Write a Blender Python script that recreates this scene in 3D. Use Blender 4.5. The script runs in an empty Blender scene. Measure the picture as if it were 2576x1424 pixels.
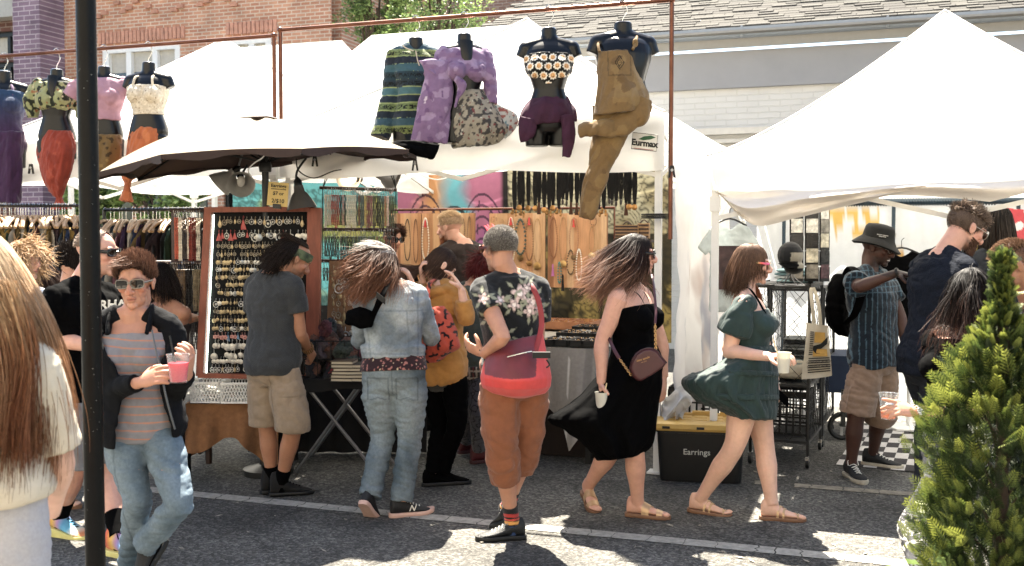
import bpy,bmesh,math,random
import numpy as np
from mathutils import Vector,Matrix,Quaternion
random.seed(7);RNG=np.random.default_rng(7)
R=math.radians
scene=bpy.context.scene
COL=scene.collection
# ---------------------------------------------------------------- camera
HC,F,CX,CY,HOR,YAW=1.62,2600.0,1288.0,712.0,600.0,19.4
PITCH=math.degrees(math.atan((CY-HOR)/F))
cd=bpy.data.cameras.new('camera');cam=bpy.data.objects.new('camera',cd);COL.objects.link(cam)
cd.sensor_width=36;cd.lens=36*F/2576;cd.clip_end=500;cd.clip_start=0.05
cd.dof.use_dof=True;cd.dof.focus_distance=6.0;cd.dof.aperture_fstop=4.5
cam.location=(0,0,HC);cam.rotation_euler=(R(90-PITCH),0,R(YAW))
scene.camera=cam
# ---------------------------------------------------------------- light
SUN_EL,SUN_DIR=61.0,(0.50,-0.866)
w=bpy.data.worlds.new('World');scene.world=w;w.use_nodes=True
nt=w.node_tree;sky=nt.nodes.new('ShaderNodeTexSky');sky.sky_type='NISHITA';sky.sun_disc=False
sun_az=math.atan2(-SUN_DIR[0],-SUN_DIR[1])
sky.sun_elevation=R(SUN_EL);sky.sun_rotation=sun_az
nt.links.new(sky.outputs[0],nt.nodes['Background'].inputs[0]);nt.nodes['Background'].inputs[1].default_value=0.06
sl=bpy.data.lights.new('sun','SUN');sl.energy=5.0;sl.angle=R(0.5);sl.color=(1,.94,.85)
so=bpy.data.objects.new('sun',sl);COL.objects.link(so)
_h=math.cos(R(SUN_EL));so.rotation_euler=Vector((SUN_DIR[0]*_h,SUN_DIR[1]*_h,-math.sin(R(SUN_EL)))).to_track_quat('-Z','Y').to_euler()
vs=scene.view_settings;vs.view_transform='Standard';vs.look='None';vs.gamma=1;vs.exposure=2.9;vs.use_white_balance=True;vs.white_balance_temperature=6900;vs.white_balance_tint=8
scene.cycles.use_denoising=True;scene.cycles.max_bounces=7;scene.cycles.transparent_max_bounces=8
scene.cycles.sample_clamp_indirect=8
# ---------------------------------------------------------------- pixel -> world (pixels of a 2576 wide picture)
CF=Vector((-math.sin(R(YAW))*math.cos(R(PITCH)),math.cos(R(YAW))*math.cos(R(PITCH)),-math.sin(R(PITCH))))
CR=Vector((math.cos(R(YAW)),math.sin(R(YAW)),0));CU=CR.cross(CF)
CH=Vector((-math.sin(R(YAW)),math.cos(R(YAW)),0));C0=Vector((0,0,HC));UP=Vector((0,0,1))
def ray(px,py):return CF+CR*((px-CX)/F)-CU*((py-CY)/F)
def at(px,py,d):return C0+ray(px,py)*d
def gnd(px,py,z=0.0):r=ray(px,py);return C0+r*((z-HC)/r.z)
def onY(px,py,Y):r=ray(px,py);return C0+r*(Y/r.y)
def onX(px,py,X):r=ray(px,py);return C0+r*(X/r.x)
def depth(p):return(Vector(p)-C0).dot(CF)
def facing(phi):return-CH*math.cos(R(phi))+CR*math.sin(R(phi))
# ---------------------------------------------------------------- materials
def lin(h):
 if isinstance(h,str):
  h=h.lstrip('#');c=[int(h[i:i+2],16)/255 for i in(0,2,4)]
  c=[x/12.92 if x<=.04045 else((x+.055)/1.055)**2.4 for x in c];g=.25*c[0]+.6*c[1]+.15*c[2];return tuple(g+(x-g)*.80 for x in c)
 return tuple(h)
MATS={}
def M(name,col='#808080',rough=.65,metal=0,var=.18,vs=14,bump=0,bs=300,attr=False,transl=0,emit=0,coat=0,trans=0,alpha=1,sss=0,spec=.4,stretch=None,sheen=0):
 if name in MATS:return MATS[name]
 m=bpy.data.materials.new(name);m.use_nodes=True;MATS[name]=m
 t=m.node_tree;N=t.nodes;L=t.links;b=N['Principled BSDF']
 b.inputs['Roughness'].default_value=rough;b.inputs['Metallic'].default_value=metal
 b.inputs['Specular IOR Level'].default_value=spec
 tc=N.new('ShaderNodeTexCoord');co=tc.outputs['Object']
 if stretch:
  mp=N.new('ShaderNodeMapping');mp.inputs['Scale'].default_value=stretch;L.new(co,mp.inputs['Vector']);co=mp.outputs[0]
 if attr:
  a=N.new('ShaderNodeAttribute');a.attribute_name='Col';src=a.outputs['Color']
 else:
  rgb=N.new('ShaderNodeRGB');rgb.outputs[0].default_value=(*lin(col),1);src=rgb.outputs[0]
 n=N.new('ShaderNodeTexNoise');n.inputs['Scale'].default_value=vs;n.inputs['Detail'].default_value=6;n.inputs['Roughness'].default_value=.65
 L.new(co,n.inputs['Vector'])
 mr=N.new('ShaderNodeMapRange');mr.inputs['From Min'].default_value=.3;mr.inputs['From Max'].default_value=.7
 mr.inputs['To Min'].default_value=1-var;mr.inputs['To Max'].default_value=1+var*.6
 L.new(n.outputs['Fac'],mr.inputs['Value'])
 mx=N.new('ShaderNodeMix');mx.data_type='RGBA';mx.blend_type='MULTIPLY';mx.inputs[0].default_value=1
 L.new(src,mx.inputs[6]);L.new(mr.outputs[0],mx.inputs[7]);col_out=mx.outputs[2]
 L.new(col_out,b.inputs['Base Color'])
 if bump:
  n2=N.new('ShaderNodeTexNoise');n2.inputs['Scale'].default_value=bs;n2.inputs['Detail'].default_value=3;L.new(co,n2.inputs['Vector'])
  bp=N.new('ShaderNodeBump');bp.inputs['Strength'].default_value=bump;bp.inputs['Distance'].default_value=.01
  L.new(n2.outputs['Fac'],bp.inputs['Height']);L.new(bp.outputs[0],b.inputs['Normal'])
 if coat:b.inputs['Coat Weight'].default_value=coat
 if sheen:b.inputs['Sheen Weight'].default_value=sheen
 if trans:b.inputs['Transmission Weight'].default_value=trans;b.inputs['IOR'].default_value=1.2
 if alpha<1:b.inputs['Alpha'].default_value=alpha
 if sss:
  b.inputs['Subsurface Weight'].default_value=sss;b.inputs['Subsurface Radius'].default_value=(1,.35,.2);b.inputs['Subsurface Scale'].default_value=.012
 if emit:L.new(col_out,b.inputs['Emission Color']);b.inputs['Emission Strength'].default_value=emit
 if transl:
  tl=N.new('ShaderNodeBsdfTranslucent');L.new(col_out,tl.inputs['Color']);ms=N.new('ShaderNodeMixShader');ms.inputs[0].default_value=transl
  L.new(b.outputs[0],ms.inputs[1]);L.new(tl.outputs[0],ms.inputs[2]);L.new(ms.outputs[0],N['Material Output'].inputs['Surface'])
 return m
 # ---------------------------------------------------------------- noise in numpy
_perm=RNG.permutation(256);_perm=np.concatenate([_perm,_perm,_perm]);_grad=RNG.normal(size=(256,3));_grad/=np.linalg.norm(_grad,axis=1)[:,None]
def pnoise(p):
 p=np.asarray(p,float);i=np.floor(p).astype(int);f=p-i;i&=255;u=f*f*f*(f*(f*6-15)+10);out=0
 for dx in(0,1):
  for dy in(0,1):
   for dz in(0,1):
    h=_perm[_perm[_perm[(i[:,0]+dx)&255]+((i[:,1]+dy)&255)]+((i[:,2]+dz)&255)]
    g=(_grad[h]*(f-np.array([dx,dy,dz]))).sum(1)
    wt=(u[:,0]if dx else 1-u[:,0])*(u[:,1]if dy else 1-u[:,1])*(u[:,2]if dz else 1-u[:,2])
    out=out+g*wt
 return out
def fbm(p,o=3):return sum(pnoise(np.asarray(p)*2**k+k*7.3)*.5**k for k in range(o))
# ---------------------------------------------------------------- mesh builder (world coordinates)
def offs(o):
 v=Vector((0,0,0))
 while o is not None:v+=o.location;o=o.parent
 return v
def ortho(t,hint):
 t=t.normalized();u=hint-t*hint.dot(t)
 if u.length<1e-5:u=t.orthogonal()
 return u.normalized()
def smooth_path(pts,n=6):
 P=[Vector(p)for p in pts]
 if len(P)<3:return[P[0].lerp(P[-1],i/n)for i in range(n+1)]
 out=[]
 for i in range(len(P)-1):
  a,b,c,d=P[max(i-1,0)],P[i],P[i+1],P[min(i+2,len(P)-1)]
  for k in range(n):
   s=k/n;out.append(.5*((2*b)+(c-a)*s+(2*a-5*b+4*c-d)*s*s+(3*b-a-3*c+d)*s**3))
 out.append(P[-1]);return out
def interp(vals,n=6):
 v=[Vector(x)if hasattr(x,'__len__')else Vector((x,x))for x in vals];v=[Vector((*x,0))if len(x)==2 else x for x in v]
 return smooth_path(v,n)
class MB:
 def __init__(s):s.v=[];s.f=[];s.m=[];s.mi=0
 def add(s,vs,fs,mi=None):
  k=len(s.v);s.v+=[tuple(x)for x in vs];s.f+=[tuple(i+k for i in f)for f in fs];s.m+=[s.mi if mi is None else mi]*len(fs);return s
 def box(s,c,size,X=None,Y=None,Z=None):
  X=Vector(X or(1,0,0));Z=Vector(Z or(0,0,1));Y=Vector(Y)if Y is not None else Z.cross(X);c=Vector(c)
  vs=[c+X*(sx*size[0]/2)+Y*(sy*size[1]/2)+Z*(sz*size[2]/2)for sx in(-1,1)for sy in(-1,1)for sz in(-1,1)]
  return s.add(vs,[(0,1,3,2),(4,6,7,5),(0,4,5,1),(2,3,7,6),(0,2,6,4),(1,5,7,3)])
 def bar(s,a,b,w,h=None,hint=None):
  a=Vector(a);b=Vector(b);t=b-a;u=ortho(t,Vector(hint)if hint else(UP if abs(t.normalized().z)<.9 else CR));z=t.normalized()
  return s.box((a+b)/2,(w,h or w,t.length),X=z.cross(u),Y=u,Z=z)
 def loft(s,C,rad,side=None,n=12,caps=True,pw=2.0,closed=False):
  C=[Vector(c)for c in C];m=len(C);rings=[];u=None
  for i in range(m):
   t=(C[(i+1)%m]-C[(i-1)%m])if closed else(C[min(i+1,m-1)]-C[max(i-1,0)])
   if t.length<1e-7:t=Vector((0,0,1))
   hint=(side[i]if isinstance(side,list)else side)if side is not None else(u if u is not None else(Vector((0,0,1))if abs(t.normalized().z)<.9 else Vector((1,0,0))))
   u=ortho(t,Vector(hint));v=t.normalized().cross(u)
   r=rad[i]if hasattr(rad,'__len__')else rad;a,b=(r[0],r[1])if hasattr(r,'__len__')else(r,r)
   ring=[]
   for k in range(n):
    th=2*math.pi*k/n;c0,s0=math.cos(th),math.sin(th)
    if pw!=2:c0=math.copysign(abs(c0)**(2/pw),c0);s0=math.copysign(abs(s0)**(2/pw),s0)
    ring.append(C[i]+u*a*c0+v*b*s0)
   rings.append(ring)
  return s.rings(rings,caps,closed)
 def rings(s,rings,caps=True,closed=False):
  n=len(rings[0]);m=len(rings);vs=[p for r in rings for p in r];fs=[]
  for i in range(m if closed else m-1):
   for k in range(n):fs.append((i*n+k,i*n+(k+1)%n,((i+1)%m)*n+(k+1)%n,((i+1)%m)*n+k))
  if caps and not closed:fs+=[tuple(range(n-1,-1,-1)),tuple((m-1)*n+k for k in range(n))]
  return s.add(vs,fs)
 def tube(s,pts,r,n=6,sm=0,caps=True,closed=False):
  P=smooth_path(pts,sm)if sm else[Vector(p)for p in pts]
  if hasattr(r,'__len__'):
   q=r;r=[q[0]+(q[-1]-q[0])*i/(len(P)-1)for i in range(len(P))]if len(q)==2 else[float(np.interp(i/(len(P)-1),np.linspace(0,1,len(q)),q))for i in range(len(P))]
  return s.loft(P,r,None,n,caps,2,closed)
 def ell(s,c,r,X=None,Y=None,Z=None,n=16,m=10):
  c=Vector(c);X=Vector(X or(1,0,0));Y=Vector(Y or(0,1,0));Z=Vector(Z or(0,0,1));rg=[]
  for i in range(m+1):
   ph= -math.pi/2+math.pi*i/m;ph=max(min(ph,1.55),-1.55)
   rg.append([c+X*(r[0]*math.cos(ph)*math.cos(2*math.pi*k/n))+Y*(r[1]*math.cos(ph)*math.sin(2*math.pi*k/n))+Z*(r[2]*math.sin(ph))for k in range(n)])
  return s.rings(rg)
 def lathe(s,c,prof,n=16,Z=None,caps=True):
  Z=Vector(Z or(0,0,1));X=ortho(Z,Vector((1,0,.01)));Y=Z.cross(X);c=Vector(c)
  return s.rings([[c+Z*h+X*(r*math.cos(2*math.pi*k/n))+Y*(r*math.sin(2*math.pi*k/n))for k in range(n)]for r,h in prof],caps)
 def grid(s,fn,nu,nv,th=0):
  vs=[fn(i/nu,j/nv)for j in range(nv+1)for i in range(nu+1)]
  return s.add(vs,[(j*(nu+1)+i,j*(nu+1)+i+1,(j+1)*(nu+1)+i+1,(j+1)*(nu+1)+i)for j in range(nv)for i in range(nu)])
 def poly(s,pts,th,nrm):
  nrm=Vector(nrm).normalized();n=len(pts);a=[Vector(p)-nrm*th/2 for p in pts];b=[Vector(p)+nrm*th/2 for p in pts]
  return s.add(a+b,[tuple(range(n-1,-1,-1)),tuple(range(n,2*n))]+[(k,(k+1)%n,n+(k+1)%n,n+k)for k in range(n)])
 def text(s,txt,size,o,X,Y,ext=.001,align='CENTER',shear=0,bold=0):
  cu=bpy.data.curves.new('lettering','FONT');cu.body=txt;cu.size=size;cu.extrude=ext;cu.align_x=align;cu.align_y='CENTER';cu.resolution_u=3;cu.shear=shear;cu.offset=bold
  ob=bpy.data.objects.new('lettering',cu);COL.objects.link(ob);me=bpy.data.meshes.new_from_object(ob.evaluated_get(bpy.context.evaluated_depsgraph_get()))
  X=Vector(X).normalized();Y=Vector(Y).normalized();Z=X.cross(Y);o=Vector(o)
  s.add([o+X*v.co.x+Y*v.co.y+Z*v.co.z for v in me.vertices],[tuple(p.vertices)for p in me.polygons])
  bpy.data.objects.remove(ob);bpy.data.curves.remove(cu);bpy.data.meshes.remove(me);return s
 def arr(s):return np.array(s.v,float)
 def build(s,name,mat,parent=None,smooth=True,label=None,cat=None,group=None,kind=None,cols=None,org=None,angle=40):
  V=np.array(s.v,float)
  if parent is not None:o=offs(parent)
  elif org is not None:o=Vector(org)
  else:lo,hi=V.min(0),V.max(0);o=Vector(((lo[0]+hi[0])/2,(lo[1]+hi[1])/2,lo[2]))
  me=bpy.data.meshes.new(name);me.from_pydata((V-np.array(o)).tolist(),[],s.f);me.update()
  for m_ in(mat if isinstance(mat,(list,tuple))else[mat]):me.materials.append(m_)
  if any(s.m):me.polygons.foreach_set('material_index',s.m)
  if smooth:
   me.polygons.foreach_set('use_smooth',[True]*len(me.polygons))
   if angle:
    try:me.set_sharp_from_angle(angle=R(angle))
    except Exception:pass
  if cols is not None:
   ca=me.color_attributes.new('Col','FLOAT_COLOR','POINT');c=np.ones((len(V),4),np.float32);c[:,:3]=cols(V)if callable(cols)else cols
   ca.data.foreach_set('color',c.ravel())
  ob=bpy.data.objects.new(name,me);COL.objects.link(ob)
  if parent is not None:ob.parent=parent
  else:ob.location=o
  return tag(ob,label,cat,group,kind)
def tag(o,label=None,cat=None,group=None,kind=None):
 if label:o['label']=label
 if cat:o['category']=cat
 if group:o['group']=group
 if kind:o['kind']=kind
 return o
def thing(name,label,cat,loc,group=None):
 o=bpy.data.objects.new(name,None);COL.objects.link(o);o.location=loc;o.empty_display_size=.1
 return tag(o,label,cat,group)
def struct(name,mb,mat,**k):return mb.build(name,mat,kind='structure',**k)
def dup(root,loc,rotz=0,label=None,scale=None):
 r=root.copy();COL.objects.link(r);r.location=loc;r.rotation_euler=(0,0,rotz)
 if scale:r.scale=scale
 if label:r['label']=label
 for ch in list(root.children):
  c=ch.copy();COL.objects.link(c);c.parent=r
  for g in ch.children:d=g.copy();COL.objects.link(d);d.parent=c
 return r
def remesh(mb,vox,smooth=4,fac=.5):
 me=bpy.data.meshes.new('skin');me.from_pydata(mb.v,[],mb.f);me.update()
 ob=bpy.data.objects.new('skin',me);COL.objects.link(ob)
 m=ob.modifiers.new('r','REMESH');m.mode='VOXEL';m.voxel_size=vox;m.adaptivity=0
 if smooth:s=ob.modifiers.new('s','SMOOTH');s.iterations=smooth;s.factor=fac
 ev=ob.evaluated_get(bpy.context.evaluated_depsgraph_get());me2=bpy.data.meshes.new_from_object(ev)
 V=np.empty(len(me2.vertices)*3,np.float32);me2.vertices.foreach_get('co',V);V=V.reshape(-1,3).astype(float)
 Nn=np.empty(len(me2.vertices)*3,np.float32);me2.vertices.foreach_get('normal',Nn);Nn=Nn.reshape(-1,3).astype(float)
 out=MB();out.v=[tuple(x)for x in V];out.f=[tuple(p.vertices)for p in me2.polygons];out.m=[0]*len(out.f);out.n=Nn
 bpy.data.objects.remove(ob);bpy.data.meshes.remove(me);bpy.data.meshes.remove(me2)
 return out
def wrinkle(mb,amp=.006,freq=(7,7,12),tilt=.4,seed=0.,fine=.35):
 V=mb.arr();p=V.copy();c,s=math.cos(tilt),math.sin(tilt)
 q=np.stack([p[:,0]*c-p[:,2]*s,p[:,1],p[:,0]*s+p[:,2]*c],1)*np.array(freq)*1.45+seed
 q=q+.6*np.stack([pnoise(q*.5+3),pnoise(q*.5+9),pnoise(q*.5+17)],1)
 h=np.abs(pnoise(q))*2.2-.45+fine*(np.abs(pnoise(q*2.1+5))*2-.4)
 mb.v=[tuple(x)for x in V+mb.n*(amp*h)[:,None]];return mb
 # ================================================================ materials of the setting
def brick_mat(name,c1,c2,mortar,bw=.21,bh=.072,var=.25,rough=.85,msize=.012,axes='xz'):
 m=bpy.data.materials.new(name);m.use_nodes=True;N=m.node_tree.nodes;L=m.node_tree.links;b=N['Principled BSDF'];b.inputs['Roughness'].default_value=rough
 tc=N.new('ShaderNodeTexCoord');sp=N.new('ShaderNodeSeparateXYZ');cb=N.new('ShaderNodeCombineXYZ');L.new(tc.outputs['Object'],sp.inputs[0])
 L.new(sp.outputs[0],cb.inputs[0]);L.new(sp.outputs[2 if axes=='xz' else 1],cb.inputs[1])
 br=N.new('ShaderNodeTexBrick');br.inputs['Scale'].default_value=1;br.inputs['Brick Width'].default_value=bw;br.inputs['Row Height'].default_value=bh
 br.inputs['Mortar Size'].default_value=msize;br.inputs['Mortar Smooth'].default_value=.3;br.inputs['Color1'].default_value=(*lin(c1),1);br.inputs['Color2'].default_value=(*lin(c2),1);br.inputs['Mortar'].default_value=(*lin(mortar),1);br.inputs['Bias'].default_value= -.1
 L.new(cb.outputs[0],br.inputs['Vector']);n=N.new('ShaderNodeTexNoise');n.inputs['Scale'].default_value=2.2;n.inputs['Detail'].default_value=8;L.new(tc.outputs['Object'],n.inputs['Vector'])
 mr=N.new('ShaderNodeMapRange');mr.inputs['From Min'].default_value=.3;mr.inputs['From Max'].default_value=.7;mr.inputs['To Min'].default_value=1-var;mr.inputs['To Max'].default_value=1+var*.5;L.new(n.outputs[0],mr.inputs[0])
 mx=N.new('ShaderNodeMix');mx.data_type='RGBA';mx.blend_type='MULTIPLY';mx.inputs[0].default_value=1;L.new(br.outputs[0],mx.inputs[6]);L.new(mr.outputs[0],mx.inputs[7]);L.new(mx.outputs[2],b.inputs['Base Color'])
 bp=N.new('ShaderNodeBump');bp.inputs['Strength'].default_value=.6;bp.inputs['Distance'].default_value=.02;bp.invert=True;L.new(br.outputs[1],bp.inputs['Height']);L.new(bp.outputs[0],b.inputs['Normal'])
 return m
def asphalt_mat():
 m=bpy.data.materials.new('asphalt');m.use_nodes=True;N=m.node_tree.nodes;L=m.node_tree.links;b=N['Principled BSDF'];b.inputs['Roughness'].default_value=.85;b.inputs['Specular IOR Level'].default_value=.25
 tc=N.new('ShaderNodeTexCoord')
 v=N.new('ShaderNodeTexVoronoi');v.inputs['Scale'].default_value=70;L.new(tc.outputs['Object'],v.inputs['Vector'])
 n=N.new('ShaderNodeTexNoise');n.inputs['Scale'].default_value=120;n.inputs['Detail'].default_value=4;L.new(tc.outputs['Object'],n.inputs['Vector'])
 n2=N.new('ShaderNodeTexNoise');n2.inputs['Scale'].default_value=1.1;n2.inputs['Detail'].default_value=7;L.new(tc.outputs['Object'],n2.inputs['Vector'])
 sep=N.new('ShaderNodeSeparateColor');L.new(v.outputs['Color'],sep.inputs[0])
 cr=N.new('ShaderNodeValToRGB');L.new(sep.outputs[0],cr.inputs[0]);e=cr.color_ramp.elements
 e[0].color=(.042,.040,.037,1);e[1].color=(.165,.157,.142,1);k=e.new(.55);k.color=(.077,.074,.067,1)
 mr=N.new('ShaderNodeMapRange');mr.inputs['From Min'].default_value=.35;mr.inputs['From Max'].default_value=.65;mr.inputs['To Min'].default_value=.55;mr.inputs['To Max'].default_value=1.25;L.new(n2.outputs[0],mr.inputs[0])
 mr2=N.new('ShaderNodeMapRange');mr2.inputs['From Min'].default_value=.3;mr2.inputs['From Max'].default_value=.7;mr2.inputs['To Min'].default_value=.72;mr2.inputs['To Max'].default_value=1.28;L.new(n.outputs[0],mr2.inputs[0])
 mu=N.new('ShaderNodeMath');mu.operation='MULTIPLY';L.new(mr.outputs[0],mu.inputs[0]);L.new(mr2.outputs[0],mu.inputs[1])
 mx=N.new('ShaderNodeMix');mx.data_type='RGBA';mx.blend_type='MULTIPLY';mx.inputs[0].default_value=1;L.new(cr.outputs[0],mx.inputs[6]);L.new(mu.outputs[0],mx.inputs[7]);L.new(mx.outputs[2],b.inputs['Base Color'])
 wv=N.new('ShaderNodeTexNoise');wv.inputs['Scale'].default_value=2.5;wv.inputs['Detail'].default_value=5;L.new(tc.outputs['Object'],wv.inputs['Vector']);ad=N.new('ShaderNodeVectorMath');ad.operation='MULTIPLY_ADD';ad.inputs[1].default_value=(.5,.5,0);L.new(wv.outputs['Color'],ad.inputs[0]);L.new(tc.outputs['Object'],ad.inputs[2])
 ck=N.new('ShaderNodeTexVoronoi');ck.feature='DISTANCE_TO_EDGE';ck.inputs['Scale'].default_value=.55;L.new(ad.outputs[0],ck.inputs['Vector']);cm=N.new('ShaderNodeMapRange');cm.inputs['From Min'].default_value=.002;cm.inputs['From Max'].default_value=.007;cm.inputs['To Min'].default_value=.62;L.new(ck.outputs['Distance'],cm.inputs[0])
 m2=N.new('ShaderNodeMix');m2.data_type='RGBA';m2.blend_type='MULTIPLY';m2.inputs[0].default_value=1;L.new(mx.outputs[2],m2.inputs[6]);L.new(cm.outputs[0],m2.inputs[7]);L.new(m2.outputs[2],b.inputs['Base Color'])
 bp=N.new('ShaderNodeBump');bp.inputs['Strength'].default_value=.7;bp.inputs['Distance'].default_value=.012;L.new(v.outputs['Distance'],bp.inputs['Height']);L.new(bp.outputs[0],b.inputs['Normal'])
 return m
tent_mat=M('tent_fabric','#f0efeb',rough=.7,var=.05,vs=3,transl=.42)
wall_film=M('tent_wall_film','#e9e7e6',rough=.5,var=.08,vs=2,transl=.5)
white_steel=M('white_steel','#d8d7d2',rough=.4,var=.06)
black_metal=M('black_metal','#101112',rough=.38,var=.2)
copper=M('copper_pipe','#6b3f2d',rough=.35,metal=.85,var=.35,vs=9)
wood_red=M('red_wood','#8a3f22',rough=.5,var=.3,vs=5,stretch=(6,6,1))
dark_wood=M('dark_wood','#3a2218',rough=.45,var=.3)
glass_dark=M('window_glass','#39474f',rough=.06,var=.3,vs=1.2,spec=.8)
white_paint=M('white_paint','#e4e3df',rough=.5,var=.06)
def bark():return M('bark','#4a3a2c',rough=.9,var=.35,bump=.5,bs=60)
# ================================================================ ground
g=MB();S=60;g.add([(-S,-S,0),(S,-S,0),(S,S,0),(-S,S,0)],[(0,1,2,3)]);struct('road',g,asphalt_mat(),smooth=False)
def stripe(Y,x0,x1,wd,worn):
 g=MB();x=x0;rnd=random.Random(int(Y*100))
 while x<x1:
  L=rnd.uniform(.09,.24);e=.006;n=4;gap=rnd.choice([.003,.005,.008,.012])
  j=[rnd.uniform(-.012,.012)for _ in range(n+1)];j2=[rnd.uniform(-.012,.012)for _ in range(n+1)]if x==x0 else jl
  lo=[Vector((x+gap/2+j2[k],Y-wd/2+wd*k/n+rnd.uniform(-e,e)*.5,.004))for k in range(n+1)];hi=[Vector((x+L-gap/2+j[k],Y-wd/2+wd*k/n+rnd.uniform(-e,e)*.5,.004))for k in range(n+1)]
  jl=j
  if rnd.random()>worn:g.add(lo+hi,[(k,n+1+k,n+2+k,k+1)for k in range(n)])
  elif rnd.random()>.3:
   for k in range(n):
    if rnd.random()>.4:g.add([lo[k],hi[k],hi[k+1],lo[k+1]],[(0,1,2,3)])
  x+=L
 return g
YS1=gnd(1288,1322).y;YS2=gnd(2080,1228).y
struct('road_marking',stripe(YS1,-9,6,.115,0),M('road_paint','#9c978c',rough=.8,var=.4,vs=22,bump=.4,bs=120),smooth=False)
struct('road_marking',stripe(YS2,-1.05,1.95,.105,.45),M('worn_road_paint','#857c6b',rough=.85,var=.5,vs=16,bump=.4,bs=120),smooth=False)
g=MB();g.box((0,17.2,.06),(70,1.6,.12));struct('pavement',g,M('concrete','#8d8880',rough=.85,var=.2,bump=.3,bs=80),smooth=False)
g=MB();rl=random.Random(77)
for k in range(70):
 p=gnd(rl.uniform(300,2350),rl.uniform(1180,1420));a=rl.uniform(0,3.1);l_,w_=rl.uniform(.006,.03),rl.uniform(.003,.012);X=Vector((math.cos(a),math.sin(a),rl.uniform(-.1,.1)));Y=UP.cross(X);g.add([p-X*l_+UP*.006,p-Y*w_+UP*.007,p+X*l_+UP*.009,p+Y*w_+UP*.006],[(0,1,2,3)])
g.build('litter',M('litter_paper','#8f8676',rough=.8,var=.6,vs=3),kind='stuff',smooth=False)
# ================================================================ tents
def roof_grid(x0,x1,y0,y1,ze,zp,sag=.10,exp=1.12,n=24):
 cx,cy,hx,hy=(x0+x1)/2,(y0+y1)/2,(x1-x0)/2,(y1-y0)/2;b=MB()
 for k in range(4):
  def fn(u,v):
   a=(2*u-1)*v;x,y=((a,-v),(v,a),(-a,v),(-v,-a))[k];z=ze+(zp-ze)*(max(0,1-v)**exp)-sag*(1-(2*u-1)**2)*math.sin(math.pi*min(1,v))*.8
   return Vector((cx+hx*x,cy+hy*y,z+.02*float(pnoise(np.array([[x*3+cx,y*3,1.3]]))[0])*math.sin(math.pi*v)))
  b.grid(fn,n,n)
 return b
def valance(x0,x1,y0,y1,zt,zb,wav=.012,sag=.0):
 b=MB();P=[(x0,y0),(x1,y0),(x1,y1),(x0,y1),(x0,y0)]
 for i in range(4):
  a=Vector((*P[i],0));c=Vector((*P[i+1],0));nrm=(c-a).normalized().cross(UP)
  def fn(u,v):
   s=math.sin(math.pi*u);p=a.lerp(c,u)+nrm*(wav*math.sin(u*17+i)*v+.03*v*s+.01);z=zt+(zb-zt)*v-sag*s*v-.02*v*math.sin(u*9+i*2)
   return Vector((p.x,p.y,z))
  b.grid(fn,30,6)
 return b
def make_tent(label,x0,x1,y0,y1,zt,zb,zp,group='white market tents',front=True,exp=1.12,sag=.1):
 t=thing('market_tent',label,'tent',((x0+x1)/2,(y0+y1)/2,0),group)
 roof_grid(x0,x1,y0,y1,zt,zp,sag,exp).build('roof',tent_mat,t,angle=60)
 valance(x0,x1,y0,y1,zt-.004,zb).build('valance',tent_mat,t)
 b=MB();cx_,cy_=(x0+x1)/2,(y0+y1)/2
 for(x,y)in((x0,y0),(x1,y0),(x1,y1),(x0,y1)):b.tube([Vector((cx_+(x-cx_)*v,cy_+(y-cy_)*v,zt+(zp-zt)*(max(0,1-v)**exp)+.004))for v in(k/14 for k in range(15))],.009,6)
 b.build('ridge_seam',M('seam_tape','#c9c7c1',rough=.8),t)
 i=.05
 for x in(x0+i,x1-i):
  for y in(y0+i,y1-i):
   b=MB();b.box((x,y,(zt-.03)/2),(.045,.045,zt-.03));b.box((x,y,zt-.32),(.066,.066,.10));b.box((x,y,.012),(.12,.12,.012));b.build('leg',white_steel,t,smooth=False)
 b=MB()
 for(p,q)in[((x0+i,y0+i),(x1-i,y0+i)),((x1-i,y0+i),(x1-i,y1-i)),((x1-i,y1-i),(x0+i,y1-i)),((x0+i,y1-i),(x0+i,y0+i))]:
  p=Vector((*p,0));q=Vector((*q,0));n=2;off=(q-p).normalized().cross(UP)*.012
  for k in range(n):
   a=p.lerp(q,k/n);c=p.lerp(q,(k+1)/n);lo,hi=Vector((0,0,zt-.42)),Vector((0,0,zt-.06))
   b.bar(a+lo+off,c+hi+off,.018,.03);b.bar(a+hi-off,c+lo-off,.018,.03)
 c=Vector(((x0+x1)/2,(y0+y1)/2,0))
 for(x,y)in[(x0+i,y0+i),(x1-i,y0+i),(x1-i,y1-i),(x0+i,y1-i)]:
  p=Vector((x,y,zt-.1));m=p.lerp(c+UP*(zt+.05),.5);b.bar(p,m,.02,.03);b.bar(m,c+UP*(zt+.12),.02,.03)
 b.bar(c+UP*(zt-.1),c+UP*(zp-.04),.03);b.build('truss',white_steel,t,smooth=False)
 return t
TX=[-7.40,-4.36,-1.355,-1.07,1.99];TY0,TY1=6.95,10.0
tent_l=make_tent('white canopy tent over the clothes racks at the left, its peak against the brick building',TX[0],TX[1]-.02,TY0,TY1,2.45,2.12,3.52)
tent_m=make_tent('large white tent sheltering the jewellery stall, with the green leaf logo on its valance',TX[1]+.02,TX[2],TY0,TY1,2.47,2.09,3.50)
tent_r=make_tent('white tent with the pointed peak at the right, over the shirt and tote bag stall',TX[3],TX[4],TY0,TY1,2.17,1.94,3.33,exp=1.25)
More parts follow.
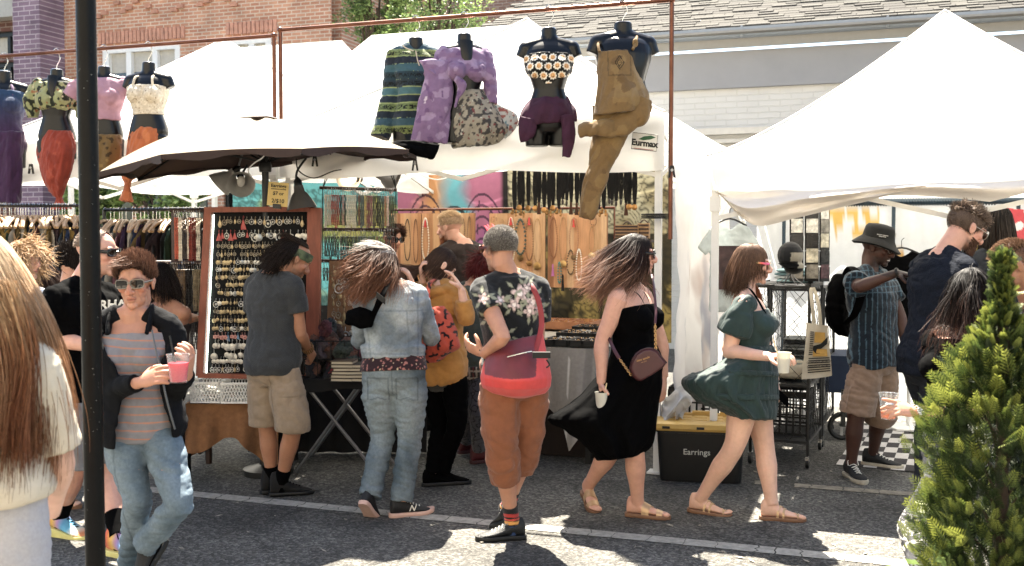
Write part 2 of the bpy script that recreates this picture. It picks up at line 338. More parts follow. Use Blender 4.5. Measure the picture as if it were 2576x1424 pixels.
# long marquee roof behind
def marquee(lab,pa_,pb_):
 a=onY(*pa_,12.6);b_=onY(*pb_,12.6);t=thing('marquee_tent',lab,'tent',((a.x+b_.x)/2,12.6,0),'white market tents');x0,x1=a.x,b_.x;zr=(a.z+b_.z)/2
 def side(sg):
  def fn(u,v):
   x=x0+(x1-x0)*u+(2*u-1)*v*1.2;s=math.sin(math.pi*v)
   return Vector((x,12.6+sg*2.1*v,zr-(zr-2.4)*v-.10*s+.03*math.sin(u*7)*s))
  return fn
 MB().grid(side(-1),20,14).build('roof',tent_mat,t);MB().grid(side(1),20,14).build('roof',tent_mat,t)
 def end(e):
  r=Vector((x0 if e==0 else x1,12.6,zr));s= -1.2 if e==0 else 1.2
  return lambda u,v:r.lerp(Vector((r.x+s,12.6+(2*u-1)*2.1,2.4)),v)
 for e in(0,1):MB().grid(end(e),8,10).build('gable',tent_mat,t)
 for x in(x0-1.1,x1+1.1):
  for y in(10.6,14.6):b=MB();b.box((x,y,1.2),(.05,.05,2.4));b.build('leg',white_steel,t,smooth=False)
marquee('big white ridged tent roof behind the jewellery stall, below the trees',(935,88),(1290,64));marquee('white ridged tent roof behind the two left tents, below the brick wall',(590,117),(860,106))
# side wall between the two tents (thin plastic sheet with a faint print) and the rolled-up front wall of the right tent
def side_wall():
 X= -1.30
 def fn(u,v):
  y=6.98+2.9*u;s=math.sin(math.pi*v)
  return Vector((X+.05*math.sin(u*9+v*3)*s+.03*math.sin(u*23+v*8)*v+.035*float(pnoise(np.array([[u*7,v*6,2.2]]))[0])+.02*float(pnoise(np.array([[u*16+v*6,v*13,5.]]))[0])+.22*max(0,v-.55)*math.sin(u*6),y-.04*s,2.12-2.02*v))
 b=MB().grid(fn,60,50)
 def cols(V):
  q=np.stack([V[:,1]*1.6,V[:,2]*1.5,V[:,0]*0],1);n=fbm(q+4,3);c=np.ones((len(V),3))*np.array(lin('#e6e2e0'))
  k=np.clip((n-.02)*4,0,1)[:,None]*np.clip((1.75-V[:,2])*2,0,1)[:,None];c=c*(1-k)+k*np.array(lin('#b9a49c'))
  k=np.clip((fbm(q*1.3+11,3)-.12)*5,0,1)[:,None]*np.clip((1.6-V[:,2])*2,0,1)[:,None];c=c*(1-k)+k*np.array(lin('#8f8f9c'))
  return c
 m=M('printed_film',attr=True,rough=.35,var=.06,vs=4,transl=.5)
 b.build('side_wall',m,cols=cols,label='translucent plastic sheet hanging as a wall between the two stalls, faintly printed',cat='tent wall')
side_wall()
def rolled_wall():
 A=[(1800,482),(1850,480),(1960,474),(2080,466),(2240,458),(2400,453),(2600,447),(2760,441)];B=[(1812,492),(1896,566),(2000,549),(2100,525),(2180,507),(2245,492),(2380,497),(2490,508)]
 P=smooth_path([Vector((*a,0))for a in A],6);Q=smooth_path([Vector((*a,0))for a in B],6);m=len(P)-1
 def fn(u,v):
  f=u*m;i=min(int(f),m-1);k=f-i;a=P[i].lerp(P[i+1],k);c=Q[i].lerp(Q[i+1],k);p=a.lerp(c,v)
  Y=6.99-.16*math.sin(math.pi*v)*min(1,u*6)-.03*math.sin(v*14+u*5)*(u<.7)-.02*math.sin(v*9-u*20);return onY(p.x,p.y,Y)
 b=MB().grid(fn,70,16)
 b.build('rolled_tent_wall',M('rolled_fabric','#dcd3c8',rough=.7,var=.06,vs=5,transl=.25),label='cream fabric wall rolled up under the right tent valance, sagging at one corner',cat='tent wall')
rolled_wall()
# ================================================================ buildings
orange_brick=brick_mat('orange_brick','#cb8a62','#b26f4c','#cfb79c');purple_brick=brick_mat('purple_brick','#86697a','#745a6b','#b3a0a4',.3,.1)
brown_brick=brick_mat('brown_brick','#6e4234','#5a342b','#8f7a6e',.3,.1);old_brick=brick_mat('old_brick','#a98470','#8f6a58','#bba898');cream_brick=brick_mat('cream_brick','#c2bfb9','#c0bdb7','#bebbb4',.3,.085,.06,msize=.008)
def facade(root,mat,x0,x1,z0,z1,y,holes,dy=.35,name='wall'):
 xs=sorted({x0,x1,*[h[0]for h in holes],*[h[1]for h in holes]});zs=sorted({z0,z1,*[h[2]for h in holes],*[h[3]for h in holes]});b=MB()
 for i in range(len(xs)-1):
  for j in range(len(zs)-1):
   mx,mz=(xs[i]+xs[i+1])/2,(zs[j]+zs[j+1])/2
   if any(h[0]<mx<h[1]and h[2]<mz<h[3]for h in holes):continue
   b.add([(xs[i],y,zs[j]),(xs[i+1],y,zs[j]),(xs[i+1],y,zs[j+1]),(xs[i],y,zs[j+1])],[(0,1,2,3)])
 for h in holes:
  a,c,e,f=h;b.add([(a,y,e),(a,y+dy,e),(a,y+dy,f),(a,y,f)],[(0,1,2,3)]);b.add([(c,y,e),(c,y+dy,e),(c,y+dy,f),(c,y,f)],[(3,2,1,0)])
  b.add([(a,y,f),(c,y,f),(c,y+dy,f),(a,y+dy,f)],[(0,1,2,3)]);b.add([(a,y,e),(c,y,e),(c,y+dy,e),(a,y+dy,e)],[(3,2,1,0)])
 return b.build(name,mat,root,smooth=False)
def window(root,x0,x1,z0,z1,y,fm,nx=1,nz=1,fw=.09,gm=None,blind=0,proud=0):
 b=MB();yy=y-proud
 for x in(x0+fw/2,x1-fw/2):b.box((x,yy,(z0+z1)/2),(fw,.12,z1-z0))
 for z in(z0+fw/2,z1-fw/2):b.box(((x0+x1)/2,yy,z),(x1-x0-2*fw,.12,fw))
 for i in range(1,nx):b.box((x0+(x1-x0)*i/nx,yy,(z0+z1)/2),(fw*.8,.1,z1-z0-2*fw))
 for i in range(1,nz):b.box(((x0+x1)/2,yy+.012,z0+(z1-z0)*i/nz),(x1-x0-2*fw,.08,fw*.7))
 f=b.build('window',fm,root,smooth=False)
 p=MB();p.box(((x0+x1)/2,yy+.05,(z0+z1)/2),(x1-x0-fw,.012,z1-z0-fw));p.build('pane',gm or glass_dark,f,smooth=False)
 if blind:
  k=MB();n=40;k.grid(lambda u,v:Vector((x0+fw+(x1-x0-2*fw)*u,yy+.035+.008*math.sin(u*60),z1-fw-blind*(z1-z0)*v)),n,1);k.build('blind',M('curtain','#b9b3a6',rough=.8,var=.1),f)
 return f
BY=18.0
def bx(px,y=0):return onY(px,300,BY).x
def bz(px,py):return onY(px,py,BY).z
left_b=thing('brick_building','tall orange brick building with white framed windows behind the left tents','building',(bx(500),BY,0))
xa,xb=bx(163),bx(836);w1=(bx(257),bx(455),bz(356,250),bz(356,108));w2=(bx(578),bx(684),bz(630,250),bz(630,88));g1=(bx(180),bx(330),.5,3.0);g2=(bx(360),bx(520),.5,3.0);g3=(bx(560),bx(760),.5,3.0)
facade(left_b,orange_brick,xa,xb,0,13,BY,[w1,w2,g1,g2,g3])
window(left_b,*w1,BY+.1,white_paint,3,1,.16,blind=.35);window(left_b,*w2,BY+.1,white_paint,2,1,.16,blind=.3)
shop_glass=M('shop_glass','#30382f',rough=.08,var=.5,vs=1.3,spec=.7)
for gg in(g1,g2,g3):window(left_b,*gg,BY+.12,black_metal,2,1,.08,shop_glass)
for w_ in(w1,w2):
 b=MB();x=w_[0]-.05;zt=w_[3]+.02
 while x<w_[1]+.1:b.box((x+.045,BY-.012,zt+.13),(.078,.05,.24));x+=.1
 b.build('soldier_course',M('trim_brick','#c98a6c',rough=.85,var=.3,vs=9),left_b,smooth=False)
b=MB();x=bx(255);z0=bz(255,42)
for k in range(60):
 if x+k*.16<bx(640):b.box((x+k*.16,BY-.03,z0+.12*(k%3)*.5+(.25 if k%4>1 else 0)),(.15,.07,.075))
for zz in(.42,.62):b.box(((bx(255)+bx(836))/2,BY-.025,z0+zz),(bx(836)-bx(255),.06,.07))
b.build('corbel',M('corbel_brick','#c08465',rough=.85,var=.35,vs=9),left_b,smooth=False)
b=MB();b.box(((xa+xb)/2,BY+4.2,6.5),(xb-xa,7.6,13));b.build('core',orange_brick,left_b,smooth=False)
cor=thing('brick_building','purple brick corner building with black framed balcony windows at the far left','building',(bx(60),BY-.6,0))
pa,pb,pc=bx(-160),bx(100),bx(166);yy=BY-.5
wins=[(bx(-60),bx(98),bz(50,150),bz(50,84)),(bx(-60),bx(98),bz(50,318),bz(50,160))]
b=MB();b.box(((pb+pc)/2,yy+1.0,6.5),(pc-pb,2.4,13));b.build('pier',purple_brick,cor,smooth=False)
facade(cor,brown_brick,pa,pb,0,bz(50,35),yy+.2,wins,.3);b=MB();b.box(((pa+pb)/2,yy+1.2,6),(pb-pa,.5,12));b.build('core',brown_brick,cor,smooth=False)
b=MB();b.box(((pa+pb)/2,yy+.12,bz(50,15)),(pb-pa,.5,.75));b.build('lintel',M('limestone','#a9a59b',rough=.8,var=.12),cor,smooth=False)
window(cor,*wins[0],yy+.35,black_metal,3,1,.1,blind=.8);window(cor,*wins[1],yy+.35,black_metal,3,2,.1)
b=MB();zt,zb=bz(75,218),bz(75,320)
for k in range(28):x=pa+1.2+(pb-pa-1.2)*k/27;b.bar((x,yy-.25,zb),(x,yy-.25,zt),.018)
for z in(zt,zb):b.bar((pa+1.2,yy-.25,z),(pb,yy-.25,z),.035)
b.build('railing',black_metal,cor,smooth=False)
far=thing('brick_building','weathered brown brick wall half hidden behind the leafy tree','building',(bx(1000),21,0))
b=MB();b.box((onY(1010,50,23).x,23.5,6.5),(6.5,1,13));b.build('wall',old_brick,far,smooth=False)
b=MB()
for k in range(3):b.box((onY(870+k*60,40,23).x,22.96,onY(870,75,23).z),(.35,.12,.55))
b.build('opening',M('dark_opening','#2a2320',var=.2),far,smooth=False)
# cream hall with the grey shingle roof
HY=15.0
hall=thing('hall_building','low cream brick hall with grey fascia and shingle roof behind the right tent','building',(2,HY+3,0))
hx0,hx1= -5.6,16.0;ze=onY(2050,78,HY).z
facade(hall,cream_brick,hx0,hx1,0,ze-.62,HY+.05,[])
b=MB();b.box(((hx0+hx1)/2,HY+.02,ze-.47),(hx1-hx0,.10,.52));b.build('frieze',M('grey_paint','#87878a',rough=.6,var=.06,vs=2),hall,smooth=False)
b=MB();b.box(((hx0+hx1)/2,HY-.22,ze-.02),(hx1-hx0+.6,.5,.03));b.box(((hx0+hx1)/2,HY-.2,ze-.12),(hx1-hx0+.6,.03,.16));b.build('soffit',M('soffit_paint','#85827c',rough=.6,var=.05),hall,smooth=False)
b=MB();gx=hx0-.3;prof=[(-.30,.06),(-.30,-.0),(-.27,-.06),(-.22,-.08),(-.215,-.02),(-.215,.05)]
b.rings([[Vector((x,HY-.03+p[0],ze+p[1]))for p in prof]for x in(hx0-.3,hx1+.3)])
for k in range(12):
 x=hx0+k*1.9;b.box((x,HY-.33,ze+.0),(.03,.012,.16))
b.build('gutter',M('gutter_paint','#7e8790',rough=.4,var=.08),hall,smooth=False)
b=MB();z_cr=onY(2000,325,HY).z;b.box(((hx0+hx1)/2,HY,z_cr),(hx1-hx0,.14,.09));b.box(((hx0+hx1)/2,HY,z_cr-.14),(hx1-hx0,.10,.05));b.build('string_course',M('cream_trim','#cfc7b8',rough=.7,var=.08),hall,smooth=False)
def shingle_mat():
 m=brick_mat('shingles','#8d8675','#7b7566','#4e4a42',.33,.15,.22,.9,.012,'xy');return m
rp=R(33);Lr=7.5;b=MB();zr=ze+.07;nrow=84
for k in range(nrow):
 s0,s1=k*Lr/nrow,(k+1)*Lr/nrow+.02;rk=.62*s0
 y0_,y1_=HY-.30+math.cos(rp)*s0,HY-.30+math.cos(rp)*s1;z0_,z1_=zr+math.sin(rp)*s0,zr+math.sin(rp)*s1
 x=hx0-.4+rk*.55+random.uniform(-.2,0)
 while x<hx1+.4:
  wsh=random.choice([.2,.28,.34]);t=random.choice([.006,.016,.022]);b.mi=random.randrange(3)
  b.add([(x,y0_,z0_+t),(x+wsh-.006,y0_,z0_+t),(x+wsh-.006,y1_,z1_+.002),(x,y1_,z1_+.002),(x,y0_,z0_-.01),(x+wsh-.006,y0_,z0_-.01)],[(0,1,2,3),(4,5,1,0)]);x+=wsh
b.build('roof',[M('shingle_grey','#403d38',rough=.95,var=.25,vs=40),M('shingle_pale','#46433d',rough=.95,var=.25,vs=40),M('shingle_dark','#393632',rough=.95,var=.25,vs=40)],hall,smooth=False)
b=MB();y1_=HY-.3+math.cos(rp)*Lr;b.add([(hx0-.3,HY-.3,ze),(hx1,HY-.3,ze),(hx1,y1_,zr+math.sin(rp)*Lr-.03),(hx0+.9+.8,y1_,zr+math.sin(rp)*Lr-.03)],[(0,1,2,3)]);b.build('roof_deck',dark_wood,hall,smooth=False)
# unseen shop row added behind the camera to bounce sunlight back into the stalls
def bounce_shop_row():
 y= -9.0;t=thing('bounce_building','unseen pale shop building added behind the viewer to bounce sunlight','building',(-2,y-2,0));hs=[(x,x+1.6,z,z+2.0)for x in range(-22,20,4)for z in(4.2,8.0)]+[(x,x+2.6,.6,3.0)for x in range(-22,20,6)];facade(t,M('bounce_limestone','#cfc4b0',rough=.85,var=.12,bump=.2,bs=30),-24,22,0,11.5,y,hs,-.3)
 for h in hs:window(t,*h,y-.2,white_paint,2,1,.1)
 b=MB();b.box((-1,y+.1,11.4),(46.4,.5,.4));b.build('cornice',white_paint,t,smooth=False);b=MB();b.box((-1,y-3.4,5.7),(45.8,6,11.4));b.build('core',old_brick,t,smooth=False)
bounce_shop_row()
# ================================================================ leafy trees
def leaf_mat(name,c):return M(name,c,rough=.5,var=.5,vs=3,transl=.35)
def tree(name,label,cat,base,trunk_h,crown_c,crown_r,n,leaf,col,group=None,clumps=26):
 t=thing(name,label,cat,base,group);rnd=random.Random(hash(label)%9999 if False else len(label)*7)
 cl=[]
 for k in range(clumps):
  while True:
   q=Vector((rnd.uniform(-1,1),rnd.uniform(-1,1),rnd.uniform(-1,1)))
   if .35<q.length<1:break
  cl.append((Vector(crown_c)+Vector((q.x*crown_r[0],q.y*crown_r[1],q.z*crown_r[2])),rnd.uniform(.22,.42)*min(crown_r)))
 b=MB();top=Vector(crown_c);b.tube([Vector(base),Vector(base).lerp(top,.5)+Vector((.06,.03,0)),top],[.09,.06,.03],8,5)
 for c,r in cl:b.tube([Vector(base).lerp(top,rnd.uniform(.45,.9)),c.lerp(top,.4)+Vector((0,0,-.1)),c],[.028,.008],5,4)
 b.build('trunk',bark(),t)
 b=MB()
 for k in range(n):
  c,r=cl[rnd.randrange(len(cl))];d=Vector((rnd.gauss(0,1),rnd.gauss(0,1),rnd.gauss(0,.9))).normalized()*r*rnd.random()**.4
  p=c+d*1.3;u=Vector((rnd.gauss(0,1),rnd.gauss(0,1),rnd.gauss(0,.6))).normalized();v=ortho(u,Vector((rnd.gauss(0,1),rnd.gauss(0,1),rnd.gauss(0,1))));s=leaf*rnd.uniform(.6,1.3);wv=u.cross(v)
  b.mi=rnd.choice([0,0,1,2]);b.add([p-u*s,p+v*s*.45,p+u*s,p-v*s*.45+wv*s*.2],[(0,1,2,3)])
 b.build('crown',[leaf_mat(name+'_leaf',col[0]),leaf_mat(name+'_leaf_light',col[1]),leaf_mat(name+'_leaf_dark',col[2])],t,smooth=False)
 return t
grn=('#6f8a3e','#8ea552','#4e6a2e')
for px,py,rr,lab in((950,20,1.0,'bright green street tree by the brick wall, narrow crown left of its neighbour'),(1095,35,1.35,'bright green street tree with the wider crown beside the shingle roof')):
 c=onY(px,py,16.2);tree('street_tree',lab,'tree',(c.x,c.y,0),3,c,(rr*.55,rr*.6,rr*.62),6500,.034,grn,'street trees behind the marquee',22)
for px,py,rx,rz,lab in((405,505,.95,.42,'green leafy shrub under the left tents, seen above the shorter clothes rack'),(225,500,.5,.35,'small shrub behind the black pole, half hidden by the red trousers')):
 c=onY(px,py,14.0);tree('leafy_shrub',lab,'shrub',(c.x,c.y,0),1,c,(rx,.5,rz+.1),4200,.045,('#7c9a3f','#a3bb62','#54742f'),'shrubs in front of the shop windows',18)
 # ================================================================ foreground pole
def black_pole():
 a=at(228,712,3.3);x,y,r=a.x,a.y,.031
 t=thing('street_pole','black perforated steel pole standing close to the camera','pole',(x,y,0))
 b=MB();b.lathe((x,y,0),[(r,0),(r,3.1)],40);b.build('post',M('pole_paint','#070707',rough=.42,var=.6,vs=25,bump=.12,bs=70,spec=.15),t)
 b=MB();b.lathe((x,y,0),[(.09,0),(.09,.012)],20);b.build('base_plate',black_metal,t)
 d0=(CR*.80-CH*.6).normalized();b=MB();hm=M('hole_dark','#030303',rough=.9,var=0)
 for py in(105,138,270,400,470,920):
  z=at(228,py,3.3).z;c=Vector((x,y,z))+d0*(r-.002);b.lathe(c,[(.0055,0),(.0055,.003)],12,Z=d0)
 b.build('hole',hm,t)
 b=MB()
 for k in range(60):
  z=random.uniform(.3,2.6);th=random.uniform(-1.2,1.2);d=(-CH*math.cos(th)+CR*math.sin(th));b.lathe(Vector((x,y,z))+d*(r-.0006),[(random.uniform(.0008,.0026),0),(.0005,.001)],7,Z=d)
 tag(b.build('paint_chip',M('chip_grey','#8b8b88',var=.3),t),kind='stuff')
black_pole()
# ================================================================ copper pipe frames that carry the mannequins
def pipe_frame(label,pts,ties=()):
 b=MB();r=.0155
 for k in range(len(pts)-1):b.tube([pts[k],pts[k+1]],r,10)
 for p in pts[1:-1]:b.ell(p,(.024,.024,.024),n=10,m=8)
 for p in pts[1:-1]:
  for q in pts:
   if q is p:continue
 return b.build('pipe_rail',copper,label=label,cat='pipe rail')
RY=6.86;ra=onY(1690,4,RY);rb=onY(705,72,RY);RZ=(ra.z+rb.z)/2;RXR,RXL=ra.x,rb.x
pipe_frame('rusty copper pipe frame over the jewellery tent, carrying four dressed mannequins',[Vector((RXL,RY,2.3)),Vector((RXL,RY,RZ)),Vector((RXR,RY,RZ)),Vector((RXR,RY,onY(1676,602,RY).z))])
rc=onY(700,90,RY);rd=onY(0,149,RY);RZ2=(rc.z+rd.z)/2
pipe_frame('rusty copper pipe frame over the clothes tent, carrying four dressed mannequins at the left',[Vector((rc.x,RY-.06,2.3)),Vector((rc.x,RY-.06,RZ2)),Vector((TX[0]+.1,RY-.06,RZ2)),Vector((TX[0]+.1,RY-.06,1.2))])
# ================================================================ umbrella
def umbrella():
 c=at(668,500,7.05);x,y=c.x,c.y;zr,za=at(668,398,7.05).z,at(645,300,7.05).z
 t=thing('market_umbrella','cream square market umbrella with brown underside, leaning left over the earring board','umbrella',(x,y,0))
 A=Vector((x-.04,y,za));n=8;rad=1.10;rim=[]
 for k in range(n):
  th=2*math.pi*(k+.5)/n+R(YAW);r=rad;p=Vector((x+r*math.cos(th),y+r*.92*math.sin(th),zr));s=(p-Vector((x,y,zr))).dot(CR);p.z+=.035*s+.040*(p-Vector((x,y,zr))).dot(CH)-(.10*(max(0,-s)/rad)**3);rim.append(p)
 def surf(dz,sc=1.0):
  b=MB()
  for k in range(n):
   a,c2=rim[k],rim[(k+1)%n]
   def fn(u,v):
    e=a.lerp(c2,u);ctr=Vector((x,y,e.z));e=ctr+(e-ctr)*(1-.07*math.sin(math.pi*u)*v);p=A.lerp(e,v);h=(A.z-e.z)
    p.z=e.z+h*(1-v**1.9)-.05*math.sin(math.pi*u)*math.sin(math.pi*min(1,v))+dz;p.z+=.02*math.sin(math.pi*u)*v*v;return p
   b.grid(fn,12,14)
  return b
 top=surf(0);top.build('canopy',M('cream_canvas','#7a6c55',rough=.8,var=.08,vs=6,bump=.2,bs=200,transl=.1),t,angle=70)
 surf(-.012).build('lining',M('brown_lining','#3b2a25',rough=.8,var=.15,transl=.05),t,angle=70)
 b=MB()
 for k in range(n):
  a,c2=rim[k],rim[(k+1)%n];P=[]
  for i in range(13):
   u=i/12;e=a.lerp(c2,u);ctr=Vector((x,y,e.z));e=ctr+(e-ctr)*(1-.07*math.sin(math.pi*u));e.z+=.02*math.sin(math.pi*u)-.05*math.sin(math.pi*u)*0;P.append(e)
  b.rings([[p+UP*.004,p+UP*.004+(p-Vector((x,y,p.z))).normalized()*.004,p-UP*.05*(.7+.3*math.sin(i*.9+k)),p-UP*.03-(p-Vector((x,y,p.z))).normalized()*.006]for i,p in enumerate(P)])
 b.build('trim',M('brown_lining',''),t)
 hub=Vector((x,y,za-.30))
 for k in range(n):
  b=MB();tip=rim[k]-UP*.03;b.tube([A-UP*.05,A.lerp(tip,.5)+UP*.045,tip],.008,6,5);m=A.lerp(tip,.5)+UP*.03;b.tube([hub,m],.007,6);b.build('rib',black_metal,t)
 b=MB();b.lathe((x,y,0),[(.024,0),(.024,za-.03)],14);b.lathe((x,y,za-.36),[(.04,0),(.045,.04),(.035,.08)],14);b.build('pole',black_metal,t)
 b=MB();b.lathe((x,y,0),[(.17,0),(.17,.04),(.06,.07),(.035,.32)],24);b.build('base',black_metal,t)
 b=MB();q=at(630,298,6.9);q=Vector((A.x,A.y,za+.0))
 b.grid(lambda u,v:q+Vector(((u-.5)*.24,(v-.5)*.2,.035*math.sin(math.pi*u)*math.sin(math.pi*v)+.004)),8,6);b.build('vent_cap',M('brown_lining',''),t)
 return t
umbrella()
# ================================================================ people: skeleton from joints, one continuous skin, clothes over it
SKIN=dict(pale='#d9a68c',rosy='#cf957b',tan='#b97e5f',warm='#c58a6b',dark='#4b2c20',olive='#a8704f')
TORSO=[(-.20,.085,.075,0),(-.10,.150,.105,-.005),(.06,.170,.118,-.012),(.22,.160,.108,-.004),(.42,.138,.098,.004),(.62,.150,.108,.008),(.80,.168,.112,.004),(.92,.172,.098,-.004),(1.0,.150,.082,-.012),(1.07,.095,.066,-.014),(1.14,.060,.058,-.006)]
def skin_mat():return M('skin',attr=True,rough=.5,var=.10,vs=30,sss=.12,spec=.35,bump=.12,bs=160)
class Person:
 def __init__(s,d,S,pel,chest,head,yawP,yawC,yawH=None,pitch=0,roll=0,arms={},legs={},bw=1.,bd=1.,hip=1.,waist=1.,sh=1.,bust=0,belly=0,limb=1.,skin='warm',headS=1.):
  s.d,s.S=d,S;P=lambda q:at(q[0],q[1],d+(q[2]if len(q)>2 else 0));s.P=P
  s.pel,s.chest,s.hc=P(pel),P(chest),P(head);s.fP,s.fC=facing(yawP),facing(yawC);s.lP,s.lC=UP.cross(s.fP),UP.cross(s.fC)
  s.bw,s.bd,s.hip,s.waist,s.shw,s.bust,s.belly,s.limb=bw,bd,hip,waist,sh,bust,belly,limb
  f=facing(yawC if yawH is None else yawH);p=R(pitch);s.hf=f*math.cos(p)-UP*math.sin(p);u=UP*math.cos(p)+f*math.sin(p);q=Quaternion(s.hf,R(roll));s.hu=q@u;s.hl=s.hu.cross(s.hf);s.hS=S*headS
  s.skin=np.array(lin(SKIN.get(skin,skin)));s.J={}
  ax=(s.chest-s.pel).normalized()
  for k,sg in(('L',1),('R',-1)):
   s.J['sh'+k]=s.chest+s.lC*sg*.165*S*sh-ax*.01*S;s.J['hp'+k]=s.pel+s.lP*sg*.088*S*hip-UP*.01
   a=arms.get(k)
   if a:s.J['el'+k],s.J['wr'+k]=P(a[0]),P(a[1])
   l=legs.get(k)
   if l:
    s.J['kn'+k]=P(l[0]);q=l[1];z=q[2]if len(q)>2 else None
    s.J['an'+k]=gnd(q[0],q[1],.089*S if z is None else float(z))
  s.base=Vector((s.pel.x,s.pel.y,0));s.skinmb=MB();s.vox=.005
 def H(s,x,y,z):k=s.hS;return s.hc+s.hl*(x*k)+s.hf*(y*k)+s.hu*(z*k)
 def hloc(s,V):q=(np.asarray(V)-np.array(s.hc))/s.hS;return np.stack([q@np.array(s.hl),q@np.array(s.hf),q@np.array(s.hu)],1)
 def hell(s,mb,c,r,**k):return mb.ell(s.H(*c),tuple(x*s.hS for x in r),s.hl,s.hf,s.hu,**k)
 def tframe(s,t):
  a=s.chest-s.pel;k=min(max(t,0),1);c=s.pel+a*t;l=s.lP.lerp(s.lC,k).normalized();f=s.fP.lerp(s.fC,k).normalized();return c,l,f
 def trow(s,t):
  T=np.array(TORSO);w,dp,fo=(float(np.interp(t,T[:,0],T[:,i]))for i in(1,2,3))
  k=float(np.interp(t,[-.2,.1,.42,.7,1.0,1.1],[s.hip,s.hip,s.waist,s.bw,s.shw*.5+s.bw*.5,1]));return w*k*s.S,dp*float(np.interp(t,[-.2,.2,.5,1,1.1],[s.bd,s.bd,s.bd,s.bd,1]))*s.S,fo*s.S
 def torso(s,mb,t0,t1,ease=0.,n=28,m=22,flare=0.,pw=2.35):
  C,Rr,Sd=[],[],[]
  for i in range(m+1):
   t=t0+(t1-t0)*i/m;c,l,f=s.tframe(t);w,dp,fo=s.trow(t);e=ease*s.S+flare*s.S*max(0,(t0+.5-t))
   C.append(c+f*fo);Rr.append((w+e,dp+e));Sd.append(l)
  mb.loft(C,Rr,Sd,n,True,pw)
  if s.bust and t1>.8:
   for sg in(1,-1):
    c,l,f=s.tframe(.70);e=ease*s.S;mb.ell(c+l*sg*.070*s.S*s.bw+f*(.070*s.S+.0*e),((.062+.02*s.bust)*s.S*s.bw+e*.6,(.05+.055*s.bust)*s.S+e*.6,.07*s.S+e),l,f,UP)
  if s.belly and t0<.3:
   c,l,f=s.tframe(.34);e=ease*s.S;mb.ell(c+f*.03*s.S,(.13*s.S*s.bw+e,(.10+.07*s.belly)*s.S+e,.15*s.S+e),l,f,UP)
  return mb
 def limb_path(s,a,b,c,n=8):return smooth_path([a,a.lerp(b,.5),b,b.lerp(c,.5),c],n)if(b-a).normalized().dot((c-b).normalized())>.8 else smooth_path([a,a.lerp(b,.5),a.lerp(b,.88),b,b.lerp(c,.12),b.lerp(c,.5),c],n)
 def tubeR(s,mb,a,b,c,prof,f0=0.,f1=1.,n=14,ease=0,hint=None,sc=1.):
  L1,L2=(b-a).length,(c-b).length;tot=L1+L2;P=s.limb_path(a,b,c);cum=[0]
  for i in range(1,len(P)):cum.append(cum[-1]+(P[i]-P[i-1]).length)
  T=[x/cum[-1]for x in cum];m=26;C,Rr=[],[]
  for i in range(m+1):
   t=f0+(f1-f0)*i/m;k=int(np.searchsorted(T,t,'right'))-1;k=min(max(k,0),len(P)-2);u=(t-T[k])/max(T[k+1]-T[k],1e-6);C.append(P[k].lerp(P[k+1],u))
   tt=t*tot;h=.5*tt/L1 if tt<L1 else .5+.5*(tt-L1)/max(L2,1e-6);r=float(np.interp(h,np.linspace(0,1,len(prof)),prof))if not hasattr(prof[0],'__len__')else float(np.interp(h,[p[0]for p in prof],[p[1]for p in prof]))
   Rr.append(r*s.S*sc+(ease(t)if callable(ease)else ease))
  mb.loft(C,Rr,hint,n);mb.ell(C[0],(Rr[0]*.92,)*3,n=12,m=8)if f0==0 else None
  return C,Rr
 ARM=[(0,.056),(.12,.053),(.25,.047),(.45,.040),(.5,.039),(.6,.042),(.8,.031),(1,.025)]
 LEG=[(0,.076),(.15,.086),(.3,.075),(.46,.058),(.5,.056),(.58,.054),(.68,.057),(.82,.043),(.95,.035),(1,.036)]
 def head(s,face=True,ears=True,neck=.056,jaw=1.):
  b=s.skinmb;e=lambda c,r:s.hell(b,c,r)
  e((0,-.014,.035),(.075,.096,.080));e((0,.028,.022),(.064,.062,.072));e((0,.034,-.032),(.058*jaw,.055,.062));e((0,.028,-.068),(.051*jaw,.056,.045));e((0,.072,-.098),(.024*jaw,.019,.018))
  if face:
   for sg in(1,-1):
    e((sg*.040,.062,-.020),(.021,.022,.020));e((sg*.028,.082,.024),(.026,.011,.009));e((sg*.014,.099,-.034),(.009,.012,.009));e((sg*.033,.073,.0),(.014,.012,.012))
   b.loft([s.H(0,.084,.018),s.H(0,.097,-.004),s.H(0,.113,-.026),s.H(0,.112,-.036),s.H(0,.090,-.044)],[r*s.hS for r in(.008,.010,.013,.013,.008)],s.hl,10)
   e((0,.089,-.061),(.023,.011,.0065));e((0,.087,-.073),(.019,.011,.0075))
  if ears:
   for sg in(1,-1):e((sg*.077,-.006,-.006),(.008,.019,.030));e((sg*.080,-.014,.006),(.009,.012,.018))
  nb,l,f=s.tframe(1.02);k=s.S
  b.loft([nb-UP*.03*k-f*.012*k,nb+UP*.045*k,s.H(0,-.028,-.075),s.H(0,-.022,-.03)],[(neck*1.35*k,neck*1.15*k),(neck*1.02*k,neck*.98*k),(neck*k,neck*1.02*k),(neck*.98*k,neck*1.1*k)],s.lC,16);return s
 def trunk(s):s.torso(s.skinmb,-.2,1.14,-.004);c,l,f=s.tframe(1.0);s.skinmb.loft([s.J['shL'],c+f* -.012*s.S+UP*.03*s.S,s.J['shR']],[(.05*s.S,)*2,(.06*s.S,.055*s.S),(.05*s.S,)*2],UP,12);[s.skinmb.tube([c+UP*.07*s.S+s.lC*g*.02,s.J['sh'+k]+UP*.012*s.S],[.040*s.S,.040*s.S],12)for k,g in(('L',1),('R',-1))];return s
 def arm(s,k,f0=0.,sc=None):s.tubeR(s.skinmb,s.J['sh'+k],s.J['el'+k],s.J['wr'+k],Person.ARM,f0,1,sc=sc or s.limb);return s
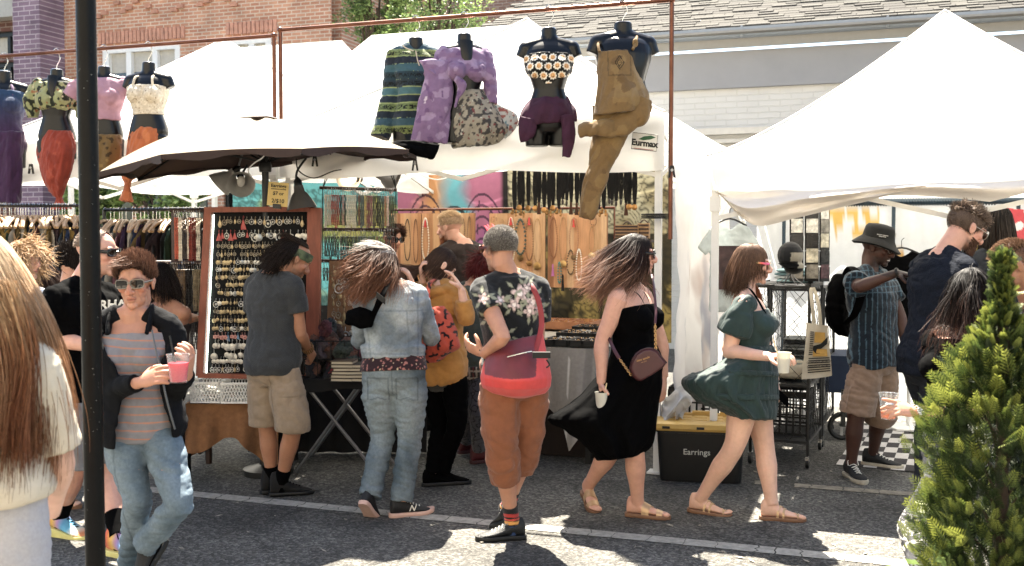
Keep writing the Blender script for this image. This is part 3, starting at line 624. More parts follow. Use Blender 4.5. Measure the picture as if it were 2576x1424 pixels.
 def leg(s,k,f0=0.,sc=None):s.tubeR(s.skinmb,s.J['hp'+k],s.J['kn'+k],s.J['an'+k],Person.LEG,f0,1,sc=sc or s.limb,n=16);return s
 def hand(s,k,tip,palm,thumb,curl=(.5,.7,.5),spread=.10,thumbc=.35,size=1.,W=None,curls=None):
  W=W or s.J['wr'+k];D=((s.P(tip)if not isinstance(tip,Vector)else tip)-W).normalized();Nn=ortho(D,Vector(palm));T=Nn.cross(D);T=T if T.dot(Vector(thumb))>0 else-T;z=s.S*size;b=s.skinmb
  b.loft([W-D*.02*z,W+D*.01*z,W+D*.04*z,W+D*.075*z,W+D*.098*z],[(.027*z,.020*z),(.028*z,.018*z),(.038*z,.017*z),(.041*z,.015*z),(.037*z,.011*z)],T,14)
  s.grip=W+D*.07*z+Nn*.035*z
  for i,(o,ln)in enumerate(((.031,.072),(.0105,.080),(-.0105,.075),(-.030,.060))):
   cu=curls[i]if curls else curl;p=W+D*.088*z+T*o*z;ang=0;pts=[p];sp=(o/.03)*spread
   for j,(fr,c)in enumerate(zip((.44,.31,.25),cu)):
    ang+=c;dirv=(D*math.cos(ang)+Nn*math.sin(ang)+T*sp*math.cos(ang)).normalized();p=p+dirv*ln*fr*z*1.05;pts.append(p)
   b.tube(pts,[.0105*z,.0100*z,.0094*z,.0078*z],9,3);b.ell(pts[-1],(.0078*z,)*3,n=8,m=6)
  p=W+D*.022*z+T*.026*z+Nn*.006*z;q=p+(D*.55+T*.75+Nn*thumbc).normalized()*.042*z;r_=q+(D*.85+T*.25+Nn*thumbc*1.6).normalized()*.036*z;b.tube([p,q,r_],[.0155*z,.0125*z,.0095*z],9,3);b.ell(r_,(.0095*z,)*3,n=8,m=6)
  return s
 def fframe(s,k,yaw,pitch=0):f=facing(yaw);p=R(pitch);d=f*math.cos(p)-UP*math.sin(p);u=UP*math.cos(p)+f*math.sin(p);return s.J['an'+k],d,u,u.cross(d)
 UPPER=[(-.070,.018,.0),(-.058,.030,.030),(-.03,.036,.035),(.01,.037,.024),(.05,.041,-.006),(.09,.046,-.026),(.13,.047,-.040),(.165,.040,-.050),(.192,.022,-.060)]
 SOLE=[(-.078,.012),(-.07,.028),(-.04,.038),(.0,.037),(.05,.039),(.10,.048),(.14,.049),(.175,.040),(.198,.022),(.205,.008)]
 def shoe_shape(s,mb,k,yaw,pitch=0,grow=1.,collar=0.,wide=1.):
  o,d,u,l=s.fframe(k,yaw,pitch);z=s.S;rg=[]
  for f,w_,top in Person.UPPER:
   top=top+(collar if f<.03 else 0);lo= -.068;ring=[]
   for i in range(18):
    th=2*math.pi*i/18;c,sn=math.cos(th),math.sin(th);h=(top-lo)/2;ring.append(o+d*f*z*grow+l*w_*wide*grow*z*math.copysign(abs(c)**.8,c)*(1 if sn<0 else 1-.32*sn)+u*(lo+h+h*sn)*z)
   rg.append(ring)
  return mb.rings(rg)
 def sole_shape(s,mb,k,yaw,pitch=0,u0= -.088,u1= -.062,grow=1.,wide=1.,toe=.0,bulge=0.):
  o,d,u,l=s.fframe(k,yaw,pitch);z=s.S;rg=[]
  for f,w_ in Person.SOLE:
   tz=toe*max(0,(f-.1)/.1)**2;a=u0+tz+(bulge*.3 if f< -.05 else 0);b2=u1+tz;w_=w_*wide*grow;fx=f*grow
   rg.append([o+(d*fx+l*y+u*zz)*z for y,zz in((w_,b2-.004),(w_*.93,b2),(-w_*.93,b2),(-w_,b2-.004),(-w_*1.02,(a+b2)/2),(-w_*.97,a+.003),(-w_*.9,a),(w_*.9,a),(w_*.97,a+.003),(w_*1.02,(a+b2)/2))])
  return mb.rings(rg)
 def barefoot(s,k,yaw,pitch=0):
  b=s.skinmb;s.shoe_shape(b,k,yaw,pitch,.93,collar=.0,wide=.88);o,d,u,l=s.fframe(k,yaw,pitch);z=s.S;sg=1 if k=='R' else-1
  for i,(y,f,r_)in enumerate(((.030,.185,.013),(.012,.190,.010),(-.004,.183,.009),(-.018,.174,.0085),(-.030,.162,.0085))):b.ell(o+(d*f*.95+l*y*sg*.95+u* -.060)*z,(r_*1.7*z,r_*z,r_*z*.95),d,l,u,n=10,m=8)
  return s
 def finish(s,label,group=None,cols=None,shrink=None):
  s.root=thing('person',label,'person',s.base,group);b=remesh(s.skinmb,s.vox,3,.5)
  def C(V):
   c=np.ones((len(V),3))*s.skin;n=pnoise(V*9+2);c*=(1+.10*n)[:,None];n2=np.clip(pnoise(V*23)*.5+pnoise(V*60)*.5,-1,1);c[:,1:]*=(1-.10*np.clip(n2,0,1))[:,None]
   q=s.hloc(V);lip=np.clip(1.6-np.sqrt((q[:,0]/.021)**2+((q[:,2]+.066)/.0085)**2)*1.2,0,1)*(q[:,1]>.078);c=c*(1-.65*lip[:,None])+.65*lip[:,None]*np.array([s.skin[0]*.78,s.skin[1]*.42,s.skin[2]*.42])
   ln=np.clip(1.5-np.sqrt((q[:,0]/.022)**2+((q[:,2]+.067)/.0022)**2),0,1)*(q[:,1]>.078);c*=(1-.7*ln)[:,None]
   ck=np.exp(-(((np.abs(q[:,0])-.045)/.018)**2+((q[:,2]+.028)/.018)**2))*(q[:,1]>.03)+np.exp(-((q[:,0]/.014)**2+((q[:,2]+.03)/.014)**2))*(q[:,1]>.09);c[:,1:]*=(1-.16*np.clip(ck,0,1))[:,None]
   if cols:c=cols(V,q,c)
   return c
  b.build('body',skin_mat(),s.root,cols=C,angle=0);return s
def brow_cols(col,stub=None,amt=.5,thick=.0055):
 col=np.array(lin(col));st=np.array(lin(stub))if stub else col
 def f(V,q,c):
  k=np.clip(1.6-np.sqrt(((np.abs(q[:,0])-.034)/.021)**2+((q[:,2]-.026+.004*((np.abs(q[:,0])-.03)/.02)**2)/thick)**2)*1.1,0,1)*(q[:,1]>.055);c=c*(1-.85*k[:,None])+.85*k[:,None]*col
  if stub:
   k=np.clip((-.048-q[:,2])*60,0,1)*np.clip((q[:,1]+.01)*40,0,1)*(q[:,2]> -.125)*amt*(.7+.5*pnoise(V*260));lip=np.sqrt((q[:,0]/.022)**2+((q[:,2]+.067)/.010)**2)<1;k[lip]=0;k=np.clip(k,0,1);c=c*(1-k[:,None])+k[:,None]*st
  return c
 return f
 # ---------------------------------------------------------------- cloth
def cloth(mb,name,mat,root,vox=.007,sm=5,amp=.006,freq=(6,6,10),tilt=.4,cols=None,fine=.35,label=None,seed=None):
 b=remesh(mb,vox,sm,.5)
 if amp:wrinkle(b,amp*1.2,freq,tilt,random.uniform(0,50)if seed is None else seed,fine)
 return b.build(name,mat,root,cols=cols,angle=0,label=label)
def top(p,name,mat,t0= -.10,t1=1.10,sleeve=.38,ease=.014,sl_ease=.012,flare=.0,amp=.006,cols=None,collar=.02,arms='LR',sl_flare=.015,extra=None,tilt=.4,freq=(6,6,10),fine=.35,label=None,vox=.007):
 b=MB();p.torso(b,t0,t1,ease,flare=flare);z=p.S
 c,l,f=p.tframe(1.0);b if t1<1 else b.loft([p.J['shL'],c-f*.012*z+UP*.030*z,p.J['shR']],[(.056*z+ease*.5,.058*z+ease*.5),(.066*z,.070*z),(.056*z+ease*.5,.058*z+ease*.5)],UP,14);[b.tube([c+UP*.055*z+p.lC*g*.03*z,p.J['sh'+k]+UP*.012*z],[.046*z+ease*.5,.046*z+ease*.6],12)for k,g in(('L',1),('R',-1))if t1>=1]
 for k in arms:
  if sleeve and 'el'+k in p.J:p.tubeR(b,p.J['sh'+k],p.J['el'+k],p.J['wr'+k],[(0,.060),(.12,.058),(.25,.052),(.45,.045),(.5,.044),(.6,.046),(.8,.038),(1,.034)],0,sleeve,ease=lambda t:sl_ease*z*.8+sl_flare*z*t/max(sleeve,.01),sc=p.limb*.96)
 if extra:extra(b)
 return cloth(b,name,mat,p.root,vox=vox,amp=amp,cols=cols,tilt=tilt,freq=freq,fine=fine,label=label)
def trousers(p,name,mat,f1=.98,ease=.012,hem=.0,t1=.34,prof=None,amp=.006,cols=None,legs='LR',extra=None,freq=(5,5,13),fine=.4,tilt=.25):
 b=MB();p.torso(b,-.2,t1,ease);z=p.S;prof=prof or[(0,.086),(.12,.096),(.3,.080),(.5,.064),(.7,.060),(.9,.054),(1,.054)]
 for k in legs:p.tubeR(b,p.J['hp'+k],p.J['kn'+k],p.J['an'+k],prof,0,f1,ease=lambda t:ease*z*.6+hem*z*max(0,t-.3),sc=p.limb,n=18)
 if extra:extra(b)
 return cloth(b,name,mat,p.root,amp=amp,cols=cols,freq=freq,fine=fine,tilt=tilt)
def shoe(p,k,yaw,pitch,up_mat,sole_mat,cols=None,collar=.0,wide=1.,u0= -.088,toe=.0,laces=None,name='shoe',grow=1.,bulge=0.):
 b=MB();p.shoe_shape(b,k,yaw,pitch,grow,collar,wide);b2=remesh(b,.005,2);s=b2.build(name,up_mat,p.root,cols=cols,angle=0)
 b=MB();p.sole_shape(b,k,yaw,pitch,u0,-.062,grow,wide,toe,bulge);b.build('sole',sole_mat,s,angle=35)
 if laces:
  b=MB();o,d,u,l=p.fframe(k,yaw,pitch);z=p.S
  for i in range(5):
   f=.035+i*.019;h=float(np.interp(f,[.01,.05,.09,.13],[.024,-.006,-.026,-.040]));b.tube([o+(d*(f-.006)-l*.024+u*(h-.010))*z,o+(d*f+u*(h+.004))*z,o+(d*(f+.006)+l*.024+u*(h-.010))*z],.0032*z,5,3)
  for sg in(1,-1):b.tube([o+(d*.032+u*.014)*z,o+(d*.02+l*sg*.03+u*.03)*z,o+(d*.035+l*sg*.035+u*.0)*z],.0026*z,5,4)
  b.build('lace',laces,s)
 return s
def sock(p,k,mat,f0=.86,ease=.004,cols=None):
 b=MB();p.tubeR(b,p.J['hp'+k],p.J['kn'+k],p.J['an'+k],Person.LEG,f0,1,ease=ease,sc=p.limb,n=20);o=p.J['an'+k];b.ell(o-UP*.03*p.S,(.036*p.S,.036*p.S,.05*p.S));return b.build('sock',mat,p.root,cols=cols)
def glasses(p,frame,lens,kind='wrap',wid=.066,hgt=.021,fr=.0026,tilt=0,templ=None,dy=0.):
 b=MB();g=MB();r=fr*p.hS
 for sg in(1,-1):
  pts=[]
  for i in range(20):
   th=2*math.pi*i/20;c,sn=math.cos(th),math.sin(th);pw_=.55 if kind!='round' else 1.0;x=.034+math.copysign(abs(c)**pw_,c)*.029;z=math.copysign(abs(sn)**pw_,sn)*hgt-(.004 if kind=='aviator' else 0)
   if kind=='wayfarer':z+=.004*(x-.034)/.03*(sn>0)
   y=.103-1.6*(x-.01)**2*(3.2 if kind=='wrap' else 1.6);pts.append(p.H(sg*x,y+dy,.004+z))
  b.tube(pts,r,6,closed=True);n=len(pts);cen=sum(pts,Vector())/n+p.hf*.002;k=len(g.v);g.v+=[tuple(q)for q in pts]+[tuple(cen)];g.f+=[(k+i,k+(i+1)%n,k+n)for i in range(n)];g.m+=[0]*n
  xo=.063;yo=.103-1.6*(.053)**2*(3.2 if kind=='wrap' else 1.6)
  tp=MB()if templ else b;(tp).loft([p.H(sg*xo,yo+dy,.008),p.H(sg*.076,.045,.010),p.H(sg*.0795,.0,.011),p.H(sg*.079,-.016,-.004)],[((fr*(2.2 if kind in('wrap','wayfarer')else .9))*p.hS,fr*.8*p.hS)]*4,p.hu,8)
  if templ:tp.build('temple',templ[0],p.root,cols=templ[1])
 b.tube([p.H(.007,.106+dy,.008),p.H(0,.109+dy,.011),p.H(-.007,.106+dy,.008)],r,6)
 f=b.build('sunglasses' if kind!='round' else 'spectacles',frame,p.root);g.build('lens',lens,f,angle=0);return f
 # ---------------------------------------------------------------- hair
def strands(mb,roots,dirs,L,K,flow,wave=.0,r=.0016,stiff=.6,coll=(),seed=0,colf=None,cols_out=None,freq=9.,lenvar=.35,clump=0):
 n=len(roots);rng=np.random.default_rng(seed);p=np.array(roots,float);d=np.array(dirs,float);ln=L*(1-lenvar*rng.random(n));st=(ln/K)[:,None];pts=[p.copy()];ph=rng.normal(size=(n,3))*.15
 for k in range(K):
  fl=flow(p,k/K)if callable(flow)else np.array(flow);nz=np.stack([pnoise(p*freq+3.1*i+11)for i in range(3)],1)*wave+ph*wave
  d=d*stiff+fl*(1-stiff)+nz;d/=np.linalg.norm(d,axis=1)[:,None];p=p+d*st
  for c,Rm,rad in coll:
   q=(p-c)@Rm.T/rad;m=np.linalg.norm(q,axis=1);i=m<1
   if i.any():q[i]/=m[i][:,None];p[i]=c+(q[i]*rad)@Rm
  pts.append(p.copy())
 P=np.stack(pts,1);t=np.linspace(0,1,K+1);rr=r*(1-.75*t**2)*(.7+.6*rng.random(n))[:,None]
 tan=np.gradient(P,axis=1);tan/=np.linalg.norm(tan,axis=2)[:,:,None]+1e-9;a=np.cross(tan,rng.normal(size=(n,1,3)));a/=np.linalg.norm(a,axis=2)[:,:,None]+1e-9;b2=np.cross(tan,a)
 V=np.stack([P+rr[:,:,None]*(a*math.cos(th)+b2*math.sin(th))for th in(0,2.094,4.189)],2).reshape(-1,3);base=len(mb.v);m=K+1
 i=np.arange(n)[:,None,None]*m*3;k=np.arange(K)[None,:,None]*3;j=np.arange(3)[None,None,:];j2=(j+1)%3
 fa=np.stack([i+k+j+0*j,i+k+j2,i+k+3+j2,i+k+3+j],-1).reshape(-1,4)+base
 mb.v+=[tuple(x)for x in V];mb.f+=[tuple(x)for x in fa.tolist()];mb.m+=[0]*len(fa)
 if cols_out is not None:
  rnd=rng.random(n);tt=np.broadcast_to(t[None,:,None],(n,m,3)).reshape(-1);cols_out.append(colf(V,tt,np.repeat(rnd,m*3)))
 return mb
def grad(c0,c1,c2=None,mid=.5,var=.45):
 A,B=np.array(lin(c0)),np.array(lin(c1));C2=np.array(lin(c2))if c2 else B
 def f(V,t,r):
  t=t[:,None];c=np.where(t<mid,A+(B-A)*t/mid,B+(C2-B)*(t-mid)/(1-mid));return c*(1-var*.6+var*1.3*r)[:,None]
 return f
def hair_mat():return M('hair',attr=True,rough=.5,var=.25,vs=40,spec=.12)
def scalp(p,n,region,seed=0,c=(0,-.014,.037),r=(.079,.101,.085)):
 rng=np.random.default_rng(seed);q=rng.normal(size=(n*6,3));q/=np.linalg.norm(q,axis=1)[:,None];L=q*np.array(r)+np.array(c);k=region(L);L=L[k][:n];nn=(q/np.array(r))[k][:n];nn/=np.linalg.norm(nn,axis=1)[:,None]
 B=np.array([list(p.hl),list(p.hf),list(p.hu)]);return np.array(p.hc)+(L*p.hS)@B,nn@B,L
def cap_hair(p,mb,region,c=(0,-.014,.037),r=(.0785,.1005,.0845),n=56,m=36):
 ids={};g=[]
 for i in range(m+1):
  ph= -math.pi/2+math.pi*i/m
  for k in range(n):g.append((r[0]*math.cos(ph)*math.cos(2*math.pi*k/n)+c[0],r[1]*math.cos(ph)*math.sin(2*math.pi*k/n)+c[1],r[2]*math.sin(ph)+c[2]))
 ok=region(np.array(g));fs=[(i*n+k,i*n+(k+1)%n,(i+1)*n+(k+1)%n,(i+1)*n+k)for i in range(m)for k in range(n)];fs=[f for f in fs if all(ok[j]for j in f)]
 return mb.add([p.H(*q)for q in g],fs)
def hcoll(p,c=(0,-.014,.03),r=(.080,.102,.092)):return(np.array(p.H(*c)),np.array([list(p.hl),list(p.hf),list(p.hu)]),np.array(r)*p.hS)
def ecoll(c,r):return(np.array(c),np.eye(3),np.array(r))
def hair(p,region,n,L,K,flow,colf,wave=.1,r=.0016,stiff=.6,lift=.4,seed=0,coll=None,extra=None,capcol=None,freq=9.,lenvar=.35,root=None,name='hair',cap=True):
 mb=MB();co=[]
 if cap:cap_hair(p,mb,region);co.append(np.ones((len(mb.v),3))*np.array(lin(capcol)))
 rt,nn,Lc=scalp(p,n,region,seed);fl=flow(rt,0)if callable(flow)else np.ones((len(rt),3))*np.array(flow);d=nn*lift+fl*(1-lift);d/=np.linalg.norm(d,axis=1)[:,None]
 strands(mb,rt,d,L,K,flow,wave,r,stiff,[hcoll(p)]+list(coll or[]),seed,colf,co,freq,lenvar)
 if extra:extra(mb,co)
 return mb.build(name,hair_mat(),root or p.root,cols=np.concatenate(co),angle=0)
def pxloft(mb,rows,d,dep,n=40,folds=0,amp=0,side=None,dd=None,caps=True,seed=0.,twist=0.):
 rg=[];m=len(rows)-1
 R4=smooth_path([Vector((*r[:2],0))for r in rows],4),smooth_path([Vector((*r[2:4],0))for r in rows],4);k=len(R4[0])
 for i in range(k):
  a,c=R4[0][i],R4[1][i];v=i/(k-1);e=float(np.interp(v,np.linspace(0,1,len(dep)),dep))if hasattr(dep,'__len__')else dep;o=float(np.interp(v,np.linspace(0,1,len(dd)),dd))if dd else 0
  ring=[]
  for j in range(n):
   th=2*math.pi*j/n;f=1+amp*v*math.sin(folds*th+seed+twist*v)+amp*.5*v*math.sin((folds*1.7)*th+seed*2);u=.5-.5*math.cos(th)*(.96+.04*f);q=a.lerp(c,u);ring.append(at(q.x,q.y+amp*v*18*math.sin(folds*th+seed),d+o+e*math.sin(th)*f))
  rg.append(ring)
 return mb.rings(rg,caps)
 # ================================================================ cloth materials and colour functions
def const(c):c=np.array(lin(c));return lambda V:np.ones((len(V),3))*c
cloth_attr=M('cloth',attr=True,rough=.85,var=.14,vs=26,bump=.25,bs=420,sheen=.15,spec=.2)
denim_attr=M('denim',attr=True,rough=.85,var=.22,vs=70,bump=.35,bs=500,spec=.2)
black_cloth=M('black_cloth','#050506',rough=.9,var=.3,vs=18,bump=.2,bs=400,spec=.04)
rubber_black=M('black_rubber','#0c0c0c',rough=.6,var=.2);rubber_white=M('white_rubber','#d8d2c4',rough=.6,var=.15);lens_dark=M('dark_lens','#08090a',rough=.05,var=0,spec=.8,coat=.5)
lace_white=M('white_lace','#d9d4c8',rough=.8);gold=M('gold_metal','#c9974f',rough=.28,metal=.9,var=.2);silver=M('silver_metal','#c9c8c4',rough=.25,metal=.9,var=.15)
leather_gold=M('gold_leather','#c39a6b',rough=.35,metal=.35,var=.2);tan_sole=M('tan_sole','#7d5436',rough=.6,var=.2)
def denim(base,fade,pel,amt=.5,seams=True):
 A,B=np.array(lin(base)),np.array(lin(fade))
 def f(V):
  n=fbm(V*np.array([5,5,2.2]),3)*1.2;z=V[:,2];k=np.clip(.45+n+.5*np.exp(-((z-.62)/.22)**2)-.3*np.exp(-((z-.86)/.08)**2),0,1)*amt+.1*pnoise(V*70);k=np.clip(k,0,1)[:,None];return A*(1-k)+B*k
 return f
def cup(label,c,r=.043,h=.105,tilt=None,drink='#e8637a',level=.75,straw=None,clear=True,up=None):
 c=Vector(c);Z=Vector(up).normalized()if up is not None else UP;t=thing('drink_cup',label,'cup',c)
 b=MB();b.lathe(c,[(r*.70,.0),(r*.74,.002),(r*.98,h),(r*1.05,h+.001),(r*1.05,h+.004),(r*.96,h+.003),(r*.70,.004)],28,Z=Z);b.build('cup_wall',M('clear_plastic','#e8ecec',rough=.12,var=0,trans=.85,alpha=.45)if clear else M('frosted_plastic','#ddd9cb',rough=.35,var=.05,transl=.35),t,angle=30)
 b=MB();b.lathe(c,[(.002,.005),(r*.68,.005),(r*(.70+.26*level),h*level),(.002,h*level)],24,Z=Z);b.build('drink',M('drink_'+drink[1:],drink,rough=.15,var=.06,transl=.45),t)
 if straw:b=MB();s0=c+Z*.01;b.tube([s0,s0+(Z+Vector(straw[0]))*straw[1]],.0035,8);b.build('straw',M('straw_'+straw[2][1:],straw[2],rough=.5),t)
 return t
def strap_band(p,k,yaw,pitch,f0,f1,mat,grow=1.02,skew=0,thick=.004,wide=.88):
 o,d,u,l=p.fframe(k,yaw,pitch);z=p.S;b=MB();R_=[]
 for f in(f0,f1):
  T=np.array(Person.UPPER);hw,top=(float(np.interp(f,T[:,0]*.93,T[:,i]))for i in(1,2));hw*=wide*grow;top+=thick;ring=[]
  for i in range(15):
   th=math.pi*(i/14);c,s=math.cos(th),math.sin(th);ring.append((o+d*(f+skew*(c))*z+l*hw*c*z+u*(-.068+(top+.068)*s**.8)*z,o+d*(f+skew*c)*z+l*(hw-.003)*c*z+u*(-.068+(top+.065)*s**.8)*z))
  R_.append(ring)
 for i in range(14):
  a,a2,c_,c2=R_[0][i][0],R_[0][i+1][0],R_[1][i+1][0],R_[1][i][0];b.add([a,a2,c_,c2,R_[0][i][1],R_[0][i+1][1],R_[1][i+1][1],R_[1][i][1]],[(0,1,2,3),(7,6,5,4),(0,4,5,1),(3,2,6,7)])
 return b
def sandal(p,k,yaw,pitch,bands,strap_mat,sole_mat,name='sandal'):
 b=MB();p.sole_shape(b,k,yaw,pitch,-.090,-.066,.97,1.0);s=b.build(name,sole_mat,p.root,angle=35)
 for a,c,sk in bands:strap_band(p,k,yaw,pitch,a,c,strap_mat,skew=sk).build('strap',strap_mat,s)
 return s
def blur_rot(V,c,ang):return V
# ================================================================ floral T-shirt man with the red sling bag
def floral_man():
 p=Person(5.45,.985,(1292,955),(1284,722),(1256,627),-160,-158,-142,pitch=4,bw=1.0,bd=1.02,sh=1.0,skin='tan',arms=dict(L=((1266,848,-.24),(1216,890,-.10)),R=((1352,850,.12),(1300,905,.38))),legs=dict(L=((1262,1125,-.05),(1289,1316)),R=((1322,1120,.1),(1276,1278,'.14'))))
 p.vox=.0048;p.head().trunk().arm('L').arm('R').leg('L').leg('R');p.hand('L',(1182,874,-.06),facing(160)*.6+UP*.5,UP*.8+facing(-90)*.3,(.35,.6,.4))
 p.hand('R',(1255,895,.40),UP,facing(0))
 def cols(V,q,c):
  k=np.clip((q[:,2]+.035+.25*np.clip(q[:,1]-.02,0,1)-.03*(q[:,1]< -.05))*30,0,1)*np.clip((.055+q[:,2]*.25-q[:,1])*40,0,1)*(q[:,2]<.14);k*=.85+.25*pnoise(V*300);top_=np.clip((q[:,2]-.02)*18,0,1)[:,None]
  g=np.array(lin('#3b3029'))*(1-top_)+np.array(lin('#8d867f'))*top_;k=np.clip(k,0,.93)[:,None];c=c*(1-k)+k*g
  st=np.clip((-.04-q[:,2])*60,0,1)*np.clip((q[:,1]+.0)*40,0,1)*(q[:,2]> -.12)*.45;return c*(1-st[:,None])+st[:,None]*np.array(lin('#6d625a'))
 p.finish('man with cropped grey hair in a black floral T-shirt and rust trousers',cols=cols)
 reg=lambda L:(L[:,2]>.02)&(L[:,1]<.06)
 hair(p,lambda L:(L[:,2]> -.012+.6*np.clip(L[:,1]+.02,0,1))&(L[:,1]<.07),3600,.013,3,lambda V,t:np.ones((len(V),3))*np.array(-p.hf*.5+p.hu*.3),grad('#59524c','#a9a39c',var=.5),.25,.0011,.7,.7,capcol='#57504a',seed=3)
 def fl(mb,co):
  pass
 mb=MB();co=[];rt,nn,L=scalp(p,120,lambda L:(L[:,1]>.045)&(L[:,2]>.085)&(np.abs(L[:,0])<.05),5);strands(mb,rt,nn*.5+np.array(UP),.055,4,np.array(UP)*.6+np.array(p.hf),.2,.003,.7,(),5,grad('#d8283a','#f0404f'),co);mb.build('forelock',hair_mat(),p.root,cols=np.concatenate(co),angle=0)
 # printed flowers
 rnd=np.random.default_rng(4);sites=[]
 def cols(V):
  c=np.ones((len(V),3))*np.array(lin('#131416'));q=V-np.array(p.chest);u=q@np.array(CR);w_=q[:,2]
  for(a,b_,r)in[(.05,-.03,.055),(.12,-.075,.05),(.02,-.085,.04),(.085,.0,.032),(.15,-.12,.035),(-.05,-.06,.03),(.09,-.30,.055),(.13,-.42,.045),(-.03,-.24,.035),(.2,-.33,.04),(-.11,-.16,.032),(.17,-.30,.03),(.04,-.46,.04),(-.14,-.05,.035),(.10,-.12,.04)]:
   du,dw=u-a,w_-b_;rr=np.sqrt(du**2+dw**2);th=np.arctan2(dw,du);pet=r*(.74+.24*np.cos(5*th+a*90));k=np.clip((pet-rr)/.006,0,1);sh_=.72+.28*np.cos(rr/r*11+np.cos(th*3)*1.2);cc=np.array(lin('#d9b8ae'))[None]*sh_[:,None];cc[rr<r*.25]=np.array(lin('#e6d3c6'));c=c*(1-k[:,None])+k[:,None]*cc
   for s in range(5):
    an=a*70+s*1.3;lu,lw=u-(a+math.cos(an)*r*1.25),w_-(b_+math.sin(an)*r*1.25);m=np.clip((.011-np.abs(-lu*math.sin(an)+lw*math.cos(an))-np.abs(lu*math.cos(an)+lw*math.sin(an))*.35)/.004,0,1)*(1-k);c=c*(1-m[:,None])+m[:,None]*np.array(lin('#8b8a70'))
  sp=(pnoise(V*75)>.52);c[sp]=np.array(lin('#9d9080'));return c
 top(p,'floral_shirt',cloth_attr,-.16,1.10,.30,.016,.018,.006,.006,cols,sl_flare=.012)
 rust='#854a26'
 trousers(p,'rust_trousers',cloth_attr,.67,.016,.004,.30,[(0,.090),(.15,.106),(.3,.094),(.5,.083),(.62,.082),(.72,.072),(1,.070)],.011,lambda V:np.ones((len(V),3))*np.array(lin(rust))*(1+.15*pnoise(V*8))[:,None],freq=(6,6,9),fine=.3)
 for k,yaw,pit in(('L',-82,0),('R',-150,22)):
  def sc(V,o=p.J['an'+k]):
   z=V[:,2]-o.z+.01;c=np.ones((len(V),3))*np.array(lin('#1b1a1c'))
   for a,b_,h in((.055,.075,'#c0271f'),(.035,.045,'#d8412a'),(.012,.03,'#e59a2e'),(-.06,.002,'#27406b')):m=(z>a)&(z<b_);c[m]=np.array(lin(h))
   return c
  sock(p,k,cloth_attr,.86,.006,sc)
  shoe(p,k,yaw,pit,M('black_knit','#16171a',rough=.5,var=.5,vs=120,bump=.5,bs=160),rubber_black,laces=M('grey_lace','#9a9a98'),wide=1.05,collar=.004)
 b=MB();b.lathe(p.J['wrL']+(p.J['elL']-p.J['wrL']).normalized()*.01,[(.032,-.012),(.034,0),(.032,.012)],20,Z=(p.J['elL']-p.J['wrL']));w_=b.build('wrist_watch',rubber_black,p.root)
 glasses(p,M('dark_red_frame','#4a1216',rough=.3),lens_dark,'wayfarer',fr=.003)
 # red sling bag worn across the back
 t=thing('sling_bag','big red and maroon sling bag slung low across the floral shirt','bag',at(1290,940,5.2))
 def ring(px0,px1,py,d0,bulge,n=16,dy=0):
  out=[]
  for i in range(n+1):u=i/n;out.append(at(px0+(px1-px0)*u,py+dy*u+10*math.sin(math.pi*u)*(py>900),d0-bulge*math.sin(math.pi*u)**.7))
  return out
 def shell(rows,th=.02):
  n=len(rows[0][0])if False else None;b=MB();rg=[]
  for(px0,px1,py,d0,bl,dy)in rows:
   f=ring(px0,px1,py,d0,bl,16,dy);bk=ring(px1,px0,py+dy,d0+.05,-.01,16,-dy);rg.append(f+bk)
  b.rings(rg);return b
 rows=[(1232,1366,868,5.36,.06,-30),(1222,1374,896,5.34,.10,-18),(1213,1382,925,5.33,.13,-4),(1208,1388,948,5.33,.15,2),(1210,1386,968,5.34,.14,4),(1222,1372,986,5.37,.10,4),(1240,1350,994,5.42,.04,2)]
 b=shell(rows)
 red,mar=np.array(lin('#d3211c')),np.array(lin('#6d1520'))
 def bc(V):
  q=V-np.array(C0);dd=q@np.array(CF);px=CX+F*(q@np.array(CR))/dd;py=CY-F*(q@np.array(CU))/dd;c=np.ones((len(V),3))*red;e=940+14*np.sin((px-1210)/170*3.14);m=(py<e)&(px<1352-(py-870)*.05)&(px>1218+(py-870)*.02);c[m]=mar*(1+.5*(pnoise(V[m]*14))[:,None]);return c
 b2=remesh(b,.006,6);wrinkle(b2,.003,(5,5,7),.2);b2.build('bag_body',M('bag_nylon',attr=True,rough=.5,var=.12,vs=20,sheen=.2),t,cols=bc,angle=0)
 b=MB();P=[at(1345,890,5.27),at(1362,820,5.33),at(1356,762,5.36),at(1336,718,5.40),at(1304,690,5.50)];b.loft(smooth_path(P,6),[(.014,.003)]*25,[-CH*.2+CR]*25,8);b.build('strap',M('bag_strap','#8e1c22',rough=.6),t)
 b=MB();b.tube([at(1276,898,5.215),at(1308,890,5.21),at(1338,884,5.23)],.004,6,4);b.build('zipper',silver,t)
 b=MB();b.box(at(1362,893,5.2),(.09,.03,.03),X=CR);b.tube([at(1375,905,5.2),at(1382,918,5.2),at(1374,925,5.2)],.004,6,4);b.build('buckle',rubber_black,t)
 return p
floral_man()
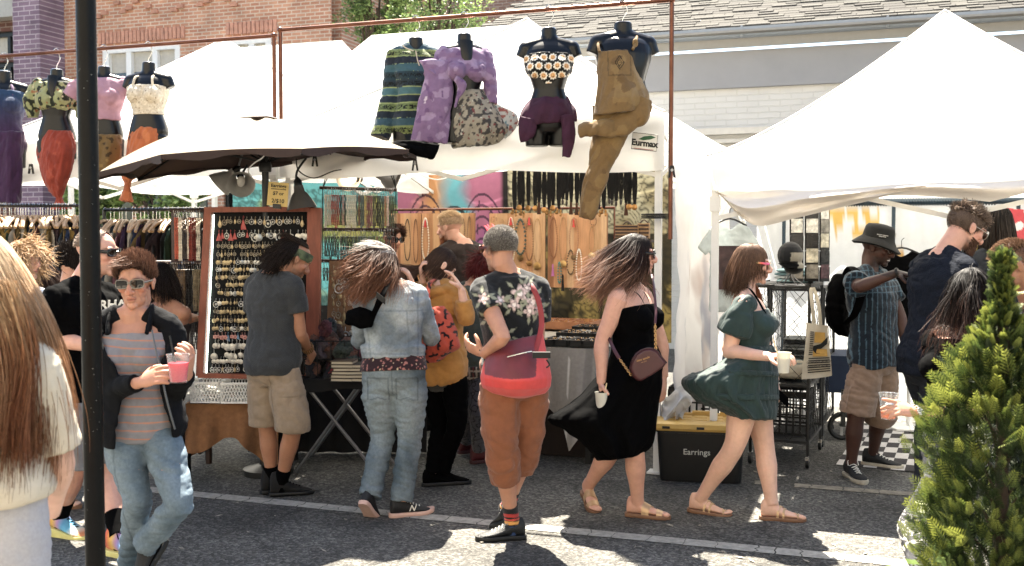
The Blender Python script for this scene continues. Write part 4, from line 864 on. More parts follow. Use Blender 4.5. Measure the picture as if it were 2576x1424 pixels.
# ================================================================ denim jacket woman
def denim_woman():
 p=Person(6.1,.97,(992,945),(984,742),(962,668),178,176,150,pitch=22,roll=0,bw=1.08,bd=1.0,hip=1.12,waist=1.05,sh=1.0,skin='warm',limb=1.0,arms=dict(L=((906,858,.12),(950,850,.38)),R=((1086,852,.10),(1040,722,.22))),legs=dict(L=((962,1100,.05),(930,1250,'.12')),R=((1030,1108,0),(1010,1262))))
 p.vox=.0052;p.head(ears=False).trunk().arm('L').arm('R').leg('L').leg('R');p.hand('R',(1014,655,.18),facing(-90),facing(0),(.4,.5,.4));p.hand('L',(985,835,.45),UP,facing(90))
 p.finish('woman in a pale denim jacket and faded jeans seen from behind, grey streaked hair blowing')
 jp='#7f919f'
 def jc(V):
  k=np.clip(.5+fbm(V*6,3)*1.3+.12*pnoise(V*120),0,1)[:,None];c=np.array(lin('#66737d'))*(1-k)+np.array(lin('#9aa4a8'))*k;q=V-np.array(p.chest);u,z=q@np.array(CR),q[:,2]
  for ln in(np.abs(z+.085)/.005,np.abs(u+.16+.15*z)/.005+(z> -.09)*9,np.abs(u-.10+.05*z)/.005+(z> -.09)*9,np.abs(u-.165)/.006+(z>.02)*9,np.abs(z+.335)/.005):m=np.clip(1.3-ln,0,1)[:,None];c=c*(1-.5*m)+.5*m*np.array(lin('#53636f'))
  return c
 def ex(b):c,l,f=p.tframe(.30);b.loft([c-UP*.02,c+UP*.04],[(.185*p.S*1.07,.130*p.S)]*2,l,24,pw=2.4)
 top(p,'denim_jacket',denim_attr,.22,1.12,.90,.024,.014,.0,.009,jc,sl_flare=.006,extra=ex,freq=(7,7,9))
 def fl(V):
  n=pnoise(V*60);c=np.ones((len(V),3))*np.array(lin('#2e1a20'));c[n>.25]=np.array(lin('#a5675f'));c[n< -.42]=np.array(lin('#c9b08f'));return c
 b=MB();p.torso(b,.06,.32,.018);cloth(b,'floral_blouse',cloth_attr,p.root,amp=.003,cols=fl)
 def jn(V):
  c=denim('#465660','#84939a',p.pel,.75)(V);q=V-np.array(p.pel);u,z=q@np.array(CR),q[:,2];back=(q@np.array(CH))<0
  for a in(-.085,.085):
   for ln in(np.maximum(np.abs(np.abs(u-a)-.062)/.004,(z+.015)/.001*(z>.0)),np.abs(z-.0)/.004+(np.abs(u-a)>.062)*9,np.abs(z+.115+.35*np.abs(u-a))/.004+(np.abs(u-a)>.062)*9):
    m=np.clip(1.4-ln,0,1)*back*(z> -.13);c*=(1-.45*m)[:,None]
  m=np.clip(1.3-np.abs(u)/.004,0,1)*back*(z> -.1);c*=(1-.4*m)[:,None];m=np.clip(1.3-np.abs(z-.075)/.004,0,1);c*=(1-.4*m)[:,None];return c
 trousers(p,'faded_jeans',denim_attr,1.0,.010,.004,.22,[(0,.090),(.15,.104),(.3,.088),(.5,.068),(.7,.066),(.9,.061),(1,.063)],.009,jn,freq=(5,5,15))
 pk=M('pink_foam','#c79d8c',rough=.6)
 for k,yaw,pit in(('L',165,42),('R',112,0)):shoe(p,k,yaw,pit,M('black_mesh','#17181a',rough=.7,var=.4,vs=150),[pk,rubber_black][0],toe=.012,laces=lace_white if k=='R' else None,collar=.004)
 o,d,u,l=p.fframe('R',112,0);b=MB();q=o+(d*.055-l*.042+u* -.035)*p.S;b.text('N',.05,q-l*.004,d,u*1.0+d*.2,.001,shear=.2,bold=.001);b.build('shoe_logo',rubber_white,p.root)
 wind=lambda V,t:np.ones((len(V),3))*np.array(-CR*(.30+.45*t)+-UP*(.90-.25*t)+CH* -.15)
 hair(p,lambda L:(L[:,2]> -.035)&(L[:,1]<.052+.3*L[:,2]),3200,.30,11,wind,grad('#3a2a25','#5c3d2c','#8f5a3a',.5,.6),.42,.0014,.72,.45,11,[ecoll(p.chest+UP* -.02,(.2,.13,.12))],capcol='#332622',freq=13)
 mb=MB();co=[];rt,nn,L=scalp(p,300,lambda L:(L[:,2]>.07),15);strands(mb,rt,nn*.5-np.array(CR)*.5,.16,7,lambda V,t:np.ones((len(V),3))*np.array(-CR*.6-UP*.5),.2,.0016,.7,[hcoll(p,r=(.084,.106,.096))],8,grad('#8d8682','#b3aba5','#8a776a',.5,.5),co);mb.build('grey_streak',hair_mat(),p.root,cols=np.concatenate(co),angle=0)
 t=thing('shoulder_bag','small black nylon bag on a crossbody strap against the denim jacket','bag',at(900,830,5.9))
 b=MB();c=at(905,815,6.0);b.loft([at(872,815,6.0),at(882,800,5.99),at(905,800,5.97),at(930,800,5.98),at(940,790,6.0)],[(.015,.02),(.05,.035),(.065,.045),(.06,.04),(.02,.02)],UP,16);b2=remesh(b,.006,4);wrinkle(b2,.005);b2.build('bag_body',black_cloth,t)
 b=MB();P=smooth_path([at(938,795,5.93),at(955,758,5.86),at(970,725,5.90),at(985,700,6.0)],6);b.loft(P,[(.021,.003)]*len(P),CR+UP*.6,8);b.build('strap',black_cloth,t);b=MB();b.box(at(958,750,5.855),(.05,.012,.035),X=CR+UP* -.8);b.build('buckle',rubber_black,t)
denim_woman()
# ================================================================ bandana man
def bandana_man():
 p=Person(6.45,1.0,(688,925),(688,712),(742,652),150,146,118,pitch=32,bw=1.05,bd=1.05,waist=1.1,hip=1.0,sh=.98,skin='olive',arms=dict(R=((756,842,-.05),(776,880,.14)),L=((640,850,.30),(700,880,.42))),legs=dict(L=((672,1072,.08),(684,1206)),R=((736,1076,-.05),(708,1212))))
 p.vox=.005;p.head().trunk().arm('R').arm('L').leg('L').leg('R');p.hand('R',(786,898,.20),facing(-120),facing(90)+UP*.3,(.5,.7,.5))
 p.finish('man in a dark grey T-shirt and khaki shorts with a green bandana round his hair',cols=brow_cols('#1a1411','#241b16',.6))
 def tc(V):n=(np.sin(V[:,2]*420)*np.sin((V@np.array(CR))*420));return np.ones((len(V),3))*np.array(lin('#303234'))*(1+.30*(n>.25)+.15*pnoise(V*9))[:,None]
 top(p,'grey_shirt',cloth_attr,-.06,1.10,.32,.022,.022,.004,.009,tc,sl_flare=.012,freq=(5,5,7))
 kh='#8f7a62'
 def kc(V):
  c=np.ones((len(V),3))*np.array(lin(kh))*(1+.12*pnoise(V*7))[:,None];q=V-np.array(p.pel);u,z=q@np.array(CR),q[:,2]
  for ln in(np.abs(u+.0+.1*z)/.004+(z>.1)*9,np.abs(z-.055)/.004,np.maximum(np.abs(z+.16)/.004,np.abs(u-.13)/.055)):m=np.clip(1.3-ln,0,1)[:,None];c*=1-.35*m
  return c
 trousers(p,'khaki_shorts',cloth_attr,.50,.010,.02,.12,[(0,.088),(.2,.108),(.4,.106),(.5,.104),(1,.1)],.008,kc,freq=(6,6,9))
 for k,yaw in(('L',122),('R',108)):sock(p,k,black_cloth,.88,.008);shoe(p,k,yaw,0,M('black_suede','#121213',rough=.9,var=.3),rubber_black,collar=.035,wide=1.06,u0= -.083,laces=black_cloth)
 green=M('camo_green',attr=True,rough=.8,var=.2);b=MB();rows=[]
 for i in range(15):
  v=i/14;z=.005+.10*v;ring=[]
  for k in range(40):th=2*math.pi*k/40;r0=math.sqrt(max(0,1-((z-.03)/.095)**2));ring.append(p.H(.083*r0*1.06*math.cos(th),-.012+.109*r0*math.sin(th),z+.012*math.sin(th)-.02*(math.sin(th)< -.3)*abs(math.sin(th))))
  rows.append(ring)
 b.rings(rows[:9],False);V=b.arr();b.n=V-np.array(p.hc);b.n/=np.linalg.norm(b.n,axis=1)[:,None];wrinkle(b,.004,(16,16,30),.2)
 def gc(V):n=pnoise(V*22);c=np.ones((len(V),3))*np.array(lin('#3c4a30'));c[n>.15]=np.array(lin('#55613d'));c[n< -.2]=np.array(lin('#232b20'));return c
 b.build('bandana',green,p.root,cols=gc)
 dn=lambda V,t:np.ones((len(V),3))*np.array(-UP*.7-CR*.35*(1-t)-p.hf*.25)
 hair(p,lambda L:(L[:,2]> -.05)&(L[:,1]< -.035+.5*np.clip(L[:,2]-.085,0,1)),1900,.19,9,dn,grad('#171210','#2a201a',var=.6),.32,.0022,.6,.45,21,capcol='#14100e',freq=16)
 hair(p,lambda L:(L[:,2]>.09)&(L[:,1]<.03),700,.10,7,lambda V,t:np.ones((len(V),3))*np.array(-p.hf*.9-UP*.2-CR*.3),grad('#171210','#33271f',var=.6),.3,.0020,.6,.5,22,capcol='#14100e',freq=16,name='hair_top')
 mb=MB();co=[];rng=np.random.default_rng(3);rt=np.array([list(p.H(x,y,z))for x,y,z in zip(rng.uniform(-.045,.045,300),rng.uniform(.04,.085,300),rng.uniform(-.11,-.085,300))]);strands(mb,rt,np.ones((300,3))*np.array(-UP+p.hf*.3),.09,5,np.array(-UP*.9),.3,.0020,.6,(),4,grad('#191310','#30241c'),co);mb.build('beard',hair_mat(),p.root,cols=np.concatenate(co),angle=0)
 b=MB();o=p.J['wrR'];ax=(p.J['elR']-o).normalized()
 for j in range(3):
  for k in range(16):th=2*math.pi*k/16;u=ortho(ax,UP);v=ax.cross(u);b.ell(o+ax*(.012+.018*j)+(u*math.cos(th)+v*math.sin(th))*.034,(.0065,)*3,n=7,m=5)
 b.build('bead_bracelet',M('amber_bead','#7a5326',rough=.3),p.root)
bandana_man()
# ================================================================ woman in the black halter dress
def dress_woman():
 p=Person(5.95,.98,(1600,935),(1586,742),(1602,640),62,58,84,pitch=2,bw=1.10,bd=1.0,hip=1.12,waist=1.08,sh=.98,bust=.75,skin='rosy',limb=1.08,arms=dict(R=((1514,862,-.12),(1513,965,-.16)),L=((1662,858,.12),(1670,948,.10))),legs=dict(L=((1596,1130,-.05),(1604,1262)),R=((1540,1125,.02),(1480,1222,'.125'))))
 p.vox=.0048;p.head(neck=.052).trunk().arm('R').arm('L').leg('L').leg('R')
 p.hand('R',(1516,1030,-.20),facing(80),facing(75)-UP*.2,(.25,.55,.5));p.hand('L',(1668,1010,.06),-facing(60),facing(60),(.3,.45,.4))
 p.barefoot('L',72);p.barefoot('R',12,16)
 p.finish('smiling woman in a long black halter dress with dark hair blowing back',cols=brow_cols('#2a1c17'))
 for k,yaw,pt in(('L',72,0),('R',12,16)):sandal(p,k,yaw,pt,[(.04,.085,.012),(.115,.150,-.004)],leather_gold,tan_sole)
 b=MB();p.torso(b,.30,.84,.012);cloth(b,'dress_bodice',black_cloth,p.root,amp=.004)
 b=MB();pxloft(b,[(1538,868,1652,862),(1528,905,1666,900),(1488,962,1668,960),(1432,1014,1660,1022),(1378,1054,1652,1080),(1446,1098,1640,1122),(1500,1158,1612,1146)],5.95,[.15,.20,.24,.26,.28,.27,.24],64,8,.10)
 cloth(b,'dress_skirt',black_cloth,p.root,amp=.012,freq=(4,4,2.2),tilt=.7,sm=3)
 nk=p.chest+UP*.07-p.fC*.03;c,l,f=p.tframe(.80);b=MB()
 for sg in(1,-1):q=c+f*.115*p.S+l*sg*.03;b.tube([q-UP*.02,p.chest+p.fC*.075+l*sg*.045-UP*.0,p.chest+l*sg*.062+UP*.045-p.fC*.01,nk+l*sg*.02],.0045,6,6)
 b.build('halter_strap',black_cloth,p.root)
 glasses(p,M('black_frame','#0a0a0b',rough=.25),lens_dark,'wayfarer',hgt=.024,fr=.0036)
 wind=lambda V,t:np.ones((len(V),3))*np.array(-CR*(.50+.35*t)-UP*(.85-.1*t)+CH*.05)
 hair(p,lambda L:(L[:,2]> -.02-.25*L[:,1]*(L[:,1]<0))&(L[:,1]<.045+.32*np.clip(L[:,2],-.02,1)),3600,.38,13,wind,grad('#1d1614','#3b2720','#96684f',.55,.6),.34,.0014,.74,.35,31,[ecoll(p.chest-UP*.02,(.17,.17,.11))],capcol='#181210',freq=7)
 c=p.J['wrR']+(p.P((1516,1030,-.20))-p.J['wrR']).normalized()*.115;c=at(1513,1040,depth(c)-.035);cup('frosted cup of pale lemonade with a straw, held by the woman in black',c,.036,.115,drink='#e3d9a0',level=.8,straw=((.18,0,0),.16,'#d9c08f'),clear=False)
 t=thing('crossbody_bag','maroon dome shaped leather handbag on a thin strap across the black dress','bag',at(1632,955,5.6))
 mar=M('maroon_leather','#471a1e',rough=.38,var=.12,vs=30,bump=.1,bs=300);out=[(1586,930),(1591,908),(1602,890),(1618,879),(1636,876),(1652,882),(1663,896),(1677,913),(1668,925),(1640,944),(1612,959),(1604,957),(1594,948)]
 b=MB();fr=[at(x,y,5.60)for x,y in out];bk=[at(x-4,y,5.70)for x,y in out];ce=sum(fr,Vector())/len(fr);b.rings([[ce.lerp(q,.9)-CH*.012 for q in fr],fr,bk,[ce.lerp(q,.9)+CH*.11 for q in fr]]);b2=remesh(b,.0045,4);b2.build('bag_body',mar,t,angle=0)
 b=MB();b.tube([ce.lerp(q,1.0)-CH*.004 for q in fr[1:8]],.004,6,4);b.build('piping',M('maroon_edge','#3a1216',rough=.4),t)
 tx=(at(1660,886,5.6)-at(1600,905,5.6)).normalized();b=MB();b.text('kate spade',.017,at(1618,903,5.565),tx,UP,.0006);b.text('new york',.008,at(1620,910,5.565),tx,UP,.0006);b.build('lettering',gold,t)
 b=MB();P=smooth_path([at(1640,690,6.02),at(1645,722,5.82),at(1650,780,5.70),at(1648,815,5.66)],6);b.loft(P,[(.007,.002)]*len(P),CR,6);P2=smooth_path([at(1531,850,5.80),at(1545,880,5.72),at(1558,902,5.68)],6);b.loft(P2,[(.010,.002)]*len(P2),CR+UP,6);b.build('strap',mar,t)
 b=MB()
 for A,B,n in((at(1648,815,5.66),at(1650,884,5.62),13),(at(1558,902,5.68),at(1588,944,5.62),10)):
  for i in range(n):q=A.lerp(B,(i+.5)/n);z=(B-A).normalized();u=ortho(z,CR if i%2 else CH);v=z.cross(u);b.tube([q+z*(.0095*math.cos(a*.785))+u*(.006*math.sin(a*.785))for a in range(8)],.0022,5,closed=True)
 b.build('chain',gold,t)
dress_woman()
# ================================================================ woman in the green dress
def green_woman():
 p=Person(5.95,.965,(1888,950),(1880,758),(1892,664),74,70,82,pitch=4,bw=1.10,bd=1.04,hip=1.12,waist=1.05,bust=.85,skin='pale',limb=1.10,arms=dict(R=((1832,884,-.10),(1935,897,-.34)),L=((1925,880,.16),(1950,960,.16))),legs=dict(L=((1922,1118,.06),(1942,1270)),R=((1846,1124,-.06),(1762,1254))))
 p.vox=.0048;p.head(neck=.05).trunk().arm('R').arm('L').leg('L').leg('R')
 p.hand('R',(1990,894,-.42),-UP*.8+facing(60)*.4,facing(0)*.5-UP+facing(90)*.3,(.35,.5,.45),spread=.2);p.hand('L',(1962,1000,.14),-facing(74),facing(74),(.5,.6,.5))
 p.barefoot('L',78);p.barefoot('R',70,4)
 p.finish('woman in a short dark green tiered dress, rainbow sunglasses and flat sandals',cols=brow_cols('#6e4a35'))
 for k,yaw,pt in(('L',78,0),('R',70,4)):sandal(p,k,yaw,pt,[(.045,.058,.02),(.07,.082,.012),(.135,.142,-.01),(.15,.157,.005)],leather_gold,tan_sole)
 gr=M('green_cotton','#12302e',rough=.75,var=.25,vs=14,bump=.25,bs=300,sheen=.1)
 b=MB();p.torso(b,.22,.86,.012);cloth(b,'dress_bodice',gr,p.root,amp=.005)
 for k,sg in(('R',-1),('L',1)):
  b=MB();s0,e0=p.J['sh'+k],p.J['el'+k];ax=(e0-s0);b.loft([s0+UP*.035-p.lC*sg*.02,s0+ax*.18,s0+ax*.42,s0+ax*.60,s0+ax*.66],[(.045,.06),(.078,.085),(.098,.098),(.100,.096),(.070,.07)],p.fC,20);b.ell(s0+p.lC*sg* -.02+UP*.0,(.075,.075,.06));cloth(b,'puff_sleeve',gr,p.root,amp=.010,freq=(9,9,4),tilt=.5)
 b=MB();pxloft(b,[(1846,872,1944,870),(1832,895,1952,892),(1790,922,1957,930),(1716,954,1958,965),(1744,1002,1957,1006),(1812,1034,1956,1036),(1846,1056,1952,1056)],5.95,[.16,.22,.26,.28,.28,.27,.26],72,11,.07)
 cloth(b,'dress_skirt',gr,p.root,amp=.009,freq=(13,13,2.5),tilt=.25,sm=3)
 for rows,dp in(([(1786,930,1958,934),(1780,937,1960,941),(1788,944,1959,948)],.277),([(1744,990,1959,992),(1742,998,1961,1000),(1756,1006,1959,1008)],.288)):
  b=MB();pxloft(b,rows,5.95,dp,72,13,.03);cloth(b,'tier_seam',gr,p.root,amp=.004,freq=(20,20,3),sm=2)
 glasses(p,M('clear_frame','#b9a58c',rough=.3),lens_dark,'wayfarer',hgt=.019,fr=.0028,templ=(M('rainbow',attr=True,rough=.4,var=.02),lambda V:np.array([lin(h)for h in('#3aa5d8','#5cc04a','#f0d02e','#ef8a2c','#e0483c','#d85a9a')])[np.clip(((p.hloc(V)[:,1]+.015)/.075*6).astype(int),0,5)]))
 wd=lambda V,t:np.ones((len(V),3))*np.array(-UP*.9-CR*.22+CH* -.02)
 hair(p,lambda L:(L[:,2]> -.035-.3*L[:,1]*(L[:,1]<0))&(L[:,1]< -.012+1.1*np.clip(L[:,2]-.03,0,1)),3400,.22,10,wd,grad('#5f4635','#6a4a35','#503726',.5,.6),.14,.0013,.72,.25,41,[ecoll(p.chest-UP*.03,(.13,.13,.09))],capcol='#5a3a28',freq=8)
 mb=MB();co=[];rt=np.array([list(p.H(.05+.02*random.random(),-.02+.03*random.random(),-.06))for _ in range(260)]);strands(mb,rt,np.ones((260,3))*np.array(p.hf*.4-UP),.33,10,np.array(-UP*.9+p.hf*.12),.12,.0022,.7,[ecoll(p.chest+p.fC*.02,(.11,.11,.12))],9,grad('#6d4730','#7d4a30','#6e3f2a'),co);mb.build('side_lock',hair_mat(),p.root,cols=np.concatenate(co),angle=0)
 b=MB();P=smooth_path([at(1868,722,5.98),at(1885,726,5.80),at(1905,752,5.80),at(1926,790,5.82)],5);b.loft(P,[(.006,.002)]*len(P),CR,6);b.build('bag_cord',black_cloth,p.root)
 b=MB();b.ell(p.H(-.084,.0,-.04),(.006,)*3);b.build('earring',gold,p.root)
 g=p.J['wrR'];c=at(1971,938,5.50);cup('clear cup of pale drink with a straw, held by the woman in green',c,.038,.105,drink='#e9e2bd',level=.75,straw=((-.35,.1,0),.17,'#d9b98a'),clear=False)
 t=thing('wallet','small black wallet dangling from the hand beside the green skirt','wallet',at(1968,1000,6.0));b=MB();b.box(at(1968,1000,6.05),(.10,.02,.06),X=CR*.7-UP*.6);b.build('wallet_body',black_cloth,t);b=MB();b.tube([at(1955,985,6.03),at(1960,992,6.03),at(1964,990,6.03)],.003,6,4);b.build('wrist_loop',black_cloth,t)
green_woman()
# ================================================================ sunglasses woman in front
def front_woman():
 p=Person(4.6,.985,(352,1080),(336,826),(341,712),8,4,4,pitch=3,roll=2,bw=.94,bd=.92,hip=.98,waist=.98,sh=.98,bust=.25,skin='tan',limb=.97,headS=.98,arms=dict(R=((262,985,-.05),(352,962,-.26)),L=((436,985,.0),(472,940,-.22))),legs=dict(R=((346,1255,-.06),(328,1428)),L=((452,1268,-.16),(362,1372,'.26'))))
 p.vox=.0042;p.head().trunk().arm('R').arm('L').leg('R').leg('L')
 p.hand('R',(425,932,-.33),facing(70)*.7+UP*.1-facing(0)*.2,UP+facing(90)*.2,(.25,.5,.4));p.hand('L',(480,868,-.32),facing(-90)*.8-facing(0)*.3,-facing(0)*.2+facing(-90)*.5+UP*.3,(.5,.7,.4))
 def cl(V,q,c):
  c=brow_cols('#3a2a22')(V,q,c);k=(np.exp(-((q[:,0]/.004)**2))*np.exp(-((q[:,2]-.045)/.014)**2)+np.exp(-(((np.abs(q[:,0])-.030-.25*np.clip(-q[:,2]-.035,0,1))/.0028)**2))*((q[:,2]< -.03)&(q[:,2]> -.075)))*(q[:,1]>.05);return c*(1-.22*np.clip(k,0,1))[:,None]
 p.finish('woman with short brown hair and sunglasses holding a pink drink in a black jacket',cols=cl)
 def st(V):
  c=np.ones((len(V),3))*np.array(lin('#77767c'))*(1+.12*pnoise(V*6))[:,None];z=V[:,2]+.05*(V@np.array(CR))+.012*pnoise(V*7);k=np.clip(1.5-np.abs(np.mod(z,.036)-.018)/.0025,0,1)*(V[:,2]>V[:,2].min()+.02);return c*(1-k[:,None])+k[:,None]*np.array(lin('#b5704a'))
 top(p,'striped_top',cloth_attr,-.14,.93,.0,.016,amp=.006,cols=st,arms='',vox=.0045)
 # V of skin at the neck
 b=MB();c,l,f=p.tframe(.9);q=lambda x,t,e:p.tframe(t)[0]+p.tframe(t)[1]*x+p.tframe(t)[2]*e
 trousers(p,'blue_jeans',denim_attr,1.0,.008,.002,.20,[(0,.082),(.15,.091),(.3,.076),(.5,.061),(.7,.058),(.9,.054),(1,.057)],.009,(lambda V:denim('#3f5566','#8294a0',p.pel,.62)(V)*(1-.4*np.clip(1.3-np.abs(((V-np.array(p.pel))@np.array(CR))+.085+.10*(V[:,2]-p.pel.z))/.004,0,1)*((V-np.array(p.pel))@np.array(CH)<0))[:,None]),freq=(5,5,14))
 jm=M('black_fleece','#0d0e12',rough=.9,var=.3,vs=30,bump=.3,bs=250,spec=.15)
 def half(sg):
  b=MB();rg=[]
  for i in range(15):
   t= -.12+1.20*i/14;c,l,f=p.tframe(t);w_,dp,fo=p.trow(min(t,1.0));e=.044;a0,a1=R(-98),R((50 if sg>0 else 82)-max(0,t-.62)*70-max(0,.2-t)*30);inner,outer=[],[]
   w_=max(w_,.12*p.S*(1 if t<.95 else .8));dp=max(dp,.07*p.S)
   for j in range(15):
    a=a0+(a1-a0)*j/14;fl=.03*max(0,a-R(20))*(1-t);sq=lambda x:math.copysign(abs(x)**.85,x);pt=c+l*sg*(w_+e+fl)*sq(math.cos(a))+f*(fo+(dp+e+fl*1.5)*sq(math.sin(a)));outer.append(pt);inner.append(pt+(c+f*fo-pt).normalized()*.018)
   rg.append(outer+inner[::-1])
  b.rings(rg);return b
 for k,sg in(('L',1),('R',-1)):
  b=half(sg);p.tubeR(b,p.J['sh'+k],p.J['el'+k],p.J['wr'+k],[(0,.072),(.12,.070),(.3,.062),(.5,.056),(.7,.050),(1,.042)],0,.95);c1=p.tframe(1.0)[0];b.tube([c1+UP*.070*p.S+p.lC*sg*.055,p.J['sh'+k]+UP*.014],[.050,.064],12);cloth(b,'jacket_side',jm,p.root,vox=.008,amp=.008,sm=3,freq=(5,5,7))
 b=MB();nb=p.tframe(1.05)[0];ring=[]
 pts=[nb+p.fC*.085-p.lC*.085-UP*.05,nb-p.lC*.085+p.fC*.03+UP*.03,nb-p.lC*.05-p.fC*.06+UP*.055,nb+p.lC*.05-p.fC*.06+UP*.055,nb+p.lC*.085+p.fC*.03+UP*.03,nb+p.fC*.085+p.lC*.085-UP*.05];P=smooth_path(pts,5);b.loft(P,[(.034,.011)]*len(P),UP,10);b2=remesh(b,.006,2);wrinkle(b2,.004);b2.build('jacket_collar',jm,p.root,angle=0)
 b=MB();P=[at(382,830,4.42),at(392,880,4.41),at(402,920,4.40),at(418,1000,4.40),at(440,1080,4.42)];b.tube(P,.0045,6,5);b.build('zipper',M('dark_zip','#5a5c60',rough=.4,metal=.6),p.root)
 glasses(p,M('gunmetal','#8d8478',rough=.3,metal=.7),M('brown_lens','#141110',rough=.04,spec=.5,var=0),'wrap',hgt=.0195,fr=.0022)
 up_=lambda V,t:np.ones((len(V),3))*np.array(p.hu*(.75-.5*t)-CR*.15)+(np.array(V)-np.array(p.H(0,0,.0)))*3.2
 g=grad('#33241d','#54382a','#7d543c',.5,.6)
 hair(p,lambda L:(L[:,2]>.0+.62*np.clip(L[:,1],0,1)+.02*(np.abs(L[:,0])<.05))&(L[:,1]<.075),2600,.050,6,up_,g,.24,.0012,.55,.5,51,capcol='#2b1e18',freq=18)
 mb=MB();co=[];rt,nn,L=scalp(p,340,lambda L:(L[:,1]>.03)&(L[:,2]>.07),55);strands(mb,rt,nn*.4+np.array(p.hf)*.5,.07,6,lambda V,t:np.ones((len(V),3))*np.array(p.hf*.5-CR*.7+p.hu*(.4-1.1*t)),.25,.0019,.6,[hcoll(p)],56,g,co);mb.build('fringe',hair_mat(),p.root,cols=np.concatenate(co),angle=0)
 for k,yaw,pt in(('R',15,0),('L',-40,50)):shoe(p,k,yaw,pt,M('black_mesh',''),rubber_black)
 cup('clear plastic cup of pink drink with a black straw',at(449,962,4.22),.046,.112,drink='#e2566a',level=.72,straw=((-.22,0,0),.18,'#151515'))
front_woman()
# ================================================================ man behind the pole, rainbow shoes
def pole_man():
 p=Person(5.5,1.06,(215,985),(205,745),(246,636),78,74,82,pitch=2,bw=1.20,bd=1.2,waist=1.28,hip=1.1,sh=1.1,belly=.5,skin='rosy',limb=1.15,arms=dict(R=((138,850,-.12),(232,872,-.30)),L=((280,850,.2),(330,870,.1))),legs=dict(R=((184,1172,-.02),(150,1296,'.11')),L=((268,1185,.05),(300,1350))))
 p.head(neck=.064).trunk().arm('R').arm('L').leg('R').leg('L');p.hand('R',(268,870,-.34),facing(180),UP)
 p.finish('big man in a black T-shirt and rainbow running shoes behind the pole',cols=brow_cols('#5a4436','#8a6a58',.4))
 top(p,'black_shirt',black_cloth,-.12,1.10,.34,.026,.024,.01,.010,sl_flare=.02)
 b=MB();b.text('ARHA',.062,at(272,768,5.16),CR-UP* -.02+CH*.35,UP+CR*.05,.002,bold=.002);b.build('lettering',rubber_white,p.root)
 trousers(p,'grey_shorts',cloth_attr,.47,.018,.03,.26,[(0,.088),(.2,.110),(.45,.105),(1,.1)],.009,const('#77777a'))
 def rb(V,o,d):
  s=((V-np.array(o))@np.array(d)+.08)/.28;hs=['#d8343c','#e2712e','#dcae3a','#a77bb0','#4aa0cf','#4fb4dc','#e9e3d2','#e5884a'];f=np.clip(s*7.99+.6*pnoise(V*12),0,6.99);i=f.astype(int);H_=np.array([lin(h)for h in hs]);fr=(f-i)[:,None];return H_[i]*(1-fr)+H_[i+1]*fr
 for k,yaw,pt in(('R',75,12),('L',62,0)):
  sock(p,k,black_cloth,.84,.006);o,d,u,l=p.fframe(k,yaw,pt);shoe(p,k,yaw,pt,cloth_attr,M('cream_yellow_sole','#d3c96a',rough=.6,var=.25,vs=6),cols=lambda V:rb(V,o,d),collar=.02,wide=1.12,u0= -.105,toe=.02,laces=black_cloth,grow=1.08,bulge=.02)
 glasses(p,M('black_frame',''),lens_dark,'wrap',hgt=.017,fr=.0040)
 hair(p,lambda L:(L[:,2]>.025)&(L[:,1]<.05),1200,.012,3,lambda V,t:np.ones((len(V),3))*np.array(p.hu*.3-p.hf*.4),grad('#6d594b','#8b7766'),.2,.0010,.7,.7,61,capcol='#7a6252')
pole_man()
